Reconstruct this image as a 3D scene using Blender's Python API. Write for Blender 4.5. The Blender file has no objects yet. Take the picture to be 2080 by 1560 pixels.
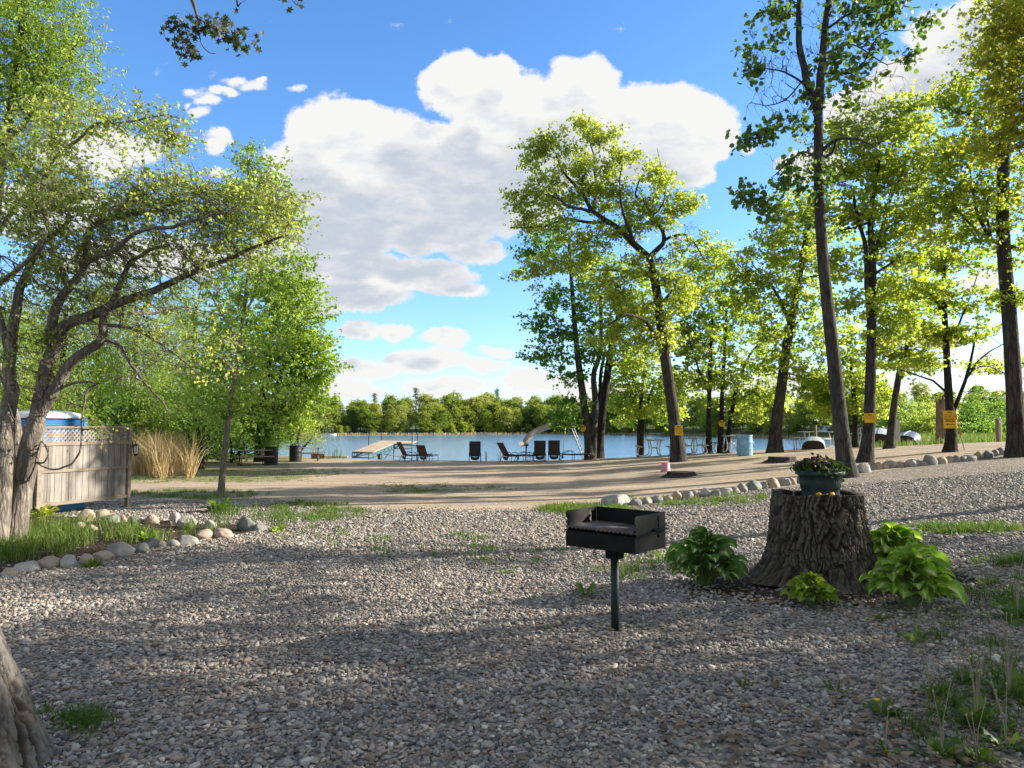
import bpy, math, random
import numpy as np
from mathutils import Vector, Matrix, Euler

random.seed(11)
rng = np.random.default_rng(11)
R = math.radians
SC = bpy.context.scene
COL = SC.collection

# ------------------------------------------------------------------ numpy noise
def _hash(i, j, k, seed):
    n = (i * 374761393 + j * 668265263 + k * 2147483647 + seed * 1274126177) & 0xFFFFFFFF
    n = ((n ^ (n >> 13)) * 1274126177) & 0xFFFFFFFF
    n = n ^ (n >> 16)
    return (n & 0xFFFFFF) / float(0xFFFFFF)

def vnoise(P, seed=0):
    P = np.asarray(P, float)
    I = np.floor(P).astype(np.int64)
    f = P - I
    f = f * f * (3 - 2 * f)
    out = 0
    for a in (0, 1):
        wx = f[..., 0] if a else 1 - f[..., 0]
        for b in (0, 1):
            wy = f[..., 1] if b else 1 - f[..., 1]
            for c in (0, 1):
                wz = f[..., 2] if c else 1 - f[..., 2]
                out = out + wx * wy * wz * _hash(I[..., 0] + a, I[..., 1] + b, I[..., 2] + c, seed)
    return out

def fbm(P, oct=4, seed=0):
    P = np.asarray(P, float)
    a, s, t = 1.0, 0.0, 0.0
    for o in range(oct):
        s = s + a * vnoise(P, seed + o)
        t += a
        a *= 0.5
        P = P * 2.03 + 7.1
    return s / t

def sstep(a, b, x):
    t = np.clip((x - a) / (b - a), 0, 1)
    return t * t * (3 - 2 * t)

# ------------------------------------------------------------------ the lie of the land
CAMZ = 1.57
def shore_y(u):
    return np.interp(u, [-3, -1, -.42, -.33, -.26, -.2, -.1, 0, .2, .33, .40, .48, .56, .7, 1.2],
                        [60, 52, 46, 42, 37, 35.5, 34.4, 33.8, 33.6, 34.5, 35.5, 40, 58, 80, 95])
def far_y(u):
    return np.interp(u, [-2, -.6, -.3, -.1, 0, .1, .2, .3, .4, .5, .7, 2],
                        [210, 215, 228, 250, 262, 262, 236, 190, 165, 150, 150, 160])
WATER = -1.2

def ground_z(X, Y):
    X = np.asarray(X, float); Y = np.asarray(Y, float)
    x = X - 2
    sp = 0.5 * (x + np.sqrt(x * x + 2.0))
    s = 1.9 * np.tanh(0.075 * sp / 1.9)
    g = 1 - 0.36 * sstep(24, 36, Y)
    z = s * g
    P = np.stack([X * .35, Y * .35, X * 0], -1)
    z = z + (fbm(P, 2, 3) - .5) * 0.05
    u = X / np.maximum(Y, 6.0)
    e = np.where(Y > 6, Y - shore_y(u), -10)
    z = z - 3.2 * sstep(-0.2, 9.0, e)
    f = np.where(Y > 6, Y - far_y(u), -50)
    rise = 0.9 * sstep(-5, 4, f) * 2.0 + np.clip(f, 0, 400) * 0.03
    z = np.where(f > -5, np.maximum(z, -3.0) + rise + sstep(-5, 4, f) * 0.6, z)
    return z

def gz(x, y):
    return float(ground_z(np.array([x]), np.array([y]))[0])

# ------------------------------------------------------------------ camera
F = 1500.0
PITCH = math.atan((866 - 780) / F)
cam_d = bpy.data.cameras.new('camera')
cam_d.sensor_width = 36
cam_d.lens = 36 * F / 2080
cam_d.clip_end = 3000
cam_d.clip_start = 0.05
cam = bpy.data.objects.new('camera', cam_d)
COL.objects.link(cam)
cam.location = (0, 0, CAMZ)
cam.rotation_euler = (math.pi / 2 + PITCH, 0, 0)
SC.camera = cam

def ray(px, py):
    a, b = (px - 1040) / F, -(py - 780) / F
    c, s = math.cos(PITCH), math.sin(PITCH)
    d = Vector((a, c - b * s, s + b * c))
    return d / d.y
def W(px, py, Y):
    d = ray(px, py)
    return Vector((d.x * Y, Y, CAMZ + d.z * Y))
def G(px, py, y0=2.0, y1=80.0):
    d = ray(px, py)
    Ys = np.linspace(y0, y1, 1600)
    dz = CAMZ + d.z * Ys - ground_z(d.x * Ys, Ys)
    idx = np.where(dz < 0)[0]
    i = idx[0] if len(idx) else len(Ys) - 1
    Y = Ys[i]
    return Vector((d.x * Y, Y, gz(d.x * Y, Y)))
def GY(px, Y):
    x = (px - 1040) / F * Y
    return Vector((x, Y, gz(x, Y)))

# ------------------------------------------------------------------ object helpers
def tag(o, label=None, cat=None, group=None, kind=None):
    if label: o['label'] = label
    if cat: o['category'] = cat
    if group: o['group'] = group
    if kind: o['kind'] = kind
    return o

def thing(name, label, cat, loc=(0, 0, 0), rz=0.0, group=None):
    o = bpy.data.objects.new(name, None)
    o.empty_display_size = 0.1
    COL.objects.link(o)
    o.location = loc
    o.rotation_euler = (0, 0, rz)
    return tag(o, label, cat, group)

def link_mesh(name, me, mat=None, parent=None, loc=None):
    o = bpy.data.objects.new(name, me)
    COL.objects.link(o)
    if mat is not None:
        me.materials.append(mat)
    if parent is not None:
        o.parent = parent
    if loc is not None:
        o.location = loc
    return o

def np_mesh(name, V, Fc, mat=None, parent=None, loc=None, smooth=False, attrs=None):
    V = np.asarray(V, np.float32); Fc = np.asarray(Fc, np.int32)
    me = bpy.data.meshes.new(name)
    n = Fc.shape[1]
    me.vertices.add(len(V)); me.vertices.foreach_set('co', V.ravel())
    me.loops.add(Fc.size); me.loops.foreach_set('vertex_index', Fc.ravel())
    me.polygons.add(len(Fc))
    me.polygons.foreach_set('loop_start', np.arange(0, Fc.size, n, dtype=np.int32))
    try:
        me.polygons.foreach_set('loop_total', np.full(len(Fc), n, np.int32))
    except Exception:
        pass
    me.polygons.foreach_set('use_smooth', np.full(len(Fc), bool(smooth)))
    for k, a in (attrs or {}).items():
        at = me.attributes.new(k, 'FLOAT', 'POINT')
        at.data.foreach_set('value', np.asarray(a, np.float32))
    me.update(calc_edges=True)
    return link_mesh(name, me, mat, parent, loc)

def dup(root, loc, rz=None, label=None, group=None, scale=None):
    def cp(o, par):
        c = o.copy()
        COL.objects.link(c)
        if par is not None:
            c.parent = par
        for ch in [x for x in o.children]:
            cp(ch, c)
        return c
    r = cp(root, None)
    r.location = loc
    if rz is not None: r.rotation_euler = (0, 0, rz)
    if scale is not None: r.scale = scale if hasattr(scale, '__len__') else (scale,) * 3
    if label: r['label'] = label
    if group: r['group'] = group
    return r

class MB:
    """collects shapes into one mesh"""
    def __init__(s):
        s.v = []; s.f = []; s.sm = []
    def add(s, verts, faces, smooth=False):
        b = len(s.v)
        s.v.extend([tuple(p) for p in verts])
        for f in faces:
            s.f.append([i + b for i in f]); s.sm.append(smooth)
        return s
    def box(s, c, size, rot=None, bev=0.0):
        x, y, z = [q / 2 for q in size]
        M = Euler(rot).to_matrix() if rot else Matrix.Identity(3)
        c = Vector(c)
        b = min(bev, x * .9, y * .9, z * .9)
        if b <= 0:
            vs = [(i * x, j * y, k * z) for i in (-1, 1) for j in (-1, 1) for k in (-1, 1)]
            fs = [(0, 1, 3, 2), (4, 6, 7, 5), (0, 4, 5, 1), (2, 3, 7, 6), (0, 2, 6, 4), (1, 5, 7, 3)]
        else:
            vs = []; ix = {}
            for i in (-1, 1):
                for j in (-1, 1):
                    for k in (-1, 1):
                        for a in range(3):
                            p = [i * (x - b), j * (y - b), k * (z - b)]
                            p[a] += (i, j, k)[a] * b
                            ix[(i, j, k, a)] = len(vs); vs.append(tuple(p))
            fs = []
            for a in range(3):
                o = [q for q in range(3) if q != a]
                for sgn in (-1, 1):
                    loop = []
                    for (p, q) in ((-1, -1), (1, -1), (1, 1), (-1, 1)):
                        t = [0, 0, 0]; t[a] = sgn; t[o[0]] = p; t[o[1]] = q
                        loop.append(ix[(t[0], t[1], t[2], a)])
                    fs.append(loop)
            for a in range(3):
                o = [q for q in range(3) if q != a]
                for p in (-1, 1):
                    for q in (-1, 1):
                        t0 = [0, 0, 0]; t1 = [0, 0, 0]
                        t0[a] = -1; t1[a] = 1
                        for t in (t0, t1): t[o[0]] = p; t[o[1]] = q
                        fs.append([ix[(*t0, o[0])], ix[(*t1, o[0])], ix[(*t1, o[1])], ix[(*t0, o[1])]])
            for i in (-1, 1):
                for j in (-1, 1):
                    for k in (-1, 1):
                        fs.append([ix[(i, j, k, a)] for a in range(3)])
        return s.add([c + M @ Vector(p) for p in vs], fs)
    def tube(s, pts, r, n=8, cap=True, smooth=True):
        pts = [Vector(p) for p in pts]
        rs = r if hasattr(r, '__len__') else [r] * len(pts)
        vs = []; fs = []
        up = Vector((0, 0, 1))
        prev = None
        for i, p in enumerate(pts):
            t = (pts[min(i + 1, len(pts) - 1)] - pts[max(i - 1, 0)]).normalized()
            if prev is None:
                a = t.cross(up if abs(t.z) < .9 else Vector((1, 0, 0))).normalized()
            else:
                a = (prev - t * prev.dot(t)).normalized()
            prev = a
            b = t.cross(a)
            for k in range(n):
                an = 2 * math.pi * k / n
                vs.append(p + (a * math.cos(an) + b * math.sin(an)) * rs[i])
        for i in range(len(pts) - 1):
            for k in range(n):
                fs.append((i * n + k, i * n + (k + 1) % n, (i + 1) * n + (k + 1) % n, (i + 1) * n + k))
        if cap:
            fs.append(tuple(range(n - 1, -1, -1)))
            fs.append(tuple(range((len(pts) - 1) * n, len(pts) * n)))
        return s.add(vs, fs, smooth)
    def lathe(s, prof, n=32, c=(0, 0, 0), smooth=True, wob=None):
        vs = []; fs = []
        for (r, z) in prof:
            for k in range(n):
                a = 2 * math.pi * k / n
                rr = r * (1 + (wob(a, z) if wob else 0))
                vs.append((c[0] + rr * math.cos(a), c[1] + rr * math.sin(a), c[2] + z))
        for i in range(len(prof) - 1):
            for k in range(n):
                fs.append((i * n + k, i * n + (k + 1) % n, (i + 1) * n + (k + 1) % n, (i + 1) * n + k))
        return s.add(vs, fs, smooth)
    def disc(s, r, z, n=32, c=(0, 0, 0), flip=False):
        vs = [(c[0] + r * math.cos(2 * math.pi * k / n), c[1] + r * math.sin(2 * math.pi * k / n), c[2] + z) for k in range(n)]
        return s.add(vs, [tuple(range(n))[::-1] if flip else tuple(range(n))])
    def prism(s, outline, z0, z1, M=None):
        n = len(outline)
        vs = [Vector((x, y, z0)) for x, y in outline] + [Vector((x, y, z1)) for x, y in outline]
        if M is not None: vs = [M @ v for v in vs]
        fs = [tuple(range(n))[::-1], tuple(range(n, 2 * n))]
        for k in range(n):
            fs.append((k, (k + 1) % n, n + (k + 1) % n, n + k))
        return s.add(vs, fs)
    def build(s, name, mat, parent=None, loc=None):
        me = bpy.data.meshes.new(name)
        me.from_pydata(s.v, [], s.f)
        me.polygons.foreach_set('use_smooth', s.sm)
        me.update()
        return link_mesh(name, me, mat, parent, loc)

def catmull(pts, k=6):
    pts = [Vector(p) for p in pts]
    if len(pts) < 3:
        a, b = pts[0], pts[-1]
        return [a.lerp(b, t / k) for t in range(k + 1)]
    P = [pts[0] * 2 - pts[1]] + pts + [pts[-1] * 2 - pts[-2]]
    out = []
    for i in range(1, len(P) - 2):
        for j in range(k):
            t = j / k
            a, b, c, d = P[i - 1], P[i], P[i + 1], P[i + 2]
            out.append(0.5 * ((2 * b) + (c - a) * t + (2 * a - 5 * b + 4 * c - d) * t * t + (3 * b - a - 3 * c + d) * t ** 3))
    out.append(pts[-1])
    return out

# ------------------------------------------------------------------ materials
def mat_new(name):
    m = bpy.data.materials.new(name)
    m.use_nodes = True
    m.node_tree.nodes.clear()
    return m, m.node_tree
def nd(nt, typ, ins=None, **at):
    n = nt.nodes.new(typ)
    for k, v in at.items():
        setattr(n, k, v)
    for k, v in (ins or {}).items():
        sk = n.inputs[k]
        if isinstance(v, bpy.types.NodeSocket):
            nt.links.new(v, sk)
        else:
            sk.default_value = v
    return n
def rgba(c):
    return (c[0], c[1], c[2], 1.0)
def ramp(nt, fac, stops, interp='LINEAR'):
    n = nt.nodes.new('ShaderNodeValToRGB')
    cr = n.color_ramp
    cr.interpolation = interp
    while len(cr.elements) < len(stops):
        cr.elements.new(0.5)
    for e, (p, c) in zip(cr.elements, stops):
        e.position = p
        e.color = rgba(c) if hasattr(c, '__len__') else (c, c, c, 1)
    nt.links.new(fac, n.inputs[0])
    return n.outputs[0]
def mathn(nt, op, a, b=None, c=None, clamp=False):
    n = nt.nodes.new('ShaderNodeMath'); n.operation = op; n.use_clamp = clamp
    for i, v in enumerate((a, b, c)):
        if v is None: continue
        if isinstance(v, bpy.types.NodeSocket): nt.links.new(v, n.inputs[i])
        else: n.inputs[i].default_value = v
    return n.outputs[0]
def mixc(nt, fac, a, b, typ='MIX'):
    n = nt.nodes.new('ShaderNodeMix'); n.data_type = 'RGBA'; n.blend_type = typ
    for sk, v in ((n.inputs[0], fac), (n.inputs[6], a), (n.inputs[7], b)):
        if isinstance(v, bpy.types.NodeSocket): nt.links.new(v, sk)
        else: sk.default_value = rgba(v) if hasattr(v, '__len__') else v
    return n.outputs[2]
def noise(nt, vec, scale, detail=5, rough=.55, dist=0.0):
    return nd(nt, 'ShaderNodeTexNoise', {'Vector': vec, 'Scale': scale, 'Detail': detail, 'Roughness': rough, 'Distortion': dist}).outputs['Fac']
def scaled(nt, vec, s, rot=(0, 0, 0)):
    n = nd(nt, 'ShaderNodeMapping', {'Vector': vec, 'Scale': s, 'Rotation': rot})
    return n.outputs[0]
def out_surf(nt, sock):
    o = nt.nodes.new('ShaderNodeOutputMaterial')
    nt.links.new(sock, o.inputs['Surface'])

def pmat(name, stops, scale=6, stretch=(1, 1, 1), rough=.8, bump=.3, bscale=None, bdist=.01, detail=6, metallic=0.0, spec=.3, coord='Object'):
    m, nt = mat_new(name)
    tc = nd(nt, 'ShaderNodeTexCoord').outputs[coord]
    v = scaled(nt, tc, stretch)
    f = noise(nt, v, scale, detail)
    col = ramp(nt, f, stops)
    b = nd(nt, 'ShaderNodeBsdfPrincipled', {'Base Color': col, 'Metallic': metallic, 'Specular IOR Level': spec})
    f2 = noise(nt, v, bscale or scale * 3, 8)
    b.inputs['Roughness'].default_value = rough
    nt.links.new(mathn(nt, 'MULTIPLY_ADD', f2, .25, rough - .12, clamp=True), b.inputs['Roughness'])
    if bump:
        bp = nd(nt, 'ShaderNodeBump', {'Height': f2, 'Strength': bump, 'Distance': bdist})
        nt.links.new(bp.outputs[0], b.inputs['Normal'])
    out_surf(nt, b.outputs[0])
    return m

def leafmat(name, stops, trans, tfac=.5, rough=.5, spec=.3):
    m, nt = mat_new(name)
    v = nd(nt, 'ShaderNodeAttribute', attribute_name='v').outputs['Fac']
    col = ramp(nt, v, stops)
    d = nd(nt, 'ShaderNodeBsdfPrincipled', {'Base Color': col, 'Roughness': rough, 'Specular IOR Level': spec})
    tcol = mixc(nt, 1.0, col, trans, 'MULTIPLY')
    t = nd(nt, 'ShaderNodeBsdfTranslucent', {'Color': tcol})
    mx = nd(nt, 'ShaderNodeMixShader', {0: tfac, 1: d.outputs[0], 2: t.outputs[0]})
    out_surf(nt, mx.outputs[0])
    return m

def barkmat(name, dark, light, scale=14, bump=.8, bdist=.03):
    m, nt = mat_new(name)
    tc = nd(nt, 'ShaderNodeTexCoord').outputs['Object']
    v = scaled(nt, tc, (1, 1, .16))
    w = nd(nt, 'ShaderNodeTexNoise', {'Vector': tc, 'Scale': 3.0, 'Detail': 3})
    v2 = nd(nt, 'ShaderNodeVectorMath', {0: v, 1: scaled(nt, w.outputs['Color'], (.06, .06, .06))}, operation='ADD').outputs[0]
    na = noise(nt, v2, scale * .62, 2, .5)
    nb = noise(nt, v2, scale * 1.5, 2, .5)
    ra = ramp(nt, mathn(nt, 'ABSOLUTE', mathn(nt, 'MULTIPLY_ADD', na, 2.0, -1.0)), [(0, 0.0), (.22, 1.0)])
    rb_ = ramp(nt, mathn(nt, 'ABSOLUTE', mathn(nt, 'MULTIPLY_ADD', nb, 2.0, -1.0)), [(0, .45), (.2, 1.0)])
    fine = noise(nt, v, scale * 4, 6)
    ridge = mathn(nt, 'MULTIPLY_ADD', fine, .4, mathn(nt, 'MULTIPLY', mathn(nt, 'MULTIPLY', ra, rb_), .7))
    big = noise(nt, tc, 1.6, 4)
    fac = mathn(nt, 'MULTIPLY_ADD', big, .5, mathn(nt, 'MULTIPLY', ridge, .55))
    col = ramp(nt, fac, [(.25, dark), (.85, light)])
    b = nd(nt, 'ShaderNodeBsdfPrincipled', {'Base Color': col, 'Roughness': .9, 'Specular IOR Level': .15})
    bp = nd(nt, 'ShaderNodeBump', {'Height': ridge, 'Strength': bump, 'Distance': bdist})
    nt.links.new(bp.outputs[0], b.inputs['Normal'])
    out_surf(nt, b.outputs[0])
    return m

def GB(px, py):
    q = G(px, py)
    u = (px - 1040) / F
    return GY(px, min(q.y, float(shore_y(u)) - 1.0))

def plain(name, c, rough=.5, metallic=0.0, var=.15, bump=.05, scale=20, spec=.4):
    lo = tuple(x * (1 - var) for x in c); hi = tuple(min(1, x * (1 + var)) for x in c)
    return pmat(name, [(.3, lo), (.7, hi)], scale=scale, rough=rough, bump=bump, metallic=metallic, spec=spec, bdist=.003)
# ------------------------------------------------------------------ sun, sky and clouds
SUN_EL = R(23)
SUN_DIR = Vector((math.cos(SUN_EL) * .98, math.cos(SUN_EL) * .2, math.sin(SUN_EL)))
sun_d = bpy.data.lights.new('sun', 'SUN')
sun_d.energy = 5.0
sun_d.angle = R(.55)
sun_d.color = (1.0, .93, .82)
sun = bpy.data.objects.new('sun', sun_d)
COL.objects.link(sun)
sun.location = (20, 5, 30)
sun.rotation_euler = SUN_DIR.to_track_quat('Z', 'Y').to_euler()

world = bpy.data.worlds.new('World')
SC.world = world
world.use_nodes = True
wt = world.node_tree
wt.nodes.clear()
sky = nd(wt, 'ShaderNodeTexSky', sky_type='NISHITA', sun_disc=False, sun_elevation=SUN_EL,
         sun_rotation=math.atan2(SUN_DIR.x, SUN_DIR.y), altitude=200, air_density=1.0, dust_density=.35, ozone_density=3.0)
hs = nd(wt, 'ShaderNodeHueSaturation', {'Color': sky.outputs[0], 'Saturation': 1.2, 'Value': 1.0})
tc = nd(wt, 'ShaderNodeTexCoord').outputs['Generated']
sep = nd(wt, 'ShaderNodeSeparateXYZ', {0: tc})
yy = mathn(wt, 'MAXIMUM', mathn(wt, 'ABSOLUTE', sep.outputs[1]), .08)
cu = mathn(wt, 'DIVIDE', sep.outputs[0], yy)
cv = mathn(wt, 'DIVIDE', sep.outputs[2], yy)
P0 = nd(wt, 'ShaderNodeCombineXYZ', {0: cu, 1: cv, 2: 0.0}).outputs[0]

BLOBS = [  # bearing and height of every puff, as slopes read off the sky
 (930,170,95,70),(1010,170,70,58),(1190,175,92,78),(1290,232,130,85),(1390,235,110,75),(1430,272,75,72),
 (1200,270,210,110),(1050,240,160,95),(1330,310,170,80),(1400,345,70,48),(1130,330,150,70),
 (700,255,130,78),(640,265,75,68),(610,335,80,70),(780,310,170,100),(900,340,180,100),(750,410,210,90),(960,420,170,80),
 (1060,370,130,80),(600,400,80,60),
 (690,480,150,52),(880,475,150,48),(965,515,88,32),(640,430,90,60),(700,545,150,46),(850,560,140,42),(935,592,78,24),
 (720,605,120,38),(640,610,90,45),(560,520,90,60),
 (730,670,75,24),(805,674,58,22),(905,690,72,32),(870,732,125,26),(1005,711,54,16),(735,748,90,30),(900,782,110,24),
 (1090,770,140,36),(690,790,120,26),(980,740,70,20),(1230,800,160,26),
 (385,190,26,18),(415,205,30,14),(400,232,32,16),(378,214,16,12),(455,182,26,9),(480,164,24,14),(510,177,30,16),(530,168,14,10),(470,190,20,9),(450,284,20,26),(440,306,22,18),(470,298,12,16),(440,356,24,14),(1512,302,28,32),(600,182,28,12),(560,310,22,14),
 (1970,80,150,95),(1860,165,110,70),(2060,40,130,100),(1760,240,100,70),(1650,330,90,45),(2150,-60,160,120),
 (2010,570,110,34),(1880,690,150,30),(1500,770,190,30),(1750,790,200,30),(2100,740,150,40),(200,300,150,60),(60,420,160,70),(300,520,200,50),
]
def cloud_field(vec):
    acc = None
    for (bx, by, rx, ry) in BLOBS:
        d = ray(bx, by)
        e = 1.25 if rx > 36 else 1.9
        su, sv = F / (rx * e), F / (ry * e)
        mp = nd(wt, 'ShaderNodeMapping', {'Vector': vec, 'Location': (-d.x * su, -d.z * sv, 0), 'Scale': (su, sv, 1)})
        g = nd(wt, 'ShaderNodeTexGradient', {'Vector': mp.outputs[0]}, gradient_type='SPHERICAL').outputs['Fac']
        if rx < 37: g = mathn(wt, 'MULTIPLY', g, .45)
        elif ry < 37: g = mathn(wt, 'MULTIPLY', g, .72)
        acc = g if acc is None else mathn(wt, 'SMOOTH_MAX', acc, g, .12)
    return acc
def warp(vec, sc, amp, det=4):
    n = nd(wt, 'ShaderNodeTexNoise', {'Vector': vec, 'Scale': sc, 'Detail': det, 'Roughness': .6})
    c = nd(wt, 'ShaderNodeVectorMath', {0: n.outputs['Color'], 1: (.5, .5, .5)}, operation='SUBTRACT').outputs[0]
    c = nd(wt, 'ShaderNodeVectorMath', {0: c, 1: (amp, amp * .8, 0)}, operation='MULTIPLY').outputs[0]
    return nd(wt, 'ShaderNodeVectorMath', {0: vec, 1: c}, operation='ADD').outputs[0]
def full_field(vec, smooth=False):
    w = warp(warp(vec, 8.0, .06, 5), 30.0, .022, 5)
    f = cloud_field(w)
    n1 = noise(wt, scaled(wt, vec, (1, 1.35, 1)), 15, 10, .68)
    if smooth:
        return mathn(wt, 'ADD', f, mathn(wt, 'MULTIPLY', mathn(wt, 'SUBTRACT', noise(wt, scaled(wt, vec, (1, 1.8, 1)), 7, 4, .5), .5), .25))
    vo = nd(wt, 'ShaderNodeTexVoronoi', {'Vector': w, 'Scale': 22.0, 'Smoothness': .6}, feature='SMOOTH_F1').outputs['Distance']
    f = mathn(wt, 'ADD', f, mathn(wt, 'MULTIPLY', mathn(wt, 'SUBTRACT', n1, .5), .70))
    return mathn(wt, 'ADD', f, mathn(wt, 'MULTIPLY', mathn(wt, 'SUBTRACT', .42, vo), .26))
C1 = full_field(P0)
def sunward(du, dv):
    o_ = nd(wt, 'ShaderNodeVectorMath', {0: P0, 1: (du, dv, 0)}, operation='ADD').outputs[0]
    return nd(wt, 'ShaderNodeMapRange', {'Value': full_field(o_, True), 'From Min': .05, 'From Max': .62}, interpolation_type='SMOOTHSTEP').outputs[0]
occ = mathn(wt, 'MULTIPLY_ADD', sunward(.022, .040), .5, mathn(wt, 'MULTIPLY', sunward(.055, .100), .5))
alpha = nd(wt, 'ShaderNodeMapRange', {'Value': C1, 'From Min': .20, 'From Max': .35}, interpolation_type='SMOOTHSTEP').outputs[0]
wisp = noise(wt, scaled(wt, P0, (1, 2.6, 1)), 5.0, 9, .66)
low = nd(wt, 'ShaderNodeMapRange', {'Value': cv, 'From Min': .20, 'From Max': .0, 'To Min': 0.0, 'To Max': .55}).outputs[0]
wal = nd(wt, 'ShaderNodeMapRange', {'Value': mathn(wt, 'ADD', wisp, mathn(wt, 'MULTIPLY', low, .35)), 'From Min': .56, 'From Max': .82, 'To Max': .75}, interpolation_type='SMOOTHSTEP').outputs[0]
thick = nd(wt, 'ShaderNodeMapRange', {'Value': C1, 'From Min': .20, 'From Max': .60, 'To Min': .22, 'To Max': 0.0}).outputs[0]
lit = mathn(wt, 'MULTIPLY_ADD', occ, -.47, .98)
puff = mathn(wt, 'MULTIPLY', mathn(wt, 'SUBTRACT', noise(wt, scaled(wt, warp(P0, 14.0, .03, 3), (1, 2.3, 1)), 17, 7, .62), .5), .62)
lit2 = mathn(wt, 'ADD', mathn(wt, 'ADD', lit, thick), puff, clamp=True)
ccol = ramp(wt, lit2, [(.15, (1.55, 1.76, 2.1)), (.5, (1.95, 2.13, 2.42)), (.8, (3.05, 3.05, 3.02))])
skyc = mixc(wt, 1.0, hs.outputs[0], ramp(wt, cv, [(0.0, (.72, .77, .90)), (.22, (.93, .92, 1.0)), (.45, (.99, .93, .99))]), 'MULTIPLY')
front = nd(wt, 'ShaderNodeMapRange', {'Value': sep.outputs[1], 'From Min': .05, 'From Max': .15}).outputs[0]
alpha = mathn(wt, 'MULTIPLY', alpha, front)
pale = mixc(wt, mathn(wt, 'MULTIPLY', wal, mathn(wt, 'MULTIPLY', low, 1.6, clamp=True)), skyc, (2.1, 2.45, 2.9))
gn = noise(wt, tc, 2.6, 7, .58)
fill_mask = mathn(wt, 'MAXIMUM', mathn(wt, 'SUBTRACT', 1.0, front), nd(wt, 'ShaderNodeMapRange', {'Value': cv, 'From Min': .78, 'From Max': 1.1}).outputs[0])  # unseen clouds behind and overhead, added as neutral fill light
ga = mathn(wt, 'MULTIPLY', nd(wt, 'ShaderNodeMapRange', {'Value': gn, 'From Min': .40, 'From Max': .56}, interpolation_type='SMOOTHSTEP').outputs[0], fill_mask)
fin = mixc(wt, alpha, pale, ccol)
fin = mixc(wt, ga, fin, ramp(wt, gn, [(.42, (2.5, 2.45, 2.35)), (.75, (1.9, 1.95, 2.05))]))
bg = nd(wt, 'ShaderNodeBackground', {'Color': fin, 'Strength': .12})
wo = wt.nodes.new('ShaderNodeOutputWorld')
wt.links.new(bg.outputs[0], wo.inputs[0])
world.cycles.sampling_method = 'MANUAL'
world.cycles.sample_map_resolution = 512

SC.view_settings.view_transform = 'Standard'
SC.view_settings.look = 'None'
SC.view_settings.exposure = 1.35
SC.view_settings.gamma = 1.0
cy = SC.cycles
cy.max_bounces = 8
cy.diffuse_bounces = 5
cy.glossy_bounces = 3
cy.transmission_bounces = 4
cy.transparent_max_bounces = 8
cy.caustics_reflective = False
cy.caustics_refractive = False
cy.sample_clamp_indirect = 6
cy.use_adaptive_sampling = True
cy.adaptive_threshold = 0.015
cy.use_denoising = True
try:
    cy.denoiser = 'OPENIMAGEDENOISE'
    cy.denoising_prefilter = 'ACCURATE'
except Exception:
    pass
# ------------------------------------------------------------------ ground zones
def Gv(px, py):
    px = np.asarray(px, float); py = np.asarray(py, float)
    a, b = (px - 1040) / F, -(py - 780) / F
    c, s = math.cos(PITCH), math.sin(PITCH)
    dx, dz = a / (c - b * s), (s + b * c) / (c - b * s)
    Y = CAMZ / np.maximum(-dz, .01)
    for _ in range(25):
        Y = .5 * Y + .5 * (CAMZ - ground_z(dx * Y, Y)) / np.maximum(-dz, .01)
        Y = np.clip(Y, 1, 70)
    return dx * Y, Y
def yb(X):
    return np.interp(X, [-60, -30, -8.8, -6.7, -5.1, -3.1, 0, 1.7, 2.1, 5.1, 6.8, 9.2, 13.7, 25, 60],
                        [17, 17, 17.2, 17, 16, 14, 13.6, 14.4, 15.1, 16.6, 17.1, 18.1, 20.6, 26, 40])
def sdpoly(X, Y, poly):
    poly = np.asarray(poly, float)
    d = np.full(X.shape, 1e9); ins = np.zeros(X.shape, bool)
    n = len(poly)
    for i in range(n):
        a, b = poly[i], poly[(i + 1) % n]
        ex, ey = b - a
        t = np.clip(((X - a[0]) * ex + (Y - a[1]) * ey) / (ex * ex + ey * ey + 1e-9), 0, 1)
        d = np.minimum(d, np.hypot(X - a[0] - t * ex, Y - a[1] - t * ey))
        c = ((a[1] > Y) != (b[1] > Y)) & (X < ex * (Y - a[1]) / (ey + 1e-12) + a[0])
        ins ^= c
    return np.where(ins, -d, d)
bx_, by_ = Gv([-160, 0, 90, 168, 234, 323, 373, 443, 520, 495, 423, 373, 270, 170, 100, 0, -160],
              [1178, 1166, 1148, 1139, 1124, 1111, 1102, 1093, 1078, 1064, 1066, 1058, 1056, 1053, 1048, 1043, 1040])
BED = np.stack([bx_, by_], -1)
STUMP = Vector((2.95, 7.2, 0)); STUMP.z = gz(STUMP.x, STUMP.y)
def mulch_d(X, Y):
    return np.hypot((X - STUMP.x) / 1.35, (Y - STUMP.y + .15) / .95) - 1
GRASS_E = [(860, 995, 110, 9), (470, 966, 190, 15), (630, 1040, 130, 26), (1190, 1038, 110, 14), (1420, 1022, 150, 12),
           (1980, 1076, 150, 12), (2050, 1143, 70, 12), (2050, 1380, 50, 90), (400, 1000, 150, 14), (180, 1460, 80, 30), (2050, 1210, 70, 40)]
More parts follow.
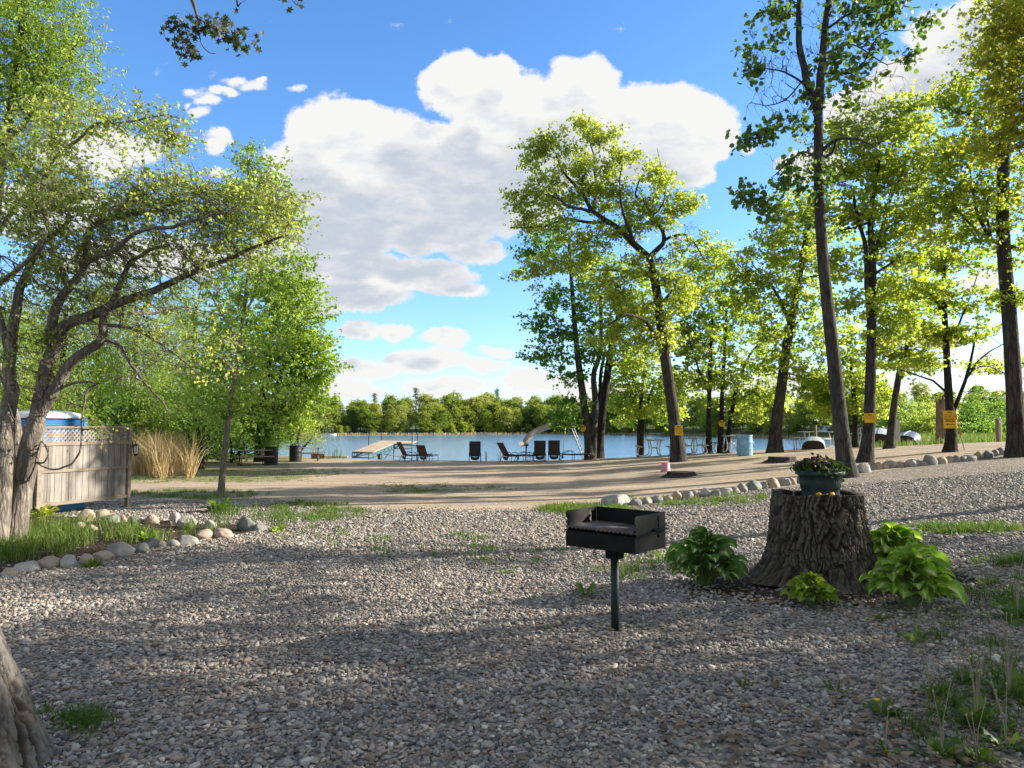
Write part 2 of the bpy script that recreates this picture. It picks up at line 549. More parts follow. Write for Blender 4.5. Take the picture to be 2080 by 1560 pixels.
def grass_amount(X, Y):
    px = 1040 + F * X / np.maximum(Y, .5)
    z = ground_z(X, Y)
    py = 866 + F * (CAMZ - z) / np.maximum(Y, .5)
    g = np.zeros_like(X)
    for (cx, cy, rx, ry) in GRASS_E:
        d = np.hypot((px - cx) / rx, (py - cy) / ry)
        g = np.maximum(g, 1 - sstep(.5, 1.15, d))
    g = np.where(Y > 1, g, 0)
    # shore strip on both wings
    u = X / np.maximum(Y, 5)
    e = Y - shore_y(u)
    g = np.maximum(g, np.where((u < -.3) & (Y > 24), sstep(24, 29, Y), 0))
    g = np.maximum(g, np.where((u > .5) & (Y > 27), sstep(28, 33, Y), 0))
    g = np.maximum(g, np.where((X < -9.5), sstep(-9.5, -12, X) * .9, 0))
    return g

th = np.concatenate([np.arange(-180, -44, 4.0), np.arange(-44, 44, .2), np.arange(44, 180.1, 4.0)])
rr = np.concatenate([[0.0], np.geomspace(.6, 900, 400)])
TH, RR = np.meshgrid(np.radians(th), rr, indexing='ij')
GX, GYY = np.sin(TH) * RR, np.cos(TH) * RR
GZ = ground_z(GX, GYY)
bed_d = sdpoly(GX, GYY, BED)
a_grav = np.where(np.abs(TH) < 1.5, sstep(.35, -.35, GYY - yb(GX)), 1.0)
a_soil = np.maximum(sstep(.12, -.12, bed_d), sstep(.12, -.15, mulch_d(GX, GYY)))
a_gras = grass_amount(GX, GYY)
uu = GX / np.maximum(GYY, 5)
a_far = np.where(GYY > 6, sstep(-10, -6, GYY - far_y(uu)), 0)
nth, nr = TH.shape
idx = np.arange(nth * nr).reshape(nth, nr)
q = np.stack([idx[:-1, :-1], idx[:-1, 1:], idx[1:, 1:], idx[1:, :-1]], -1).reshape(-1, 4)

# --- one ground material; where each surface lies is a property of the ground
def ground_mat():
    m, nt = mat_new('ground')
    pos = nd(nt, 'ShaderNodeNewGeometry').outputs['Position']
    at = lambda k: nd(nt, 'ShaderNodeAttribute', attribute_name=k).outputs['Fac']
    n_mid = noise(nt, pos, 2.2, 6)
    n_fine = noise(nt, pos, 60, 5)
    n_lo = noise(nt, pos, .45, 4)
    # gravel
    jit = nd(nt, 'ShaderNodeVectorMath', {0: pos, 1: scaled(nt, nd(nt, 'ShaderNodeTexNoise', {'Vector': pos, 'Scale': 9.0}).outputs['Color'], (.05, .05, .05))}, operation='ADD').outputs[0]
    vo = nd(nt, 'ShaderNodeTexVoronoi', {'Vector': jit, 'Scale': 27.0})
    gsep = nd(nt, 'ShaderNodeSeparateColor', {0: vo.outputs['Color']})
    gcol = ramp(nt, gsep.outputs[0], [(.0, (.10, .095, .09)), (.25, (.20, .185, .165)), (.5, (.30, .265, .23)), (.75, (.37, .33, .285)), (.93, (.46, .42, .37)), (1, (.55, .50, .45))])
    gap = ramp(nt, vo.outputs['Distance'], [(.35, 1.0), (.8, .35)])
    gcol = mixc(nt, 1.0, gcol, gap, 'MULTIPLY')
    gcol = mixc(nt, 1.0, gcol, (1.05, 1.0, .90), 'MULTIPLY')
    gcol = mixc(nt, ramp(nt, n_lo, [(.35, .0), (.7, .35)]), gcol, (.33, .26, .19))
    # sand
    st = noise(nt, scaled(nt, pos, (.25, 1.6, 1), (0, 0, R(8))), 1.6, 7, .6)
    scol = ramp(nt, st, [(.30, (.25, .18, .115)), (.48, (.40, .315, .22)), (.68, (.51, .41, .295))])
    leafy = noise(nt, pos, 14, 7, .7)
    scol = mixc(nt, ramp(nt, leafy, [(.49, 0.0), (.64, .75)]), scol, (.16, .105, .06))
    scol = mixc(nt, ramp(nt, n_fine, [(.3, .25), (.7, 0.0)]), scol, (.2, .14, .09))
    # soil, grass
    soil = ramp(nt, noise(nt, pos, 22, 8), [(.3, (.022, .015, .010)), (.55, (.055, .038, .024)), (.75, (.12, .075, .04))])
    gr = ramp(nt, noise(nt, pos, 9, 6), [(.3, (.05, .075, .016)), (.6, (.11, .14, .035)), (.8, (.2, .19, .07))])
    far = ramp(nt, noise(nt, pos, .6, 6), [(.3, (.03, .05, .015)), (.6, (.07, .10, .025)), (.8, (.2, .17, .09))])
    def edge(k, amp, n=n_mid):
        return nd(nt, 'ShaderNodeMapRange', {'Value': mathn(nt, 'ADD', at(k), mathn(nt, 'MULTIPLY', mathn(nt, 'SUBTRACT', n, .5), amp)), 'From Min': .38, 'From Max': .62}, interpolation_type='SMOOTHSTEP').outputs[0]
    n_e = noise(nt, pos, 3.5, 8, .7)
    g_m = edge('gravel', 1.2, n_e)
    col = mixc(nt, g_m, scol, gcol)
    col = mixc(nt, edge('soil', .5, n_e), col, soil)
    col = mixc(nt, mathn(nt, 'MULTIPLY', edge('grass', 2.4, noise(nt, pos, 1.4, 8, .7)), .5), col, gr)
    col = mixc(nt, at('far'), col, far)
    b = nd(nt, 'ShaderNodeBsdfPrincipled', {'Base Color': col, 'Roughness': .9, 'Specular IOR Level': .15})
    hg = mathn(nt, 'MULTIPLY', mathn(nt, 'SUBTRACT', 1.0, vo.outputs['Distance']), g_m)
    hsn = mathn(nt, 'MULTIPLY_ADD', st, .8, mathn(nt, 'MULTIPLY', leafy, .5))
    h = mathn(nt, 'ADD', hg, mathn(nt, 'MULTIPLY', hsn, mathn(nt, 'SUBTRACT', 1.0, g_m)))
    bp = nd(nt, 'ShaderNodeBump', {'Height': h, 'Strength': .9, 'Distance': .03})
    nt.links.new(bp.outputs[0], b.inputs['Normal'])
    out_surf(nt, b.outputs[0])
    return m
M_GROUND = ground_mat()
V_all = np.stack([GX, GYY, GZ], -1).reshape(-1, 3)
fl = lambda a: a.reshape(-1)
fz = fl(a_grav)[q].mean(1); ff = fl(a_far)[q].mean(1)
for nm, sel in (('gravel_yard', (fz >= .5) & (ff < .5)), ('beach', (fz < .5) & (ff < .5)), ('far_shore_land', ff >= .5)):
    qs = q[sel]
    used, inv = np.unique(qs, return_inverse=True)
    o = np_mesh(nm, V_all[used], inv.reshape(-1, 4)[:, ::-1], M_GROUND, smooth=True,
                attrs={'gravel': fl(a_grav)[used], 'soil': fl(a_soil)[used], 'grass': fl(a_gras)[used], 'far': fl(a_far)[used]})
    tag(o, kind='structure')

# --- lake
def water_mat():
    m, nt = mat_new('lake_water')
    pos = nd(nt, 'ShaderNodeNewGeometry').outputs['Position']
    r1 = noise(nt, scaled(nt, pos, (.55, 1.5, 1)), 1.5, 5, .6)
    r2 = noise(nt, scaled(nt, pos, (.10, .32, 1)), 1.0, 5, .6)
    h = mathn(nt, 'MULTIPLY_ADD', r1, .5, r2)
    bp = nd(nt, 'ShaderNodeBump', {'Height': h, 'Strength': .32, 'Distance': .3})
    b = nd(nt, 'ShaderNodeBsdfPrincipled', {'Base Color': (.15, .30, .48, 1), 'Roughness': .10, 'Specular IOR Level': .5, 'IOR': 1.33, 'Normal': bp.outputs[0]})
    out_surf(nt, b.outputs[0])
    return m
o = np_mesh('lake_water', [(-420, 24, WATER), (420, 24, WATER), (420, 320, WATER), (-420, 320, WATER)], [(0, 1, 2, 3)], water_mat())
tag(o, kind='structure')

# --- loose pebbles in the near yard, instanced on points
def pebbles():
    def pts(y0, y1, sp):
        ys = np.arange(y0, y1, sp * .87)
        out = []
        for i, y in enumerate(ys):
            w = .78 * y + 1.4
            xs = np.arange(-w, w, sp) + (i % 2) * sp / 2
            out.append(np.stack([xs, np.full_like(xs, y)], -1))
        p = np.concatenate(out)
        return p + rng.uniform(-.42, .42, p.shape) * sp
    p = np.concatenate([pts(1.3, 4.8, .0255), pts(4.8, 8.5, .030), pts(8.5, 15.5, .044)])
    X, Y = p[:, 0], p[:, 1]
    keep = (Y < yb(X) + .1 + rng.normal(0, .25, len(X)))
    bd = sdpoly(X, Y, BED)
    keep &= (bd > .0) | (rng.random(len(X)) < .03)
    md = mulch_d(X, Y)
    keep &= rng.random(len(X)) < np.clip(.12 + sstep(-.35, .15, md), 0, 1)
    keep &= np.hypot(X - STUMP.x, Y - STUMP.y) > .5
    keep &= rng.random(len(X)) < 1 - .55 * sstep(.3, .9, grass_amount(X, Y))
    keep &= rng.random(len(X)) < .97 - .55 * sstep(.56, .70, fbm(np.stack([X * .9, Y * .9, X * 0], -1), 3, 77))
    p = p[keep]
    z = ground_z(p[:, 0], p[:, 1]) + rng.uniform(-.004, .010, len(p))
    me = bpy.data.meshes.new('pebbles')
    me.vertices.add(len(p))
    me.vertices.foreach_set('co', np.column_stack([p, z]).astype(np.float32).ravel())
    a = me.attributes.new('sz', 'FLOAT', 'POINT')
    sz = (.0095 + .0075 * rng.random(len(p)) ** 2 + .011 * (rng.random(len(p)) > .93)) * np.where(p[:, 1] > 8.5, 1.3, 1.0)
    a.data.foreach_set('value', sz.astype(np.float32))
    o = link_mesh('loose_pebbles', me)
    tag(o, kind='stuff')
    m, nt = mat_new('pebble')
    rnd = nd(nt, 'ShaderNodeObjectInfo').outputs['Random']
    col = ramp(nt, rnd, [(0, (.085, .082, .08)), (.12, (.15, .14, .13)), (.3, (.22, .20, .18)), (.46, (.30, .265, .23)), (.60, (.36, .325, .285)),
                         (.72, (.33, .24, .19)), (.80, (.24, .24, .235)), (.9, (.46, .41, .35)), (.97, (.60, .56, .50)), (1, (.14, .16, .17))])
    tcn = nd(nt, 'ShaderNodeTexCoord').outputs['Object']
    col = mixc(nt, 1.0, col, ramp(nt, noise(nt, tcn, 2.0, 6, .7), [(.3, .72), (.7, 1.2)]), 'MULTIPLY')
    col = mixc(nt, 1.0, col, (.97, .945, .895), 'MULTIPLY')
    b = nd(nt, 'ShaderNodeBsdfPrincipled', {'Base Color': col, 'Roughness': .62, 'Specular IOR Level': .3})
    out_surf(nt, b.outputs[0])
    g = bpy.data.node_groups.new('scatter_pebbles', 'GeometryNodeTree')
    g.interface.new_socket('Geometry', in_out='INPUT', socket_type='NodeSocketGeometry')
    g.interface.new_socket('Geometry', in_out='OUTPUT', socket_type='NodeSocketGeometry')
    gi = g.nodes.new('NodeGroupInput'); go = g.nodes.new('NodeGroupOutput')
    def gn(t, **k):
        n = g.nodes.new(t)
        for a_, v_ in k.items(): setattr(n, a_, v_)
        return n
    L = g.links.new
    join = gn('GeometryNodeJoinGeometry')
    for s in range(4):
        ico = gn('GeometryNodeMeshIcoSphere'); ico.inputs['Radius'].default_value = 1; ico.inputs['Subdivisions'].default_value = 2
        nz = gn('ShaderNodeTexNoise'); nz.noise_dimensions = '4D'; nz.inputs['W'].default_value = s * 3.7; nz.inputs['Scale'].default_value = .75; nz.inputs['Detail'].default_value = 1
        sub = gn('ShaderNodeVectorMath', operation='SUBTRACT'); sub.inputs[1].default_value = (.5, .5, .5)
        mul = gn('ShaderNodeVectorMath', operation='SCALE'); mul.inputs['Scale'].default_value = 1.25
        L(nz.outputs['Color'], sub.inputs[0]); L(sub.outputs[0], mul.inputs[0])
        sp = gn('GeometryNodeSetPosition'); L(ico.outputs[0], sp.inputs['Geometry']); L(mul.outputs[0], sp.inputs['Offset'])
        sm = gn('GeometryNodeSetShadeSmooth'); L(sp.outputs[0], sm.inputs['Geometry'])
        mt = gn('GeometryNodeSetMaterial'); mt.inputs['Material'].default_value = m; L(sm.outputs[0], mt.inputs['Geometry'])
        gt = gn('GeometryNodeGeometryToInstance'); L(mt.outputs[0], gt.inputs[0])
        L(gt.outputs[0], join.inputs[0])
    iop = gn('GeometryNodeInstanceOnPoints')
    L(gi.outputs[0], iop.inputs['Points']); L(join.outputs[0], iop.inputs['Instance'])
    iop.inputs['Pick Instance'].default_value = True
    rr_ = gn('FunctionNodeRandomValue', data_type='FLOAT_VECTOR')
    rr_.inputs[0].default_value = (-.45, -.45, 0); rr_.inputs[1].default_value = (.45, .45, 6.283)
    L(rr_.outputs[0], iop.inputs['Rotation'])
    rs_ = gn('FunctionNodeRandomValue', data_type='FLOAT_VECTOR')
    rs_.inputs[0].default_value = (.85, .65, .40); rs_.inputs[1].default_value = (1.6, 1.1, .75)
    na = gn('GeometryNodeInputNamedAttribute', data_type='FLOAT'); na.inputs['Name'].default_value = 'sz'
    sc_ = gn('ShaderNodeVectorMath', operation='SCALE')
    L(rs_.outputs[0], sc_.inputs[0]); L(na.outputs['Attribute'], sc_.inputs['Scale'])
    L(sc_.outputs[0], iop.inputs['Scale'])
    L(iop.outputs[0], go.inputs[0])
    md_ = o.modifiers.new('scatter', 'NODES'); md_.node_group = g
pebbles()

# --- grass blades (nobody could count these)
M_GRASS = leafmat('grass_blade', [(0, (.045, .085, .015)), (.5, (.09, .16, .022)), (.85, (.15, .20, .04)), (1, (.30, .26, .12))], (1.5, 1.6, .9), .4)
def blades(name, X, Y, h, w, lean=.5, vlo=0, vhi=.85, mat=None, segs=2, z=None, spread=None):
    n = len(X)
    z = ground_z(X, Y) if z is None else z
    base = np.column_stack([X, Y, z - .005])
    hh = h * rng.uniform(.45, 1.15, n)
    an = rng.uniform(0, 2 * np.pi, n)
    ld = np.column_stack([np.cos(an), np.sin(an), np.zeros(n)])
    le = lean * rng.random(n) * hh
    bn = rng.uniform(0, np.pi, n)
    sd = np.column_stack([np.cos(bn), np.sin(bn), np.zeros(n)]) * (w * rng.uniform(.6, 1.3, n))[:, None]
    up = np.array([0, 0, 1.0])
    mid = base + up * (hh * .55)[:, None] + ld * (le * .3)[:, None]
    tip = base + up * (hh * (1 - .25 * lean * rng.random(n)))[:, None] + ld * le[:, None]
    V = np.stack([base - sd, base + sd, mid + sd * .8, mid - sd * .8, tip], 1).reshape(-1, 3)
    i = np.arange(n)[:, None] * 5
    Fc = np.concatenate([i + [[0, 1, 2]], i + [[0, 2, 3]], i + [[3, 2, 4]]])
    v = np.repeat(rng.uniform(vlo, vhi, n), 5)
    o = np_mesh(name, V, Fc, mat or M_GRASS, attrs={'v': v})
    return tag(o, kind='stuff')
def ell(cx, cy, rx, ry, n, clump=0):
    a = rng.uniform(0, 2 * np.pi, n); r = np.sqrt(rng.random(n)) * (1 + .15 * rng.normal(0, 1, n))
    px, py = cx + np.cos(a) * r * rx, cy + np.sin(a) * r * ry
    X, Y = Gv(px, py)
    if clump:
        k = rng.integers(0, n, n // clump)[rng.integers(0, max(1, n // clump), n)]
        X = X[k] + rng.normal(0, .05, n); Y = Y[k] + rng.normal(0, .05, n)
    return X, Y
def field(name, E, **kw):
    ex = [ell(*e) for e in E]
    X = np.concatenate([a for a, b in ex]); Y = np.concatenate([b for a, b in ex])
    return blades(name, X, Y, **kw)
field('beach_grass', [(840, 997, 60, 6, 900, 30), (900, 990, 120, 7, 700, 30), (470, 966, 190, 13, 7000, 12), (800, 985, 60, 6, 500, 20), (990, 990, 60, 6, 500, 20), (300, 975, 60, 8, 1200, 12), (650, 958, 80, 8, 1600, 14)], h=.04, w=.006, lean=.9, vlo=.25, vhi=.95)
field('yard_grass', [(630, 1040, 110, 20, 3000, 20), (400, 1004, 140, 10, 1500, 25), (1185, 1035, 85, 9, 4500, 10), (1420, 1018, 130, 9, 1500, 20),
                     (1500, 1010, 60, 8, 500, 20), (960, 1120, 170, 40, 500, 25), (1300, 1150, 90, 25, 500, 25), (700, 1100, 150, 30, 260, 20)], h=.10, w=.005, lean=.7, vlo=.2, vhi=.9)
field('right_grass', [(1985, 1076, 125, 9, 1500, 26), (1900, 1072, 60, 6, 200, 20), (2055, 1143, 60, 8, 420, 24), (1960, 1440, 120, 90, 420, 18), (2050, 1215, 70, 36, 420, 20), (1960, 1290, 100, 55, 200, 25), (2055, 1400, 40, 90, 260, 20), (1910, 1500, 80, 55, 100, 25)],
      h=.11, w=.004, lean=1.0, vlo=.1, vhi=.8)
field('bed_grass', [(90, 1095, 100, 36, 1700, 16), (190, 1085, 90, 24, 700, 20), (20, 1110, 60, 35, 1300, 20), (300, 1090, 100, 16, 420, 30), (400, 1078, 50, 8, 120, 20)], h=.24, w=.0042, lean=.95, vlo=.1, vhi=1.0)
field('sapling_grass', [(455, 1052, 30, 14, 170, 12), (512, 1066, 16, 6, 30, 6), (560, 1072, 26, 6, 60, 8)], h=.36, w=.004, lean=1.1, vlo=.0, vhi=.5)
field('trunk_grass', [(178, 1468, 42, 17, 520, 9), (150, 1462, 30, 12, 160, 8)], h=.085, w=.002, lean=1.2, vlo=.1, vhi=.7)
un = rng.uniform(.47, .76, 9000); Yn = rng.uniform(28, 52, 9000)
blades('rise_grass', un * Yn, Yn, h=.32, w=.012, lean=.9, vlo=.2, vhi=1.0)
# dry reeds by the shed and along the far bank
M_REED = leafmat('dry_reed', [(0, (.30, .21, .09)), (.5, (.46, .34, .16)), (1, (.58, .46, .24))], (1.1, 1.0, .8), .3)
field('dry_reeds', [(320, 960, 55, 9, 1000, 30), (300, 955, 50, 8, 400, 20), (345, 968, 60, 6, 300, 20), (290,950,40,6,250,10)], h=1.5, w=.007, lean=.8, vlo=0, vhi=1, mat=M_REED)
field('shore_reeds', [(690, 930, 60, 3, 240, 8), (1020, 934, 60, 2, 60, 8)], h=.7, w=.008, lean=.3, vlo=.3, vhi=.9)
n = 5200
u_ = rng.uniform(-.42, .75, n); Yf = far_y(u_) - rng.uniform(-.5, 3.0, n); Xf = u_ * Yf
blades('far_bank_reeds', Xf, Yf, h=1.0, w=.10, lean=.4, vlo=0, vhi=1, mat=M_REED, z=np.full(n, WATER - .1))
# leaf litter and fallen twigs
def litter():
    px = np.concatenate([rng.uniform(0, 2080, 150), rng.normal(1500, 130, 50), rng.normal(1680, 110, 70), rng.normal(300, 120, 90), rng.normal(1850, 110, 90)])
    py = np.concatenate([rng.uniform(1090, 1555, 150), rng.normal(1480, 50, 50), rng.normal(1225, 30, 70), rng.normal(1085, 20, 90), rng.normal(1470, 60, 90)])
    X, Y = Gv(px, np.clip(py, 1030, 1556))
    n = len(X); z = ground_z(X, Y) + .022
    L = rng.uniform(.02, .045, n); a = rng.uniform(0, 6.28, n)
    out = np.array([(-1, 0, 0), (-.4, .5, .25), (.35, .42, .1), (1, .05, .35), (.3, -.5, .2), (-.45, -.42, .05)])
    c, s = np.cos(a), np.sin(a)
    V = np.empty((n, 6, 3))
    V[..., 0] = X[:, None] + L[:, None] * (out[:, 0] * c[:, None] - out[:, 1] * s[:, None])
    V[..., 1] = Y[:, None] + L[:, None] * (out[:, 0] * s[:, None] + out[:, 1] * c[:, None])
    V[..., 2] = z[:, None] + L[:, None] * out[:, 2] * rng.uniform(.3, 1.6, n)[:, None]
    i = np.arange(n)[:, None] * 6
    Fc = np.concatenate([i + [[0, 1, 5]], i + [[1, 2, 4]], i + [[1, 4, 5]], i + [[2, 3, 4]]])
    m = leafmat('dead_leaf', [(0, (.11, .07, .04)), (.5, (.21, .145, .085)), (.95, (.33, .24, .15)), (1, (.36, .12, .03))], (1, .8, .6), .25)
    tag(np_mesh('leaf_litter', V.reshape(-1, 3), Fc, m, attrs={'v': np.repeat(rng.random(n), 6)}), kind='stuff')
    mb = MB()
    for _ in range(70):
        x, y = Gv([random.uniform(300, 2060)], [random.uniform(1120, 1540)])
        x, y = float(x[0]), float(y[0]); an = random.uniform(-1.2, 1.2); L_ = random.uniform(.08, .3)
        pts = []
        for k in range(4):
            t = k / 3
            xx, yy_ = x + math.cos(an + .2 * math.sin(k * 2)) * L_ * t, y + math.sin(an) * L_ * t
            pts.append((xx, yy_, gz(xx, yy_) + .026 + .006 * random.random()))
        mb.tube(pts, [.0022, .002, .0017, .001], 4)
    tag(mb.build('fallen_twigs', pmat('twig', [(.3, (.18, .13, .09)), (.7, (.34, .27, .2))])), kind='stuff')
litter()
# ------------------------------------------------------------------ trees
def tubes_np(tubes):
    VV = []; FF = []; b = 0
    for pts, rad, n in tubes:
        P = np.asarray(pts, float); k = len(P)
        T = np.gradient(P, axis=0)
        T /= np.linalg.norm(T, axis=1)[:, None] + 1e-9
        ref = np.array([0, 0, 1.0]) if abs(T[:, 2]).mean() < .8 else np.array([1.0, 0, 0])
        A = np.cross(T, ref); A /= np.linalg.norm(A, axis=1)[:, None] + 1e-9
        B = np.cross(T, A)
        an = np.arange(n) * 2 * np.pi / n
        ring = P[:, None] + (A[:, None] * np.cos(an)[None, :, None] + B[:, None] * np.sin(an)[None, :, None]) * np.asarray(rad)[:, None, None]
        VV.append(ring.reshape(-1, 3))
        i = np.arange(k - 1)[:, None] * n; j = np.arange(n)[None]
        q0 = i + j; q1 = i + (j + 1) % n
        FF.append(np.stack([q0, q1, q1 + n, q0 + n], -1).reshape(-1, 4) + b)
        b += k * n
    return np.concatenate(VV), np.concatenate(FF)

LEAF_T = {
    'diamond': (np.array([(0, 0, 0), (.42, .45, .10), (1, 0, -.06), (.42, -.45, .10)]), np.array([(0, 1, 2), (0, 2, 3)])),
    'round': (np.array([(0, 0, 0), (.22, .42, .06), (.70, .40, .06), (1.02, 0, -.04), (.70, -.40, .06), (.22, -.42, .06)]), np.array([(0, 1, 5), (1, 2, 5), (2, 4, 5), (2, 3, 4)])),
    'narrow': (np.array([(0, 0, 0), (.40, .20, .05), (1, 0, -.14), (.40, -.20, .05)]), np.array([(0, 1, 2), (0, 2, 3)])),
    'lobed': (np.array([(0, 0, 0), (.30, .12, .0), (.28, .46, .07), (.55, .20, .02), (.72, .48, .08), (.80, .14, .0), (1.05, .0, .03), (.80, -.14, 0), (.72, -.48, .08), (.55, -.20, .02), (.28, -.46, .07), (.30, -.12, 0)]),
              np.array([(0, 1, 11), (1, 2, 3), (1, 3, 9), (1, 9, 11), (11, 9, 10), (3, 4, 5), (3, 5, 7), (3, 7, 9), (9, 7, 8), (5, 6, 7)])),
}
def leaves_np(C, n_per, sig, size, kind='diamond', up=.7, droop=0.0, vbase=None, r=None, drop=0.0, tw=None):
    """C: cluster centres (N,3). Returns V, F, v"""
    r = r or rng
    N = len(C)
    n_arr = np.full(N, n_per) if np.isscalar(n_per) else np.asarray(n_per)
    k = np.repeat(np.arange(N), n_arr)
    M = len(k)
    sig = np.asarray(sig, float) * 1.25
    csc = r.uniform(.6, 1.35, N)
    d = r.normal(0, 1, (M, 3))
    d *= (np.minimum(1.0, 2.2 / (np.linalg.norm(d, axis=1) + 1e-6)))[:, None]
    if tw is None:
        P = C[k] + d * sig * csc[k][:, None]
    else:
        nT = len(tw[0]) // N
        j = k * nT + r.integers(0, nT, M)
        t = r.random(M)[:, None] ** .75 * 1.04
        A_, B_, E_ = tw[0][j], tw[1][j], tw[2][j]
        P = A_ * (1 - t) ** 2 + 2 * B_ * t * (1 - t) + E_ * t * t
        P = P + d * (size * .42)
        d = (E_ - A_) / (np.linalg.norm(E_ - A_, axis=1)[:, None] + 1e-6) * 1.2 + d * .8
    if drop > 0:
        P[:, 2] -= drop * r.random(M) ** 1.3 * csc[k]
    nrm = r.normal(0, .6, (M, 3)) + np.array([0, 0, up])
    nrm /= np.linalg.norm(nrm, axis=1)[:, None]
    a = r.uniform(0, 2 * np.pi, M)
    dr = np.column_stack([np.cos(a), np.sin(a), np.full(M, -droop)])
    out = d * np.array([1, 1, .2]); dr = dr + out * .5
    dr -= nrm * (dr * nrm).sum(1)[:, None]
    dr /= np.linalg.norm(dr, axis=1)[:, None] + 1e-9
    sd = np.cross(nrm, dr)
    L = size * r.uniform(.6, 1.25, M)
    tv, tf = LEAF_T[kind]
    V = P[:, None] + L[:, None, None] * (tv[None, :, 0:1] * dr[:, None] + tv[None, :, 1:2] * sd[:, None] + tv[None, :, 2:3] * nrm[:, None])
    Fc = (np.arange(M)[:, None, None] * len(tv) + tf[None]).reshape(-1, 3)
    cv_ = r.normal(0, .13, N)
    v = np.clip(.48 + cv_[k] + r.normal(0, .085, M), 0, 1)
    return V.reshape(-1, 3), Fc, np.repeat(v, len(tv))

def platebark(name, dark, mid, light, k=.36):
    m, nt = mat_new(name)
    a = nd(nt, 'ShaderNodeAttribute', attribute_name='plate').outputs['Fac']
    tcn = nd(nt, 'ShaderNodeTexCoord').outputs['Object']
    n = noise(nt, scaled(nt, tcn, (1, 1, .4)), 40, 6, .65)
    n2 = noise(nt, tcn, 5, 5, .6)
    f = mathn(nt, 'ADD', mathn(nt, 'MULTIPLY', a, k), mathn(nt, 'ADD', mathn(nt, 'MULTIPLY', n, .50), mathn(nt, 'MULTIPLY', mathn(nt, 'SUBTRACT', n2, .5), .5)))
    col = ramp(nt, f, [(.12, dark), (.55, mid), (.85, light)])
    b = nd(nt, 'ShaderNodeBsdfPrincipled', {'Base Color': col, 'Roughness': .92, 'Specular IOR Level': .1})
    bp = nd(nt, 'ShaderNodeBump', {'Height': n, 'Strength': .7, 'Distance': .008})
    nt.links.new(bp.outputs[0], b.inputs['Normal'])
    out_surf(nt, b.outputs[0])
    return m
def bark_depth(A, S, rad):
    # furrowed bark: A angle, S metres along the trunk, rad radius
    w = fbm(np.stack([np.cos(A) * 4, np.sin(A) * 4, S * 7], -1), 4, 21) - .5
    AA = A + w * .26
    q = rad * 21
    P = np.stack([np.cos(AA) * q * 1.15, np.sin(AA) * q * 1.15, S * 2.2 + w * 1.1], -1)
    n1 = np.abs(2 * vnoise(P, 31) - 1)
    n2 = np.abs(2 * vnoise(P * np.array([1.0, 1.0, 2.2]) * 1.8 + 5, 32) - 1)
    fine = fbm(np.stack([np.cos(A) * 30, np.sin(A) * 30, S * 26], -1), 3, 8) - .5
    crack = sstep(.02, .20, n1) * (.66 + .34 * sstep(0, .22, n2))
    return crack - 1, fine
def rough_trunk(pts, rad, na=300, nz=420, zmax=2.6):
    d = np.concatenate([[0], np.cumsum(np.linalg.norm(np.diff(pts, axis=0), axis=1))])
    s = np.concatenate([np.linspace(0, zmax, nz), np.linspace(zmax + .1, d[-1], 60)])
    P = np.stack([np.interp(s, d, pts[:, k]) for k in range(3)], -1)
    rr = np.interp(s, d, rad)
    T = np.gradient(P, s, axis=0); T /= np.linalg.norm(T, axis=1)[:, None]
    Ax = np.cross(T, [0, 1.0, 0]); Ax /= np.linalg.norm(Ax, axis=1)[:, None]
    Bx = np.cross(T, Ax)
    a = np.linspace(0, 2 * np.pi, na, endpoint=False)
    A, S = np.meshgrid(a, s)
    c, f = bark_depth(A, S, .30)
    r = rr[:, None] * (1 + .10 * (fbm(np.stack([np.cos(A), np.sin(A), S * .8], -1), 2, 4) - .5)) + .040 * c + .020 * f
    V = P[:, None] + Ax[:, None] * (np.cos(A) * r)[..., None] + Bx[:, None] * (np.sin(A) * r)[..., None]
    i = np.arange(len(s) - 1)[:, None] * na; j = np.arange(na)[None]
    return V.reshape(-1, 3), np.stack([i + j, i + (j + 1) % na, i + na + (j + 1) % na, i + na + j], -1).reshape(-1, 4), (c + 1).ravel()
def add_mesh(V, Fc, V2, F2):
    return np.concatenate([V, V2]), np.concatenate([Fc, F2 + len(V)])

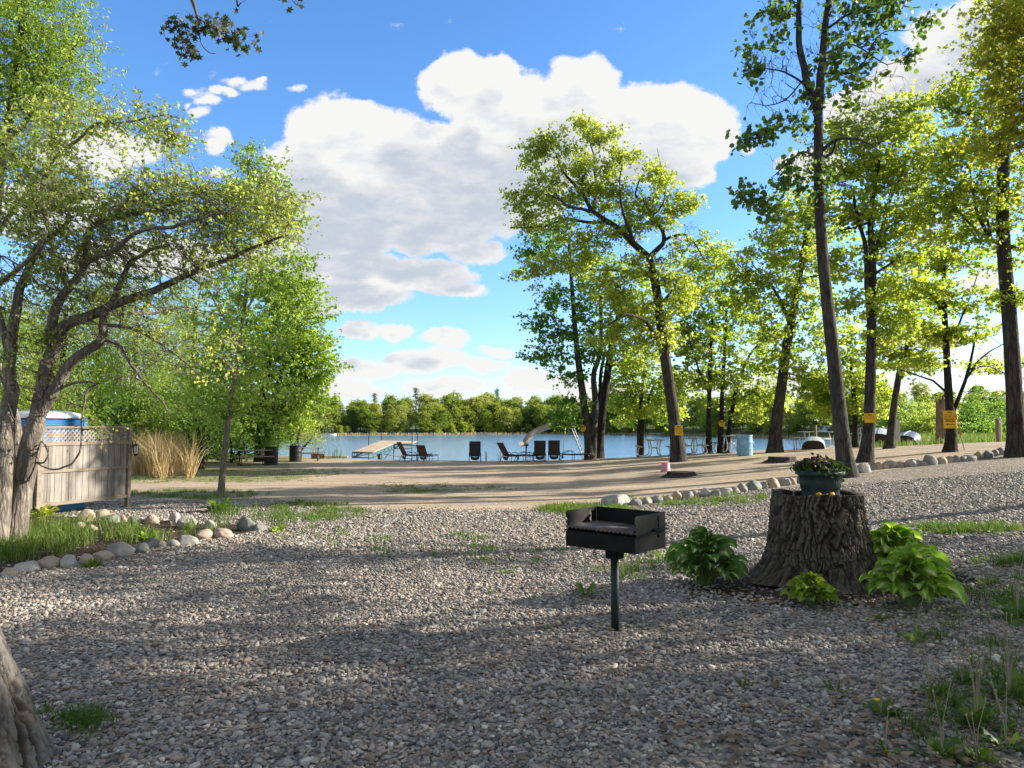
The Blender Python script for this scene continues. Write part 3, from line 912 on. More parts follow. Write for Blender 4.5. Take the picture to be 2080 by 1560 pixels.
def make_tree(name, label, cat, root, limbs, clusters, leaf, bark, group=None, branch_r=1.0, twigs=3, flare=1.5, seed=1, trunk_sides=12, bare=None, up_pref=.35, wig=.5, trunk_name='trunk', crown_name='crown', gnarl=1.0, hires=False):
    """limbs: [(world points, r0, r1)], first one is the trunk; clusters: (N,3) world leaf-cluster centres.
       leaf: dict(mat, size, n, sig, kind, up, droop)"""
    r = np.random.default_rng(seed)
    root = Vector(root)
    ro = np.array(root)
    t = thing(name, label, cat, root, group=group)
    tubes = []; nodes = []; rads = []
    for li, (pts, r0, r1) in enumerate(limbs):
        pts = [Vector(p) for p in pts]
        k = 6
        sm = np.array([tuple(p) for p in catmull(pts, k)])
        n = len(sm)
        tt = np.linspace(0, 1, n)
        rad = r0 + (r1 - r0) * tt
        if li > 0 and n > 4:
            ln = np.linalg.norm(sm[-1] - sm[0])
            w = (fbm(np.column_stack([tt * 6 * gnarl + li * 9.7, tt * 0 + seed, tt * 0]), 3, 5) - .5), (fbm(np.column_stack([tt * 6 * gnarl + li * 5.1, tt * 0 + seed + 40, tt * 0]), 3, 9) - .5)
            env = np.minimum(1, tt * 6)
            sm[:, 2] += w[0] * .09 * ln * wig * env; sm[:, 0] += w[1] * .09 * ln * wig * env; sm[:, 1] += w[1] * .09 * ln * wig * env
        if li == 0 and flare > 1:
            dd = np.linalg.norm(sm - sm[0], axis=1)
            rad = rad * (1 + (flare - 1) * np.exp(-dd / (1.6 * r0 + .05)))
        if not (hires and li == 0): tubes.append((sm - ro, rad, trunk_sides if r0 > .06 else 8 if r0 > .03 else 5))
        else: hi = (sm - ro, rad)
        nodes.append(sm[1 if li else n // 5:]); rads.append(rad[1 if li else n // 5:])
    NP = np.concatenate(nodes); NR = np.concatenate(rads)
    allc = np.concatenate([clusters, bare]) if bare is not None and len(bare) else clusters
    nl = len(clusters)
    if len(allc):
        d0 = np.array([np.min(np.linalg.norm(NP - c, axis=1)) for c in allc])
        for ci in np.argsort(d0):
            c = allc[ci]
            dv = NP - c
            cost = np.linalg.norm(dv, axis=1) + up_pref * np.maximum(0, dv[:, 2]) * 3
            j = int(np.argmin(cost))
            s = NP[j]; ln = np.linalg.norm(c - s)
            if ln < .05: continue
            mid = s + (c - s) * .5 + np.array([0, 0, .10 * ln]) + r.normal(0, .09 * ln, 3)
            m2 = s + (c - s) * .8 + r.normal(0, .06 * ln, 3) + np.array([0, 0, .05 * ln])
            pts = np.array([tuple(p) for p in catmull([s, mid, m2, c], 3)])
            rb = min(NR[j] * .62, (.008 + .011 * ln) * branch_r)
            rad = np.linspace(rb, .004 * branch_r + .001, len(pts))
            tubes.append((pts - ro, rad, 5 if rb > .02 else 4))
            NP = np.concatenate([NP, pts[2:]]); NR = np.concatenate([NR, rad[2:]])
    V, Fc = tubes_np(tubes)
    battr = None
    if hires:
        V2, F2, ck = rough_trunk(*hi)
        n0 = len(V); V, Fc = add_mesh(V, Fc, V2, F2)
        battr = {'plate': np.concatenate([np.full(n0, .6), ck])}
    tw = None
    if twigs and len(allc):
        twigs = max(twigs, 4) if leaf.get('n', 0) else twigs
        C = np.repeat(allc, twigs, 0)
        sg = np.asarray(leaf['sig'], float) * np.ones(3)
        dr_ = r.normal(0, 1, C.shape); dr_ /= np.linalg.norm(dr_, axis=1)[:, None]
        e = C + dr_ * r.uniform(.9, 2.9, (len(C), 1)) * sg - np.array([0, 0, leaf.get('drop', 0) * .6])
        m = (C + e) / 2 + r.normal(0, .20, C.shape) * sg
        if nl: tw = (C[:nl * twigs] - ro, m[:nl * twigs] - ro, e[:nl * twigs] - ro)
        w = .0045 * branch_r
        tv = []; an = np.array([0, 2.1, 4.2])
        offs = np.stack([np.cos(an), np.sin(an), np.sin(an + .7) * .6], -1)
        rings = np.stack([C[:, None] + offs * w, m[:, None] + offs * w * .75, e[:, None] + offs * w * .35], 1)  # (n,3,3,3)
        nT = len(C); b = len(V)
        base = (np.arange(nT) * 9)[:, None]
        loc = []
        for lv in (0, 1):
            for kk in range(3):
                loc.append((lv * 3 + kk, lv * 3 + (kk + 1) % 3, lv * 3 + 3 + (kk + 1) % 3, lv * 3 + 3 + kk))
        F2 = (base[:, :, None] + np.array(loc)[None]).reshape(-1, 4) + b
        V = np.concatenate([V, rings.reshape(-1, 3) - ro]); Fc = np.concatenate([Fc, F2])
    if battr: battr = {'plate': np.concatenate([battr['plate'], np.full(len(V) - len(battr['plate']), .6)])}
    np_mesh(trunk_name, V, Fc, bark, t, smooth=True, attrs=battr)
    if len(clusters) and leaf.get('n', 0):
        V, Fc, v = leaves_np(clusters - ro, leaf['n'], leaf['sig'], leaf['size'], leaf.get('kind', 'diamond'), leaf.get('up', .7), leaf.get('droop', 0), r=r, drop=leaf.get('drop', 0), tw=tw)
        np_mesh(crown_name, V, Fc, leaf['mat'], t, attrs={'v': v})
    return t

def in_ell(c, rad, n, r):
    d = r.normal(0, 1, (n, 3)); d /= np.linalg.norm(d, axis=1)[:, None]
    return np.asarray(c) + d * (r.random(n) ** .36)[:, None] * np.asarray(rad)

def px_clusters(Y, blobs, r, mult=1.0, zscale=.85):
    out = []
    mult = mult * 1.95
    for b in blobs:
        px, py, rx, ry, n = b[:5]
        dY = b[5] if len(b) > 5 else 0
        rz = b[6] if len(b) > 6 else None
        c = W(px, py, Y + dY)
        k = (Y + dY) / F
        out.append(in_ell(tuple(c), (rx * k * 1.25, (rz if rz else max(rx, ry) * k * zscale) * 1.25, ry * k * 1.3), max(1, int(round(n * mult))), r))
    return np.concatenate(out)

def px_tree(name, label, Y, limbs, blobs, leaf, bark, seed=1, bare=None, mult=1.0, cat='tree', **kw):
    r = np.random.default_rng(seed + 500)
    k = Y / F
    L = []
    for li, (pts, w0, w1) in enumerate(limbs):
        P = []
        for i, p in enumerate(pts):
            q = W(p[0], p[1], Y + (p[2] if len(p) > 2 else 0))
            if li == 0 and i == 0:
                q.z = gz(q.x, q.y) - .06
            P.append(q)
        L.append((P, w0 * k, w1 * k))
    root = L[0][0][0].copy(); root.z = gz(root.x, root.y)
    cl = px_clusters(Y, blobs, r, mult) if blobs else np.zeros((0, 3))
    br = px_clusters(Y, bare, r) if bare else None
    return make_tree(name, label, cat, root, L, cl, leaf, bark, seed=seed, bare=br, **kw)

# --- leaves and bark
ML_OAK = leafmat('oak_leaf', [(0, (0.112, 0.147, 0.027)), (.45, (0.270, 0.327, 0.051)), (.8, (0.412, 0.439, 0.083)), (1, (0.444, 0.344, 0.117))], (1.86, 1.84, 1.25), .62)
ML_MAPLE = leafmat('maple_leaf', [(0, (0.096, 0.147, 0.025)), (.45, (0.235, 0.303, 0.044)), (.8, (0.373, 0.404, 0.070)), (1, (0.511, 0.445, 0.098))], (1.86, 1.84, 1.25), .62)
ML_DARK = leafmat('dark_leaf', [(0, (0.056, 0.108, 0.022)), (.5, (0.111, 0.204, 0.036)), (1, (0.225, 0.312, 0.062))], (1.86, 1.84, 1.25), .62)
ML_BRIGHT = leafmat('bright_leaf', [(0, (0.101, 0.158, 0.027)), (.45, (0.208, 0.294, 0.047)), (.85, (0.309, 0.375, 0.075)), (1, (0.381, 0.400, 0.124))], (1.86, 1.84, 1.25), .62)
ML_WILLOW = leafmat('willow_leaf', [(0, (0.096, 0.153, 0.033)), (.45, (0.209, 0.282, 0.052)), (.85, (0.338, 0.397, 0.079)), (1, (0.436, 0.413, 0.109))], (1.86, 1.84, 1.25), .62)
ML_ELDER = leafmat('elder_leaf', [(0, (0.112, 0.147, 0.042)), (.4, (0.255, 0.320, 0.075)), (.8, (0.416, 0.467, 0.114)), (1, (0.494, 0.433, 0.202))], (1.86, 1.84, 1.25), .62)
ML_VINE = leafmat('vine_leaf', [(0, (0.054, 0.096, 0.020)), (.5, (0.108, 0.182, 0.035)), (.85, (0.198, 0.269, 0.043)), (1, (0.342, 0.346, 0.043))], (1.5, 1.6, .7), .4)
ML_ORANGE = leafmat('amber_leaf', [(0, (0.137, 0.166, 0.020)), (.5, (0.285, 0.314, 0.037)), (.85, (0.359, 0.398, 0.052)), (1, (0.254, 0.430, 0.061))], (1.8, 1.6, .7), .58)
ML_ASPEN = leafmat('aspen_leaf', [(0, (0.082, 0.148, 0.031)), (.5, (0.191, 0.295, 0.046)), (1, (0.330, 0.394, 0.076))], (1.86, 1.84, 1.25), .62)
MB_OAK = barkmat('oak_bark', (.013, .011, .009), (.098, .086, .074), 17)
MB_GREY = barkmat('grey_bark', (.015, .0135, .012), (.105, .096, .085), 22, .7, .02)
MB_DARK = barkmat('dark_bark', (.009, .008, .007), (.06, .052, .044), 20, .6, .02)
MB_PALE = barkmat('pale_bark', (.05, .042, .033), (.31, .265, .215), 20, .8, .02)
MB_YOUNG = barkmat('young_bark', (.10, .085, .06), (.27, .235, .17), 30, .3, .008)

def lf(mat, size, n, sig, kind='diamond', up=.7, droop=.0, drop=0.0):
    return dict(mat=mat, size=size * (.84 if n > 15 else 1), n=int(n * (1.08 if n > 15 else 1.2)), sig=sig, kind=kind, up=up * .4, droop=droop, drop=drop)

# ---- left side
px_tree('oak_tree', 'furrowed oak trunk in the bottom left corner, its leafy twig hanging overhead', 3.45,
    [([(-62, 1600), (-82, 1475), (-118, 1345), (-165, 1165), (-190, 900), (-215, 600), (-205, 200), (-170, -220), (-140, -700)], 108, 62),
     ([(-180, -150), (40, -330, .4), (250, -250, .7), (370, -60, .6), (389, 0, .6), (404, 38, .6)], 14, 2.6),
     ([(404, 38, .6), (404, 62, .62), (410, 90, .64), (424, 106, .64), (437, 109, .64)], 2.2, .9),
     ([(404, 38, .6), (430, 55, .6), (455, 68, .58), (478, 76, .56)], 1.8, .8),
     ([(404, 55, .6), (392, 66, .6), (378, 80, .58), (370, 92, .58)], 1.5, .7),
     ([(100, -330, .4), (300, -300, 0), (470, -150, .3), (480, 2, .6), (490, 4, .6)], 8, 1.0),
     ([(-205, 200), (-420, -100), (-650, -250), (-800, -500)], 30, 8), ([(-170, -220), (-60, -600, 1), (100, -900, 1)], 25, 6)],
    [(425, 42, 22, 12, 4, .6, .05), (372, 66, 14, 10, 3, .6, .04), (384, 96, 14, 9, 3, .6, .04), (486, 72, 12, 13, 4, .56, .04), (590, -6, 14, 8, 2, .6, .05),
     (-700, -300, 300, 200, 60), (-300, -600, 400, 200, 60), (200, -800, 300, 200, 30)],
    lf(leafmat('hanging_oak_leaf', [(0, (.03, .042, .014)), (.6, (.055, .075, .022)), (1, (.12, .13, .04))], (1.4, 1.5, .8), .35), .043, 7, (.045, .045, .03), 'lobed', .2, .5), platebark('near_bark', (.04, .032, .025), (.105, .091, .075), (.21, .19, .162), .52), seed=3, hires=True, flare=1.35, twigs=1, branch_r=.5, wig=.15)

px_tree('box_elder', 'many-stemmed leaning tree with crooked arching limbs in front of the wooden screen', 10.0,
    [([(22, 1102), (42, 1000), (62, 905), (75, 850)], 22.7, 17.2),
     ([(75, 852), (84, 769), (101, 702), (130, 660), (190, 637), (256, 608), (322, 578), (387, 547), (440, 528), (500, 505), (590, 480)], 15.1, 2.2),
     ([(75, 852), (111, 796), (161, 729), (205, 695), (217, 660), (222, 630), (240, 600), (250, 560), (262, 530), (300, 512), (340, 500)], 11.8, 2.6),
     ([(212, 690), (240, 700), (265, 740), (290, 770), (315, 800), (338, 832)], 4.6, 1.4),
     ([(217, 660), (250, 665), (290, 675), (330, 700), (370, 730), (408, 766)], 4.2, 1.0),
     ([(101, 702), (110, 640), (140, 590), (165, 540), (190, 470), (250, 440), (320, 425), (392, 405)], 10.9, 2.2),
     ([(140, 590), (120, 520, .6), (95, 440, .8), (70, 380, .8), (72, 330, .8)], 6.7, 1.9),
     ([(95, 440, .8), (92, 360, .6), (148, 289, .3), (188, 259), (236, 252), (320, 238), (358, 240)], 4.6, 1.1),
     ([(165, 540), (230, 500, -.6), (330, 460, -1), (430, 440, -1.2), (480, 420, -1.2)], 5.9, 1.2),
     ([(190, 637), (300, 640, 1), (380, 625, 1.4), (450, 640, 1.6)], 4.2, 1.1),
     ([(-6, 1104, -.4), (4, 1000, -.3), (12, 900, -.2), (20, 800), (22, 740), (30, 640), (40, 560), (80, 500), (130, 440)], 19.3, 3.8),
     ([(22, 740), (0, 660), (-14, 600), (20, 560, -.5), (60, 520, -.8), (100, 480, -.8)], 8.4, 2.2),
     ([(48, 1050, 1), (44, 940, 1), (34, 850, 1), (10, 760, 1), (-40, 640, 1.2)], 12.6, 6.0),
     ([(111, 796), (150, 778), (185, 776), (200, 790)], 3.4, 1.5),
     ([(200, 778), (178, 790), (172, 830), (164, 882), (158, 916), (144, 944), (118, 955), (92, 950), (72, 938)], 2.2, 1.8),
     ([(72, 938), (88, 940), (97, 922), (90, 902), (78, 893)], 2.0, 1.7)],
    [(80, 330, 110, 50, 26), (150, 260, 110, 36, 16, .4), (290, 252, 72, 22, 14), (342, 295, 22, 45, 5), (50, 420, 90, 60, 20), (210, 405, 110, 36, 24), (340, 385, 80, 40, 20),
     (450, 410, 70, 36, 18), (545, 425, 70, 45, 20), (500, 478, 80, 30, 16), (50, 545, 90, 70, 16), (150, 490, 100, 55, 18), (330, 470, 110, 55, 18), (430, 535, 90, 36, 10),
     (250, 560, 100, 60, 12), (110, 620, 90, 50, 9), (330, 640, 90, 40, 7), (40, 720, 60, 60, 5), (420, 700, 60, 60, 6, .8), (190, 862, 20, 10, 1)],
    lf(ML_ELDER, .062, 34, (.24, .24, .13), 'diamond', .55, .35), MB_PALE, seed=5, twigs=6, branch_r=1.15, trunk_sides=18, flare=1.25,
    bare=[(120, 560, 120, 120, 40), (250, 600, 130, 90, 36), (330, 520, 130, 70, 26), (90, 780, 70, 90, 10), (300, 720, 90, 60, 12), (200, 420, 150, 80, 26), (430, 470, 110, 60, 18)])

px_tree('ash_tree', 'tall bright green ash rising out of the top left of the picture', 14.5,
    [([(-70, 1060), (-60, 900), (-45, 700), (-20, 500), (10, 300), (40, 100), (60, -120), (70, -300)], 15, 4),
     ([(10, 300), (80, 200), (130, 130), (160, 80)], 5, 1.5), ([(-20, 500), (50, 400), (100, 330), (130, 260)], 5, 1.5)],
    [(70, 50, 95, 70, 40), (110, 120, 70, 70, 30), (20, 170, 90, 70, 30), (95, 205, 85, 55, 26), (40, -60, 130, 80, 30), (0, 290, 60, 50, 14), (-120, 100, 130, 160, 40), (-100, -150, 150, 120, 24), (60, 380, 70, 50, 10)],
    lf(ML_BRIGHT, .105, 60, (.30, .30, .17), 'narrow', .45, .9), MB_GREY, seed=8, twigs=3)

px_tree('aspen_sapling', 'slender young aspen leaning over the gravel edge, alone in front of the big maple', 16.6,
    [([(448, 1010), (453, 950), (463, 860), (474, 780), (488, 700), (498, 610), (507, 530), (511, 440), (505, 360), (502, 305)], 7, 1.2),
     ([(463, 860), (500, 800), (540, 770)], 2.4, .8), ([(498, 640), (530, 560), (550, 470), (562, 380)], 3, .8), ([(488, 700), (450, 640), (425, 590)], 2.6, .8)],
    [(503, 325, 14, 28, 7), (520, 362, 22, 26, 7), (562, 362, 14, 28, 6), (538, 400, 40, 36, 10), (585, 440, 26, 24, 5), (468, 392, 15, 15, 4), (525, 490, 66, 60, 20), (470, 560, 60, 66, 18),
     (560, 560, 52, 60, 14), (466, 680, 64, 90, 28), (530, 680, 60, 80, 18), (456, 780, 72, 56, 22), (540, 780, 60, 66, 14), (428, 832, 50, 30, 8), (620, 540, 20, 16, 3)],
    lf(ML_ASPEN, .068, 38, (.24, .24, .17), 'round', .3, .3), MB_YOUNG, seed=9, twigs=4, flare=1.3)

px_tree('maple_tree', 'rounded bright green maple with a dark double trunk behind the young aspen', 33.0,
    [([(530, 908), (531, 870), (536, 800), (550, 700), (562, 600)], 11, 4), ([(543, 906), (547, 850), (570, 760), (590, 680)], 8, 3)],
    [(562, 575, 56, 40, 22), (592, 618, 52, 52, 28), (612, 680, 50, 50, 28), (622, 742, 44, 42, 28), (622, 792, 40, 32, 20), (560, 660, 80, 80, 44), (550, 760, 86, 70, 44), (480, 790, 70, 60, 26), (598, 838, 56, 26, 16), (520, 842, 70, 26, 16), (480, 690, 60, 60, 20)],
    lf(ML_BRIGHT, .17, 46, (.42, .42, .22), 'diamond', .55, .3), MB_DARK, seed=12, twigs=2)

WILL = lf(ML_WILLOW, .19, 62, (.38, .38, .30), 'narrow', .1, 1.4, 1.3)
for i, (Y, base, lim, bl, lab) in enumerate([
    (27, (-40, 935), [(-30, 800), (0, 650)], [(-20, 640, 90, 70, 26), (20, 720, 100, 70, 26), (-60, 780, 110, 70, 26), (60, 800, 90, 60, 18)], 'pale green willow at the left edge behind the wooden screen'),
    (31, (120, 930), [(125, 780), (135, 620)], [(130, 600, 90, 60, 26), (110, 690, 120, 70, 34), (150, 770, 110, 70, 30), (90, 830, 100, 40, 14)], 'weeping willow right above the blue toilet'),
    (36, (265, 925), [(270, 780), (280, 640)], [(275, 600, 80, 60, 26), (260, 690, 100, 70, 34), (290, 780, 100, 70, 32), (270, 845, 100, 35, 14)], 'weeping willow behind the dry reeds'),
    (40, (385, 915), [(390, 780), (400, 620)], [(400, 590, 70, 60, 24), (390, 690, 90, 70, 32), (410, 780, 90, 70, 30), (390, 850, 80, 30, 12)], 'willow between the dry reeds and the young aspen'),
    (44, (200, 905), [(200, 760), (200, 600)], [(200, 560, 70, 50, 22), (190, 650, 110, 70, 30), (330, 700, 80, 80, 24), (60, 640, 80, 90, 24)], 'tallest willow, seen through the branches of the many-stemmed tree')]):
    px_tree('willow_tree', lab, Y, [([base] + lim, 9, 3)], bl, WILL, MB_GREY, seed=20 + i, twigs=1, group='willows on the left bank')
px_tree('dark_shrub', 'dark many-stemmed shrub at the right end of the dry reeds', 27,
    [([(408, 950), (405, 900), (398, 850)], 6, 2), ([(410, 948), (425, 880), (440, 840)], 4, 1.5), ([(405, 948), (385, 890), (365, 850)], 4, 1.5), ([(407, 948), (412, 880), (415, 830)], 4, 1.5)],
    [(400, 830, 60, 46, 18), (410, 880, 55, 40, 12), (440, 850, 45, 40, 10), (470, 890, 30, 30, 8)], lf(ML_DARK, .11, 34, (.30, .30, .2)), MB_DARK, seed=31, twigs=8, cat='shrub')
px_tree('bank_shrub', 'yellow-green willow shrub on the bank left of the dock', 36.5,
    [([(600, 925), (605, 890), (615, 850)], 4, 1.5), ([(600, 925), (585, 880)], 3, 1), ([(604, 925), (640, 880)], 3, 1)],
    [(612, 862, 48, 34, 24), (585, 895, 46, 22, 14), (645, 878, 22, 24, 10), (560, 880, 40, 30, 14)], lf(ML_ELDER, .10, 46, (.34, .34, .24), 'narrow', .3, .2), MB_GREY, seed=32, twigs=5, cat='shrub')
px_tree('bank_bush', 'low dark green bush under the maple beside the brown picnic table', 32,
    [([(470, 935), (470, 905), (465, 880)], 3, 1), ([(475, 935), (500, 900)], 3, 1)],
    [(460, 900, 40, 28, 14), (500, 890, 40, 30, 14), (545, 885, 40, 25, 10), (430, 905, 40, 28, 10)], lf(ML_DARK, .12, 40, (.3, .3, .2)), MB_DARK, seed=33, twigs=4, cat='shrub')

for i, (Y, px, py, rx, ry, mat, lab) in enumerate([
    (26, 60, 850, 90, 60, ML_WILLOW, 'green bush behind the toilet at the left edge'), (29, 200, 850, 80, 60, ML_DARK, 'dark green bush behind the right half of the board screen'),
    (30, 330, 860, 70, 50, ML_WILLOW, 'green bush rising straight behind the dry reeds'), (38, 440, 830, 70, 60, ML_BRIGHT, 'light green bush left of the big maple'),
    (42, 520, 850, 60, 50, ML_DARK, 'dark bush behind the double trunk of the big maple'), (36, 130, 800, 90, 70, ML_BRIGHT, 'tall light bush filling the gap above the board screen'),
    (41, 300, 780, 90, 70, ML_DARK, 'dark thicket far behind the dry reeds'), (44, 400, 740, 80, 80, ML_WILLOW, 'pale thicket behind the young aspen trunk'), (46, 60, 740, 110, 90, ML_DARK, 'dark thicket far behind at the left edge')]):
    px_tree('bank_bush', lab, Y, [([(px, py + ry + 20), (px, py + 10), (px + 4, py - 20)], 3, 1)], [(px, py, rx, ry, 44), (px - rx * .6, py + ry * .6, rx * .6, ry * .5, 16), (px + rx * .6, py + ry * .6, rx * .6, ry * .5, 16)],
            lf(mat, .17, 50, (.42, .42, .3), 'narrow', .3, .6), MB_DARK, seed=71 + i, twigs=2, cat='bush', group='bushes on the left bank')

# ---- middle
ob = [(1192, 250, 18, 22, 6), (1223, 275, 24, 18, 6), (1127, 292, 32, 22, 8), (1088, 318, 26, 24, 7), (1173, 340, 40, 34, 12), (1096, 373, 36, 28, 9), (1058, 412, 24, 22, 6), (1130, 415, 40, 30, 9),
      (1268, 315, 30, 22, 7), (1230, 373, 40, 34, 12), (1185, 400, 34, 26, 8), (1250, 412, 36, 28, 9), (1335, 356, 28, 22, 7), (1346, 395, 34, 26, 8), (1392, 415, 26, 16, 6), (1348, 442, 34, 22, 7), (1290, 430, 30, 24, 7),
      (1088, 452, 40, 16, 6), (1150, 468, 36, 20, 7), (1215, 480, 38, 22, 8), (1270, 466, 30, 20, 6), (1088, 558, 36, 16, 7), (1127, 540, 34, 20, 7), (1192, 527, 40, 26, 9), (1230, 585, 40, 28, 10), (1290, 546, 34, 24, 8),
      (1365, 554, 36, 28, 10), (1378, 604, 30, 28, 10), (1327, 642, 34, 26, 8), (1270, 623, 40, 26, 9), (1230, 680, 36, 24, 7), (1290, 684, 36, 22, 7), (1385, 500, 18, 14, 3), (1428, 488, 8, 8, 2), (1350, 690, 36, 26, 7)]
px_tree('oak_tree', 'big yellow-green oak leaning over the middle of the beach, square yellow sign on it', 27,
    [([(1379, 953), (1374, 890), (1362, 800), (1346, 690), (1338, 620), (1328, 560), (1318, 522)], 13.5, 7.5),
     ([(1318, 524), (1290, 498), (1272, 478), (1245, 455), (1205, 430), (1190, 405), (1165, 375), (1145, 350), (1128, 318)], 7.5, 1.6),
     ([(1245, 455), (1200, 452), (1150, 446), (1100, 462), (1034, 463)], 4, .8), ([(1205, 430), (1160, 420, -1), (1135, 405, -1), (1108, 392, -1)], 3.5, 1),
     ([(1319, 524), (1333, 508), (1347, 490), (1345, 465), (1325, 440), (1312, 410), (1292, 395), (1300, 365)], 6, 1.4),
     ([(1347, 490), (1368, 480), (1395, 478), (1416, 502), (1432, 531)], 3.5, .8), ([(1325, 560), (1295, 552, 1), (1230, 550, 1.5), (1150, 545, 1), (1092, 562, 1)], 4.5, 1),
     ([(1338, 690), (1310, 650, -1), (1270, 640, -2), (1235, 660, -2)], 4, 1), ([(1352, 715), (1385, 650, 1), (1420, 690, 1.5)], 3, .8), ([(1338, 620), (1365, 590), (1380, 560)], 3.5, 1), ([(1205, 430), (1210, 350, 1.5), (1195, 270, 1.5)], 4, 1),
     ([(1290, 498), (1262, 420, -1.5), (1262, 330, -1.5)], 4, 1), ([(1325, 440), (1350, 400), (1336, 300)], 2.5, .4)],
    ob, lf(ML_OAK, .13, 44, (.26, .26, .17), 'diamond', .35, .2), MB_OAK, seed=41, twigs=5, flare=1.5, trunk_sides=16, mult=1.25,
    bare=[(1240, 285, 24, 16, 8, 0, .3), (1400, 470, 25, 14, 4, 0, .5), (1080, 455, 40, 12, 6, 0, .6)])
px_tree('twin_trunk_tree', 'twin-trunked tree beside the slide with a round yellow sign on it', 33,
    [([(1199, 936), (1192, 860), (1178, 760), (1170, 690), (1163, 600), (1156, 490)], 9.5, 3), ([(1204, 930), (1206, 850), (1209, 760), (1216, 690), (1222, 600)], 8, 3)],
    [(1112, 488, 36, 26, 9), (1090, 520, 30, 16, 5), (1130, 600, 40, 24, 8), (1100, 648, 30, 14, 5), (1135, 690, 42, 20, 8), (1112, 722, 40, 14, 7), (1152, 765, 30, 16, 5), (1190, 560, 40, 55, 14), (1178, 650, 40, 36, 10), (1155, 832, 24, 22, 7), (1135, 860, 16, 10, 4), (1200, 720, 30, 24, 6)],
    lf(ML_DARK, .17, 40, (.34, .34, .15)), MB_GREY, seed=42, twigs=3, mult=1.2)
px_tree('leaning_tree', 'dark leaning trunk just right of the twin-trunked tree', 34,
    [([(1214, 934), (1221, 860), (1236, 745), (1250, 670), (1268, 590)], 10.5, 4), ([(1222, 850, .6), (1220, 780, .6), (1226, 720, .6), (1240, 640, .6)], 5, 2)],
    [(1240, 560, 44, 50, 14), (1262, 640, 50, 46, 18), (1236, 700, 46, 34, 12), (1285, 722, 40, 28, 10), (1300, 600, 40, 40, 10)], lf(ML_MAPLE, .17, 40, (.38, .38, .16)), MB_DARK, seed=43, twigs=3)
px_tree('young_maple', 'small double-stemmed maple with low yellow leaves left of the big oak', 36,
    [([(1298, 926), (1299, 860), (1304, 800), (1312, 710)], 5.5, 2), ([(1304, 924), (1308, 850), (1322, 800), (1345, 760)], 4.5, 1.6)],
    [(1248, 800, 34, 28, 14), (1270, 842, 40, 18, 13), (1322, 788, 44, 36, 18), (1310, 735, 40, 36, 14), (1352, 826, 40, 26, 14), (1375, 775, 34, 36, 12), (1275, 760, 40, 30, 12)], lf(ML_MAPLE, .16, 42, (.36, .36, .15)), MB_DARK, seed=44, twigs=3)
for i, (lim, bl, lab) in enumerate([
    ([([(1440, 922), (1440, 850), (1442, 750), (1448, 640)], 6.5, 2.5), ([(1441, 800), (1415, 740), (1400, 690)], 3, 1)], [(1402, 600, 42, 56, 20), (1425, 700, 46, 46, 18), (1402, 782, 40, 36, 12), (1440, 540, 30, 40, 10), (1390, 690, 30, 30, 8)], 'dark straight maple, left one of the three by the blue barrel'),
    ([([(1463, 924), (1465, 850), (1470, 740), (1476, 630)], 6.5, 2.5)], [(1470, 555, 42, 56, 18), (1484, 655, 44, 56, 18), (1470, 760, 44, 40, 14)], 'dark maple with a round yellow sign on its trunk'),
    ([([(1474, 920), (1483, 860), (1496, 790), (1518, 730), (1548, 690)], 5.5, 2), ([(1490, 820), (1530, 800), (1570, 830)], 2.2, .8)], [(1532, 640, 46, 46, 16), (1542, 740, 46, 36, 14), (1522, 818, 46, 30, 14), (1562, 805, 34, 24, 8)], 'thin maple leaning right behind the blue barrel')]):
    px_tree('maple_tree', lab, 32.5 + i * .5, lim, bl, lf(ML_MAPLE, .17, 40, (.36, .36, .15)), MB_DARK, seed=45 + i, twigs=3, mult=1.15)
px_tree('maple_tree', 'stout maple at the water edge curving right, just right of the blue barrel', 30,
    [([(1574, 918), (1577, 860), (1588, 780), (1600, 690), (1610, 640), (1622, 570), (1632, 510), (1646, 440), (1658, 370)], 12.5, 3.2), ([(1605, 660), (1580, 600), (1550, 560), (1530, 540)], 4, 1), ([(1622, 570), (1660, 560), (1700, 560)], 3.5, 1), ([(1600, 690), (1625, 650), (1660, 650)], 3.5, 1)],
    [(1560, 540, 56, 36, 16), (1600, 496, 66, 44, 20), (1540, 605, 50, 34, 14), (1650, 440, 56, 56, 20), (1602, 425, 46, 34, 10), (1640, 605, 50, 46, 16), (1662, 682, 56, 46, 16), (1572, 682, 46, 36, 12), (1680, 520, 50, 56, 14), (1640, 762, 40, 26, 8), (1590, 740, 34, 20, 6), (1500, 560, 30, 30, 6)],
    lf(ML_MAPLE, .16, 44, (.36, .36, .16)), MB_OAK, seed=51, twigs=4, flare=1.6)

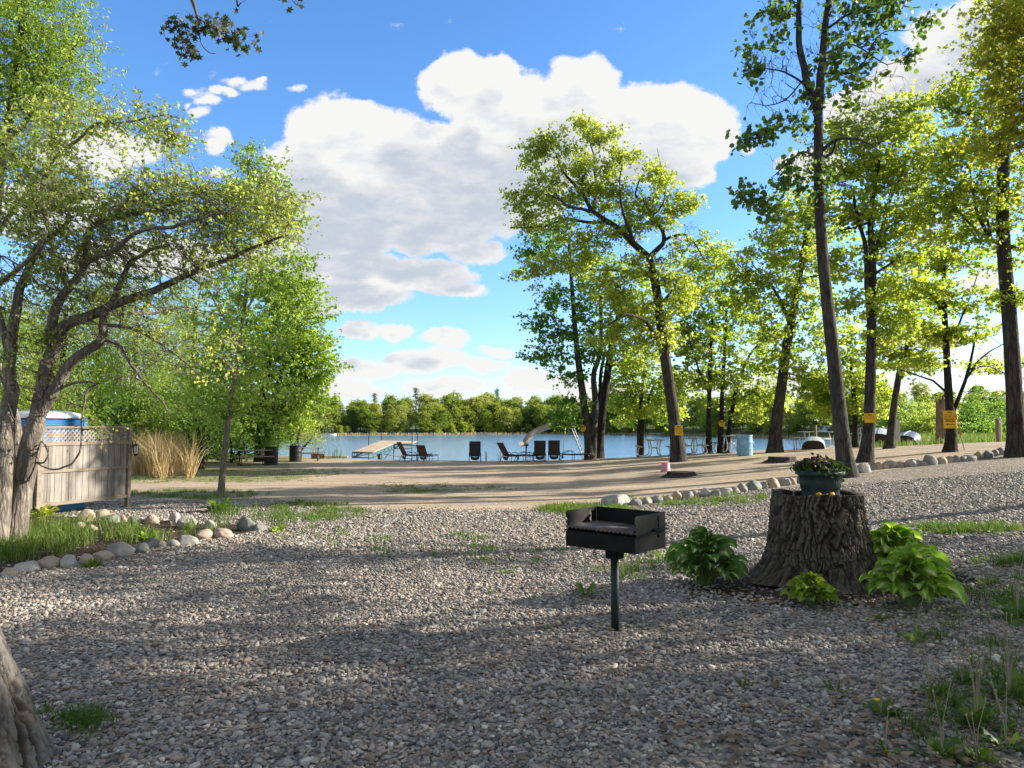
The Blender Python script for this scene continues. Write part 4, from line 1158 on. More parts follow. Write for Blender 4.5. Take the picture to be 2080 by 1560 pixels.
# ---- right side
px_tree('dying_tree', 'tall bare-limbed tree leaning left behind the flower pot, hung with vines', 17,
    [([(1722, 968), (1712, 900), (1701, 800), (1690, 700), (1679, 600), (1668, 480), (1663, 350), (1662, 215)], 16, 8.5),
     ([(1662, 225), (1646, 180), (1632, 130), (1625, 60), (1626, -40), (1632, -160)], 8.5, 4), ([(1662, 225), (1668, 140), (1676, 60), (1692, -40), (1702, -160)], 9, 4),
     ([(1664, 310), (1700, 285), (1730, 282), (1760, 290), (1790, 310)], 4, 1), ([(1664, 325), (1690, 310), (1697, 290), (1700, 280)], 3.5, 2), ([(1664, 320), (1630, 310), (1600, 330), (1570, 360)], 2.8, .8),
     ([(1645, 180), (1600, 150), (1560, 140), (1520, 135)], 2.6, .7), ([(1650, 140), (1600, 200), (1560, 215), (1525, 210)], 2, .6), ([(1676, 60), (1740, 20), (1810, 10), (1870, 15)], 3, .8), ([(1670, 150), (1740, 140), (1790, 70), (1845, 60)], 2.5, .7), ([(1672, 110), (1730, 90), (1800, 130), (1840, 115)], 2.2, .6)],
    [(1556, 60, 30, 36, 6), (1530, 148, 12, 14, 4), (1520, 100, 15, 15, 2), (1590, 250, 46, 16, 7), (1540, 276, 24, 9, 4), (1514, 282, 12, 6, 2), (1765, 110, 46, 40, 8), (1842, 118, 12, 7, 3), (1874, 40, 14, 10, 3), (1724, 30, 56, 30, 12), (1806, 14, 56, 20, 9), (1690, 140, 30, 56, 9),
     (1508, 398, 12, 6, 3), (1540, 402, 16, 8, 4), (1562, 428, 16, 14, 3), (1640, 200, 20, 24, 3), (1600, 20, 30, 30, 5), (1740, 180, 40, 30, 5), (1665, 400, 10, 60, 3), (1600, 360, 24, 30, 5), (1640, 360, 26, 40, 6)],
    lf(ML_VINE, .125, 11, (.17, .17, .14), 'round', .15, .7), MB_GREY, seed=53, twigs=3, trunk_sides=16, flare=1.6,
    bare=[(1590, 120, 70, 70, 26), (1600, 200, 70, 60, 18), (1740, 150, 80, 90, 30), (1610, 330, 60, 40, 10), (1760, 230, 60, 50, 12), (1680, 20, 90, 40, 14)], branch_r=1.25)
px_tree('maple_tree', 'straight forked maple with a cut-corner yellow sign, behind the border stones', 20.7,
    [([(1757, 938), (1765, 870), (1768, 780), (1770, 690), (1772, 600), (1772, 520), (1768, 450), (1776, 380), (1787, 320)], 12.5, 3.2),
     ([(1769, 690), (1763, 600), (1756, 500), (1740, 430), (1730, 380)], 6.5, 2), ([(1772, 520), (1790, 470), (1805, 420), (1835, 340)], 5, 1.6), ([(1770, 450), (1740, 460), (1705, 470)], 3, 1), ([(1772, 560), (1830, 520), (1870, 490)], 3, 1), ([(1788, 470), (1840, 440), (1880, 380)], 3, 1)],
    [(1720, 335, 56, 44, 18), (1790, 262, 44, 56, 18), (1850, 225, 44, 44, 14), (1800, 350, 66, 46, 22), (1730, 420, 60, 36, 14), (1862, 330, 56, 56, 20), (1782, 462, 60, 36, 12), (1832, 500, 56, 34, 14), (1716, 545, 40, 30, 8), (1832, 580, 50, 24, 9), (1740, 622, 40, 22, 7), (1802, 682, 40, 22, 7), (1700, 260, 30, 24, 6), (1860, 430, 50, 36, 12), (1830, 640, 40, 20, 6)],
    lf(ML_MAPLE, .125, 46, (.30, .30, .10)), MB_OAK, seed=54, twigs=4, flare=1.6, mult=1.1)
px_tree('young_maple', 'small maple with a short dark trunk behind the two boulder-side trunks', 31,
    [([(1737, 908), (1737, 850), (1733, 790), (1727, 730)], 6.5, 2.5), ([(1736, 840), (1700, 826), (1675, 800)], 2.6, .8)],
    [(1690, 782, 40, 26, 14), (1660, 802, 36, 26, 12), (1740, 762, 46, 36, 16), (1700, 830, 40, 20, 12), (1782, 812, 26, 26, 10), (1722, 702, 46, 36, 14)], lf(ML_MAPLE, .17, 44, (.36, .36, .15)), MB_DARK, seed=55, twigs=3)
px_tree('maple_tree', 'slim maple leaning right beside the overturned boats', 26.5,
    [([(1806, 902), (1813, 850), (1822, 785), (1830, 740), (1845, 690), (1850, 630)], 8, 3), ([(1824, 770), (1860, 750), (1900, 752)], 2.6, .8), ([(1830, 740), (1870, 720), (1900, 700)], 2.4, .8)],
    [(1852, 702, 56, 22, 14), (1830, 642, 56, 34, 14), (1882, 652, 46, 34, 12), (1800, 732, 40, 18, 8), (1872, 592, 40, 34, 10), (1812, 580, 36, 30, 8), (1870, 745, 40, 14, 5)], lf(ML_MAPLE, .15, 42, (.34, .34, .11)), MB_OAK, seed=56, twigs=3, flare=1.7)
px_tree('maple_tree', 'low-forking maple with flat layered sprays and a yellow arrow sign', 22.4,
    [([(1930, 916), (1932, 870), (1927, 800), (1922, 700), (1918, 620), (1917, 540), (1921, 460)], 10, 2.5),
     ([(1930, 850), (1946, 812), (1962, 770), (1975, 720), (1986, 655)], 5, 1.5), ([(1926, 800), (1890, 772), (1850, 758), (1808, 748)], 2.8, .8), ([(1962, 770), (2000, 722), (2052, 690)], 2.6, .7), ([(1922, 700), (1955, 640), (1985, 560)], 3, .8), ([(1919, 640), (1885, 590), (1860, 560)], 3, .8), ([(1968, 750), (2010, 745), (2060, 770)], 2, .6)],
    [(1882, 520, 56, 22, 12), (1962, 540, 56, 22, 12), (1862, 602, 56, 16, 10), (1992, 622, 56, 18, 10), (1882, 682, 56, 15, 10), (1972, 682, 56, 15, 9), (1852, 740, 46, 12, 6), (2012, 742, 50, 14, 5), (1930, 452, 56, 34, 12), (1935, 600, 40, 20, 6)],
    lf(ML_MAPLE, .13, 42, (.32, .32, .09)), MB_DARK, seed=57, twigs=4, flare=1.7)
px_tree('oak_tree', 'thick dark trunk at the right edge where the border stones end', 19.2,
    [([(2067, 925), (2063, 860), (2058, 760), (2050, 640), (2040, 520), (2036, 420), (2040, 320), (2052, 200), (2062, 60), (2068, -120)], 16.5, 8.5),
     ([(2040, 500), (2010, 480), (1988, 440), (1976, 395), (1970, 340)], 5, 1.4), ([(2008, 478), (1985, 470), (1940, 420), (1920, 380)], 3.5, 1), ([(2040, 500), (2085, 505), (2130, 470)], 5, 2), ([(2042, 320), (2000, 270), (1965, 230)], 4, 1), ([(2052, 200), (2010, 160), (1985, 110)], 4, 1), ([(2012, 480), (2004, 430), (2010, 380)], 3, 1)],
    [(1960, 282, 56, 56, 20), (1930, 372, 46, 46, 14), (2002, 362, 56, 56, 16), (1985, 440, 56, 36, 12), (2062, 382, 46, 56, 12), (1990, 182, 56, 56, 18), (1935, 215, 30, 40, 8), (2072, 482, 40, 56, 10), (1902, 440, 46, 46, 12), (2100, 250, 60, 90, 16), (2020, 60, 70, 60, 14), (1960, 500, 40, 24, 6), (2075, 600, 30, 30, 6)],
    lf(ML_MAPLE, .115, 44, (.28, .28, .13)), MB_OAK, seed=58, twigs=4, flare=1.6, trunk_sides=16)
px_tree('amber_maple', 'maple with amber young leaves overhanging the top right corner', 11.5,
    [([(2520, 1020), (2490, 800), (2440, 500), (2400, 200), (2380, -200), (2360, -600)], 24, 8),
     ([(2440, 520), (2330, 340), (2200, 240), (2100, 200), (2040, 220)], 7, 1.5), ([(2400, 200), (2280, 60), (2150, 0), (2040, -20)], 7, 1.5), ([(2440, 480), (2560, 300), (2700, 200)], 9, 3), ([(2395, 150), (2300, -200), (2200, -350)], 8, 2)],
    [(2062, 50, 60, 56, 22), (2090, 190, 70, 60, 26), (2052, 285, 50, 28, 12), (2020, 130, 20, 24, 5), (2170, 100, 130, 150, 50), (2230, 300, 130, 110, 34), (2300, -60, 200, 200, 50), (2500, 200, 220, 220, 50), (2640, 250, 150, 150, 24)],
    lf(ML_ORANGE, .092, 36, (.25, .25, .13), 'lobed', .5, .5), MB_GREY, seed=59, twigs=2, flare=1.4)
for i, (Y, px, py, rx, ry, mat, lab) in enumerate([
    (52, 1880, 860, 46, 30, ML_ELDER, 'light green bush left of the broken trunk'), (56, 1965, 850, 44, 42, ML_DARK, 'dark bush between the arrow sign and the wooden post'),
    (58, 2060, 860, 60, 44, ML_DARK, 'pale bush behind the wooden post at the right edge'), (60, 1850, 850, 40, 36, ML_DARK, 'dark bush behind the overturned boats'), (50, 1990, 878, 36, 12, ML_DARK, 'low pale undergrowth right of the arrow sign')]):
    px_tree('bank_bush', lab, Y, [([(px, py + ry + 8), (px, py + 10), (px + 4, py - 10)], 3, 1)], [(px, py, rx, ry, 34), (px - rx * .6, py + ry * .5, rx * .6, ry * .5, 10), (px + rx * .6, py + ry * .5, rx * .6, ry * .5, 10)],
            lf(mat, .15, 70, (.5, .5, .35)), MB_DARK, seed=61 + i, twigs=2, cat='bush', group='bushes on the far side of the rise')

# ---- trees that stand right of the picture and shade the yard
def local_tree(name, label, loc, h, leaf, bark, seed, spread=1.0, low=.22, group=None, nb=9, ncl=16, scale_r=1.0):
    r = np.random.default_rng(seed)
    x, y = loc[0], loc[1]; z = gz(x, y) if len(loc) < 3 else loc[2]
    b = np.array([x, y, z])
    pts = [b + np.array([0, 0, -.1])] + [b + np.array([r.normal(0, .025) * h * t, r.normal(0, .025) * h * t, h * t]) for t in (.2, .4, .6, .8, .96)]
    limbs = [(pts, .022 * h * scale_r, .004 * h)]
    cl = []
    for i in range(nb):
        t = low + (.98 - low) * (i + .5) / nb
        prof = math.sin(math.pi * min(1, .18 + .82 * (t - low) / (1 - low))) ** .7
        rad = h * .30 * spread * prof
        a = i * 2.4 + r.uniform(-.4, .4)
        c = b + np.array([math.cos(a) * rad * .62, math.sin(a) * rad * .62, h * t])
        cl.append(in_ell(c, (rad * .66, rad * .66, h * .085), ncl, r))
        limbs.append(([b + np.array([0, 0, h * max(.15, t - .14)]), (b + np.array([0, 0, h * (t - .05)]) + c) / 2, c], .008 * h, .002 * h))
    cl.append(in_ell(b + np.array([0, 0, h * .93]), (h * .09, h * .09, h * .07), ncl // 2, r))
    return make_tree(name, label, 'tree', b, limbs, np.concatenate(cl), leaf, bark, seed=seed, group=group, twigs=2)
SHADE_LEAF = lf(ML_MAPLE, .15, 30, (.36, .36, .14))
SHADE = [(10.6, 6.5, 7.6, 1), (8.2, 3.6, 7.5, 2), (13.8, 6.6, 9.0, 3), (12.0, 4.0, 8.5, 4), (6.8, .4, 8.0, 6), (18.0, 7.2, 10.5, 8), (13.2, 8.6, 8.6, 9)]
for i, (x, y, h, s) in enumerate(SHADE):
    local_tree('maple_tree', 'leafy maple right of the picture, casting its shade over the gravel', (x, y), h, SHADE_LEAF, MB_GREY, 200 + s, spread=1.0, low=.16, group='shade trees beside the yard')

# ---- the wood across the lake: every tree is a thing, copied from a few kinds
FAR = []
def far_kind(name, label, mat, h, seed, conifer=False, bare=False):
    r = np.random.default_rng(seed)
    b = np.zeros(3)
    if conifer:
        limbs = [([(0, 0, -.3), (0, 0, h * .5), (0, 0, h * .98)], .2, .03)]
        cl = []
        for k in range(60):
            t = .12 + .86 * k / 60
            rad = h * .17 * (1 - t) + .15
            a = k * 2.4
            cl.append((math.cos(a) * rad * r.uniform(.5, 1), math.sin(a) * rad * r.uniform(.5, 1), h * t))
        cl = np.array(cl)
        lfx = lf(mat, .5, 26, (.42, .42, .25), 'narrow', .3, .6)
    else:
        limbs = [([(0, 0, -.3), (r.normal(0, .2), 0, h * .35), (r.normal(0, .4), r.normal(0, .3), h * .8)], .2, .05)]
        cl = []
        w = h * r.uniform(.25, .32)
        cl = np.concatenate([in_ell((0, 0, h * .50), (w, w, h * .40), 110, r), in_ell((r.normal(0, .3), 0, h * .80), (w * .6, w * .6, h * .16), 40, r), in_ell((r.normal(0, w * .5), r.normal(0, w * .5), h * .3), (w * 1.1, w * 1.1, h * .2), 45, r)])
        for k in range(5):
            a = k * 1.3; limbs.append(([(0, 0, h * .3), (math.cos(a) * w * .3, math.sin(a) * w * .3, h * .5), (math.cos(a) * w * .6, math.sin(a) * w * .6, h * .75)], .07, .03))
        lfx = lf(mat, .48, 26 if not bare else 12, (.65, .65, .5), 'diamond', .5, .2)
    t = make_tree(name, label, 'tree', (0, 0, 0), limbs, cl, lfx, MB_GREY if not bare else MB_PALE, seed=seed, twigs=1, trunk_sides=6, branch_r=2.0)
    return t
def fm(n, a, b, c):
    return leafmat(n, [(0, a), (.5, b), (1, c)], (1.9, 1.8, .8), .5)
KINDS = [
    ('broadleaf_tree', 'yellow-green leafy tree of the wood across the lake', fm('far_leaf_yellow', (.12, .155, .03), (.20, .25, .045), (.29, .33, .07)), 13.0),
    ('broadleaf_tree', 'mid green leafy tree of the wood across the lake', fm('far_leaf_green', (0.078, 0.128, 0.023), (0.163, 0.232, 0.039), (0.264, 0.315, 0.058)), 13.5),
    ('broadleaf_tree', 'pale grey-green tree of the wood across the lake', fm('far_leaf_pale', (0.139, 0.173, 0.052), (0.264, 0.300, 0.091), (0.388, 0.405, 0.143)), 14.0),
    ('broadleaf_tree', 'rusty budding tree of the wood across the lake', fm('far_leaf_rust', (0.202, 0.128, 0.046), (0.326, 0.217, 0.078), (0.419, 0.300, 0.117)), 12.5),
    ('spruce_tree', 'dark pointed spruce of the wood across the lake', fm('far_needle', (0.019, 0.042, 0.016), (0.043, 0.083, 0.029), (0.078, 0.120, 0.039)), 14.5),
    ('broadleaf_tree', 'deep green full-leaved tree of the wood across the lake', fm('far_leaf_deep', (0.043, 0.090, 0.018), (0.093, 0.165, 0.029), (0.171, 0.240, 0.046)), 12.0),
    ('shore_bush', 'rounded light green bush along the far waterline', fm('far_bush', (0.109, 0.165, 0.026), (0.232, 0.300, 0.046), (0.357, 0.405, 0.065)), 5.0),
]
kinds = []
for i, (n, l, m, h) in enumerate(KINDS):
    kinds.append([(n, l, m, h, i, k) for k in range(1 if i in (3, 4) else 2)])
protos = {}
WIDTHS = {}
r_ = np.random.default_rng(77)
def place_far(ki, x, y, sc):
    var = int(r_.integers(0, len(kinds[ki])))
    key = (ki, var)
    z = gz(x, y) - .2
    rz = r_.uniform(0, 6.28)
    n, l, m, h = KINDS[ki]
    if key not in protos:
        t = far_kind(n, l, m, h, 300 + ki * 10 + var, conifer=(ki == 4), bare=(ki == 3))
        t['group'] = 'trees of the wood across the lake' if ki != 6 else 'bushes along the far waterline'
        t['category'] = 'tree' if ki != 6 else 'bush'
        protos[key] = t
        t.location = (x, y, z); t.rotation_euler = (0, 0, rz); t.scale = tuple(np.ones(3) * sc)
        return t
    return dup(protos[key], (x, y, z), rz, scale=sc)
u = -.36
while u < .74:
    D = float(far_y(u))
    step = 4.6 / D
    for row, (off, sc) in enumerate(((4, .70), (10, .86), (19, .98), (30, 1.02))):
        if row == 3 and r_.random() < .4: continue
        uu_ = u + r_.uniform(-.5, .5) * step
        y = D + off + r_.uniform(-2.5, 2.5)
        ki = int(r_.choice([0, 0, 1, 1, 2, 2, 3, 4, 5], p=[.15, .15, .20, .20, .1, .08, .015, .045, .06]))
        if .02 < uu_ < .14 and row < 2 and r_.random() < .6: ki = 5 if r_.random() < .6 else 4
        hs_ = (D / 262) ** .55
        place_far(ki, uu_ * y, y, np.array([r_.uniform(.85, 1.25), r_.uniform(.85, 1.25), r_.uniform(.84, 1.14)]) * sc * hs_)
    if r_.random() < .8:
        uu_ = u + r_.uniform(-.5, .5) * step
        place_far(6, uu_ * (D + 2.5), D + 2.5, r_.uniform(.5, 1.0) * (D / 262) ** .5)
    u += step * 1.0
for (px, dy, sc) in ((845, 24, 1.12), (1010, 30, 1.15), (958, 26, 1.0)):
    uu_ = (px - 1040) / F; D = float(far_y(uu_)) + dy
    place_far(4 if px != 958 else 3, uu_ * D, D, sc)
# ------------------------------------------------------------------ border stones
import bmesh
def stonemat(n, a, b, c, sc=5):
    return pmat(n, [(.28, a), (.5, b), (.72, c)], scale=sc, rough=.75, bump=.5, bscale=28, bdist=.012, spec=.25)
ST = {'pale': stonemat('stone_pale', (.22, .20, .17), (.35, .325, .285), (.48, .45, .405)), 'tan': stonemat('stone_tan', (.22, .165, .12), (.36, .28, .205), (.46, .375, .29)),
      'grey': stonemat('stone_grey', (.13, .125, .115), (.235, .225, .205), (.33, .315, .29)), 'dark': stonemat('stone_dark', (.035, .037, .042), (.075, .078, .085), (.13, .13, .135)),
      'pink': stonemat('stone_pink', (.24, .165, .125), (.36, .265, .205), (.45, .36, .30)), 'green': stonemat('stone_green', (.10, .115, .095), (.17, .185, .155), (.26, .27, .235))}
def stone(px, py, w, h, m, label, group, seed, ang=0.0, sharp=.0):
    p = G(px, py)
    k = p.y / F
    bm = bmesh.new()
    bmesh.ops.create_icosphere(bm, subdivisions=4 if w > 18 else 3, radius=1)
    co = np.array([v.co for v in bm.verts])
    n1 = fbm(co * 1.1 + seed * 3.3, 3, seed) - .5
    n2 = fbm(co * 4.5 + seed * 1.7, 3, seed + 9) - .5
    co = co * (1 + .55 * n1 + .14 * n2)[:, None]
    sharp = sharp or (.75 if seed % 2 else .35)
    if sharp:
        for _ in range(8):
            d = rng.normal(0, 1, 3); d /= np.linalg.norm(d)
            e = co @ d
            co = co - d * np.maximum(0, e - (.60 + .25 * rng.random()))[:, None] * sharp
    co[:, 2] = np.where(co[:, 2] < -.35, -.35 + (co[:, 2] + .35) * .3, co[:, 2])
    co *= np.array([w * .5 * k * 1.06, w * .40 * k, h * .72 * k])
    mesh = bpy.data.meshes.new('border_stone')
    for v, c in zip(bm.verts, co): v.co = c
    bm.to_mesh(mesh); bm.free()
    mesh.polygons.foreach_set('use_smooth', [True] * len(mesh.polygons))
    o = link_mesh('border_stone', mesh, ST[m], loc=(p.x, p.y + w * .35 * k, p.z + h * .20 * k))
    o.rotation_euler = (0, R(ang), rng.uniform(-.4, .4))
    return tag(o, label, 'stone', group)
GL = 'stones edging the left bed, gravel side'
front = [(13, 1171, 28, 16, 'tan', 'flat cream stone at the left picture edge, first of the bed edging'), (40, 1163, 54, 20, 'pale', 'long pale grey stone, second of the bed edging from the left'),
    (90, 1156, 46, 24, 'tan', 'rounded tan stone left of the white veined stone'), (134, 1154, 35, 27, 'pale', 'white veined stone between two tan stones of the bed edging'),
    (169, 1146, 32, 19, 'tan', 'brownish stone right of the white veined stone'), (202, 1139, 40, 19, 'tan', 'smooth cream stone behind the small green plant on the gravel'),
    (233, 1133, 60, 33, 'grey', 'biggest speckled grey boulder of the bed edging'), (279, 1125, 33, 23, 'green', 'round olive grey stone right of the biggest speckled boulder'),
    (300, 1116, 36, 23, 'dark', 'angular blue-black stone of the bed edging'), (324, 1114, 24, 13, 'pink', 'small pinkish stone right of the blue-black one'),
    (345, 1112, 28, 16, 'grey', 'small purplish grey stone next to the long flat grey one'), (373, 1109, 42, 20, 'grey', 'long flat grey stone near the right end of the bed edging'),
    (409, 1096, 34, 22, 'tan', 'tan egg-shaped stone, second from the right end of the bed edging'), (444, 1094, 40, 23, 'pink', 'round pinkish stone at the right end of the bed edging')]
for i, (x, y, w, h, m, l) in enumerate(front):
    stone(x, y, w, h, m, l, GL, 30 + i, rng.uniform(-8, 8), .8 if m == 'dark' or w > 50 else 0)
G_BACK = 'stones edging the left bed, screen side'
back = [(156, 1075, 24, 14, 'tan', 'small tan stone in the grass at the back of the bed'), (170, 1062, 33, 26, 'tan', 'tall tan stone, leftmost of the back edging under the screen'), (199, 1056, 36, 21, 'tan', 'domed tan stone behind the flat green stone'),
    (216, 1063, 48, 17, 'green', 'flat greenish grey stone under the wooden screen'), (242, 1061, 24, 15, 'pink', 'small pinkish stone right of the flat greenish one'), (270, 1066, 30, 18, 'green', 'greenish stone half hidden by bed grass'),
    (304, 1065, 27, 20, 'tan', 'warm tan stone in the middle of the back edging'), (352, 1062, 24, 24, 'pale', 'pointed cream stone leaning on the chalk-white stone'), (374, 1072, 38, 26, 'pale', 'chalk-white broken stone of the back edging'),
    (423, 1075, 24, 19, 'pale', 'white pitted stone left of the young aspen'), (497, 1079, 42, 32, 'green', 'squarish mossy grey stone right of the young aspen'), (525, 1080, 28, 18, 'grey', 'low grey stone right of the squarish mossy one'), (180, 1079, 24, 13, 'tan', 'half-buried tan stone inside the bed')]
for i, (x, y, w, h, m, l) in enumerate(back):
    stone(x, y, w, h, m, l, G_BACK, 60 + i, rng.uniform(-10, 10), .8 if m in ('pale', 'green') else 0)
row = [(1294, 1027, 24, 15, 'grey'), (1315, 1024, 22, 14, 'grey'), (1337, 1021, 24, 14, 'grey'), (1358, 1019, 18, 14, 'pink'), (1376, 1016, 19, 17, 'tan'), (1399, 1014, 28, 18, 'grey'), (1415, 1011, 15, 15, 'tan'), (1435, 1010, 29, 20, 'pale'),
    (1457, 1009, 21, 16, 'grey'), (1480, 1005, 27, 15, 'pale'), (1496, 1003, 17, 14, 'grey'), (1510, 1000, 20, 18, 'grey'), (1534, 997, 38, 20, 'green'), (1553, 993, 17, 17, 'grey'), (1574, 991, 30, 20, 'pink'), (1597, 987, 24, 16, 'grey'), (1611, 985, 18, 16, 'tan'),
    (1635, 981, 24, 16, 'grey'), (1660, 976, 26, 15, 'tan'), (1703, 966, 20, 18, 'grey'), (1760, 960, 32, 19, 'pale'), (1776, 954, 24, 17, 'grey'), (1787, 954, 18, 17, 'tan'), (1800, 953, 17, 14, 'tan'), (1814, 951, 29, 16, 'pale'), (1833, 949, 20, 12, 'tan'),
    (1856, 948, 26, 16, 'pale'), (1867, 947, 13, 12, 'grey'), (1879, 946, 18, 11, 'tan'), (1897, 945, 31, 21, 'grey'), (1917, 942, 24, 15, 'tan'), (1931, 940, 18, 14, 'tan'), (1947, 939, 21, 15, 'grey'), (1961, 938, 17, 12, 'grey'), (1975, 937, 28, 14, 'grey'),
    (1993, 932, 22, 15, 'tan'), (2012, 931, 22, 17, 'green'), (2024, 927, 16, 15, 'grey'), (2036, 924, 20, 16, 'grey'), (2048, 921, 16, 12, 'dark')]
stone(1255, 1029, 58, 28, 'pale', 'big pale slanted boulder at the left end of the long border row', 'stones of the long border row', 99, -6, .9)
ORD = ['first', 'second', 'third', 'fourth', 'fifth', 'sixth', 'seventh', 'eighth', 'ninth', 'tenth']
CN = {'grey': 'grey', 'tan': 'tan', 'pink': 'pinkish', 'pale': 'pale', 'green': 'greenish grey', 'dark': 'dark'}
for i, (x, y, w, h, m) in enumerate(row):
    if x < 1625: j, ref = i, 'right of the big pale boulder'
    elif x < 1712: j, ref = i - 17, 'after the seventeenth, hidden partly by the flower pot'
    elif i < 30: j, ref = i - 20, 'right of the leaning bare trunk'
    else: j, ref = len(row) - 1 - i, 'left of the right-edge trunk'
    nn = ORD[j] if j < 10 else {10: 'eleventh', 11: 'twelfth', 12: 'thirteenth', 13: 'fourteenth', 14: 'fifteenth', 15: 'sixteenth', 16: 'seventeenth'}[j]
    stone(x, y, w * 1.06, h * 1.05, m, '%s border row stone %s, %s' % (nn, ref, CN[m]), 'stones of the long border row', 110 + i, rng.uniform(-6, 6), .7 if i % 4 == 0 else 0)

# ------------------------------------------------------------------ park grill
M_STEEL = pmat('black_steel', [(.3, (.006, .006, .006)), (.6, (.013, .012, .012)), (.74, (.03, .02, .014))], scale=11, rough=.48, bump=.12, bscale=60, bdist=.002, spec=.45)
M_SOOT = pmat('soot_steel', [(.3, (.006, .006, .006)), (.7, (.014, .013, .012))], scale=8, rough=.8, bump=.2, bscale=50, bdist=.003, spec=.2)
M_GRATE = pmat('grate_iron', [(.3, (.06, .05, .045)), (.5, (.13, .11, .10)), (.7, (.20, .12, .085))], scale=9, rough=.55, bump=.2, bscale=60, bdist=.002, metallic=.4)
def grill():
    p = G(1249, 1284)
    t = thing('park_grill', 'black steel charcoal grill on a post standing in the gravel', 'grill', (p.x + .01, p.y + .05, p.z), R(-41))
    MB().tube([(0, 0, -.05), (0, 0, .56)], .031, 20).build('post', plain('post_paint', (.012, .02, .019), .5, var=.3), t)
    MB().box((0, 0, .575), (.105, .105, .09), bev=.006).build('sleeve', M_SOOT, t)
    x, y, th_ = .305, .205, .005
    z0, z1 = .62, .885
    b = MB()
    b.box((0, 0, z0 + .004), (2 * x - .02, 2 * y - .02, .008)).box((0, y - th_ / 2, (z0 + z1) / 2 + .002), (2 * x - 2 * th_ - .001, th_, z1 - z0 - .004)).box((0, -y + th_ / 2, z0 + .06), (2 * x - 2 * th_ - .001, th_, .118))
    b.build('firebox', M_SOOT, t)
    for s in (-1, 1):
        b = MB()
        fr = [(-y, z0), (.105, z0), (.105, z1), (-y + .03, z1)]
        for k in range(6):
            a = math.pi / 2 + k * math.pi / 10
            fr.append((-y + .022 + .022 * math.cos(a), z1 - .022 + .022 * math.sin(a)))
        zz = z1 - .05
        for k in range(3):
            fr += [(-y, zz), (-y + .017, zz - .006), (-y + .017, zz - .022), (-y, zz - .030)]
            zz -= .038
        M = Matrix(((0, 0, 1, 0), (1, 0, 0, 0), (0, 1, 0, 0), (0, 0, 0, 1)))
        xa, xb = (s * x - th_ / 2, s * x + th_ / 2)
        b.prism(fr, xa, xb, M)
        b.prism([(.135, z0), (y + .02, z0), (y + .02, z1), (.135, z1)], xa, xb, M)
        b.prism([(.1051, z0), (.1349, z0), (.1349, z0 + .085), (.1051, z0 + .085)], xa, xb, M)
        b.prism([(.1051, z1 - .022), (.1349, z1 - .022), (.1349, z1), (.1051, z1)], xa, xb, M)
        for k in range(3):
            zb = z0 + .105 + .04 * k
            b.prism([(.1051, zb), (.120, zb + .006), (.120, zb + .018), (.1051, zb + .026)], xa, xb, M)
        b.build('side_panel', M_STEEL, t)
    g = MB()
    zg = .772
    for k in range(13):
        xx = -.01 + k * .0225
        g.tube([(xx, -y + .006, zg), (xx, y - .02, zg)], .005, 6)
    g.box((-.155, 0, zg), (.285, 2 * y - .03, .006))
    g.tube([(-x + .01, -y + .012, zg - .008), (x - .01, -y + .012, zg - .008)], .007, 6).tube([(-x + .01, y - .03, zg - .008), (x - .01, y - .03, zg - .008)], .006, 6)
    for k in range(16):
        g.tube([(-x + .025 + k * .037, -y - .006, zg - .012), (-x + .025 + k * .037, -y + .02, zg - .004)], .008, 6)
    g.build('grate', M_GRATE, t)
    for s in (-1, 1):
        h = MB()
        h.tube([(s * (x - .02), .10, zg - .01), (s * (x + .012), .118, zg - .01), (s * (x + .02), .06, zg - .02), (s * (x + .022), -y + .01, zg - .035)], .006, 8)
        h.tube([(s * (x + .012), .118, zg - .01), (s * (x + .022), .20, zg - .008), (s * (x + .024), .235, zg - .008)], .006, 8)
        coil = [(s * (x + .019) + .014 * math.cos(q * .7), .035 + .095 * q / 48, zg - .012 + .014 * math.sin(q * .7)) for q in range(49)]
        h.tube(coil, .0035, 6)
        h.build('handle', M_STEEL, t)
grill()

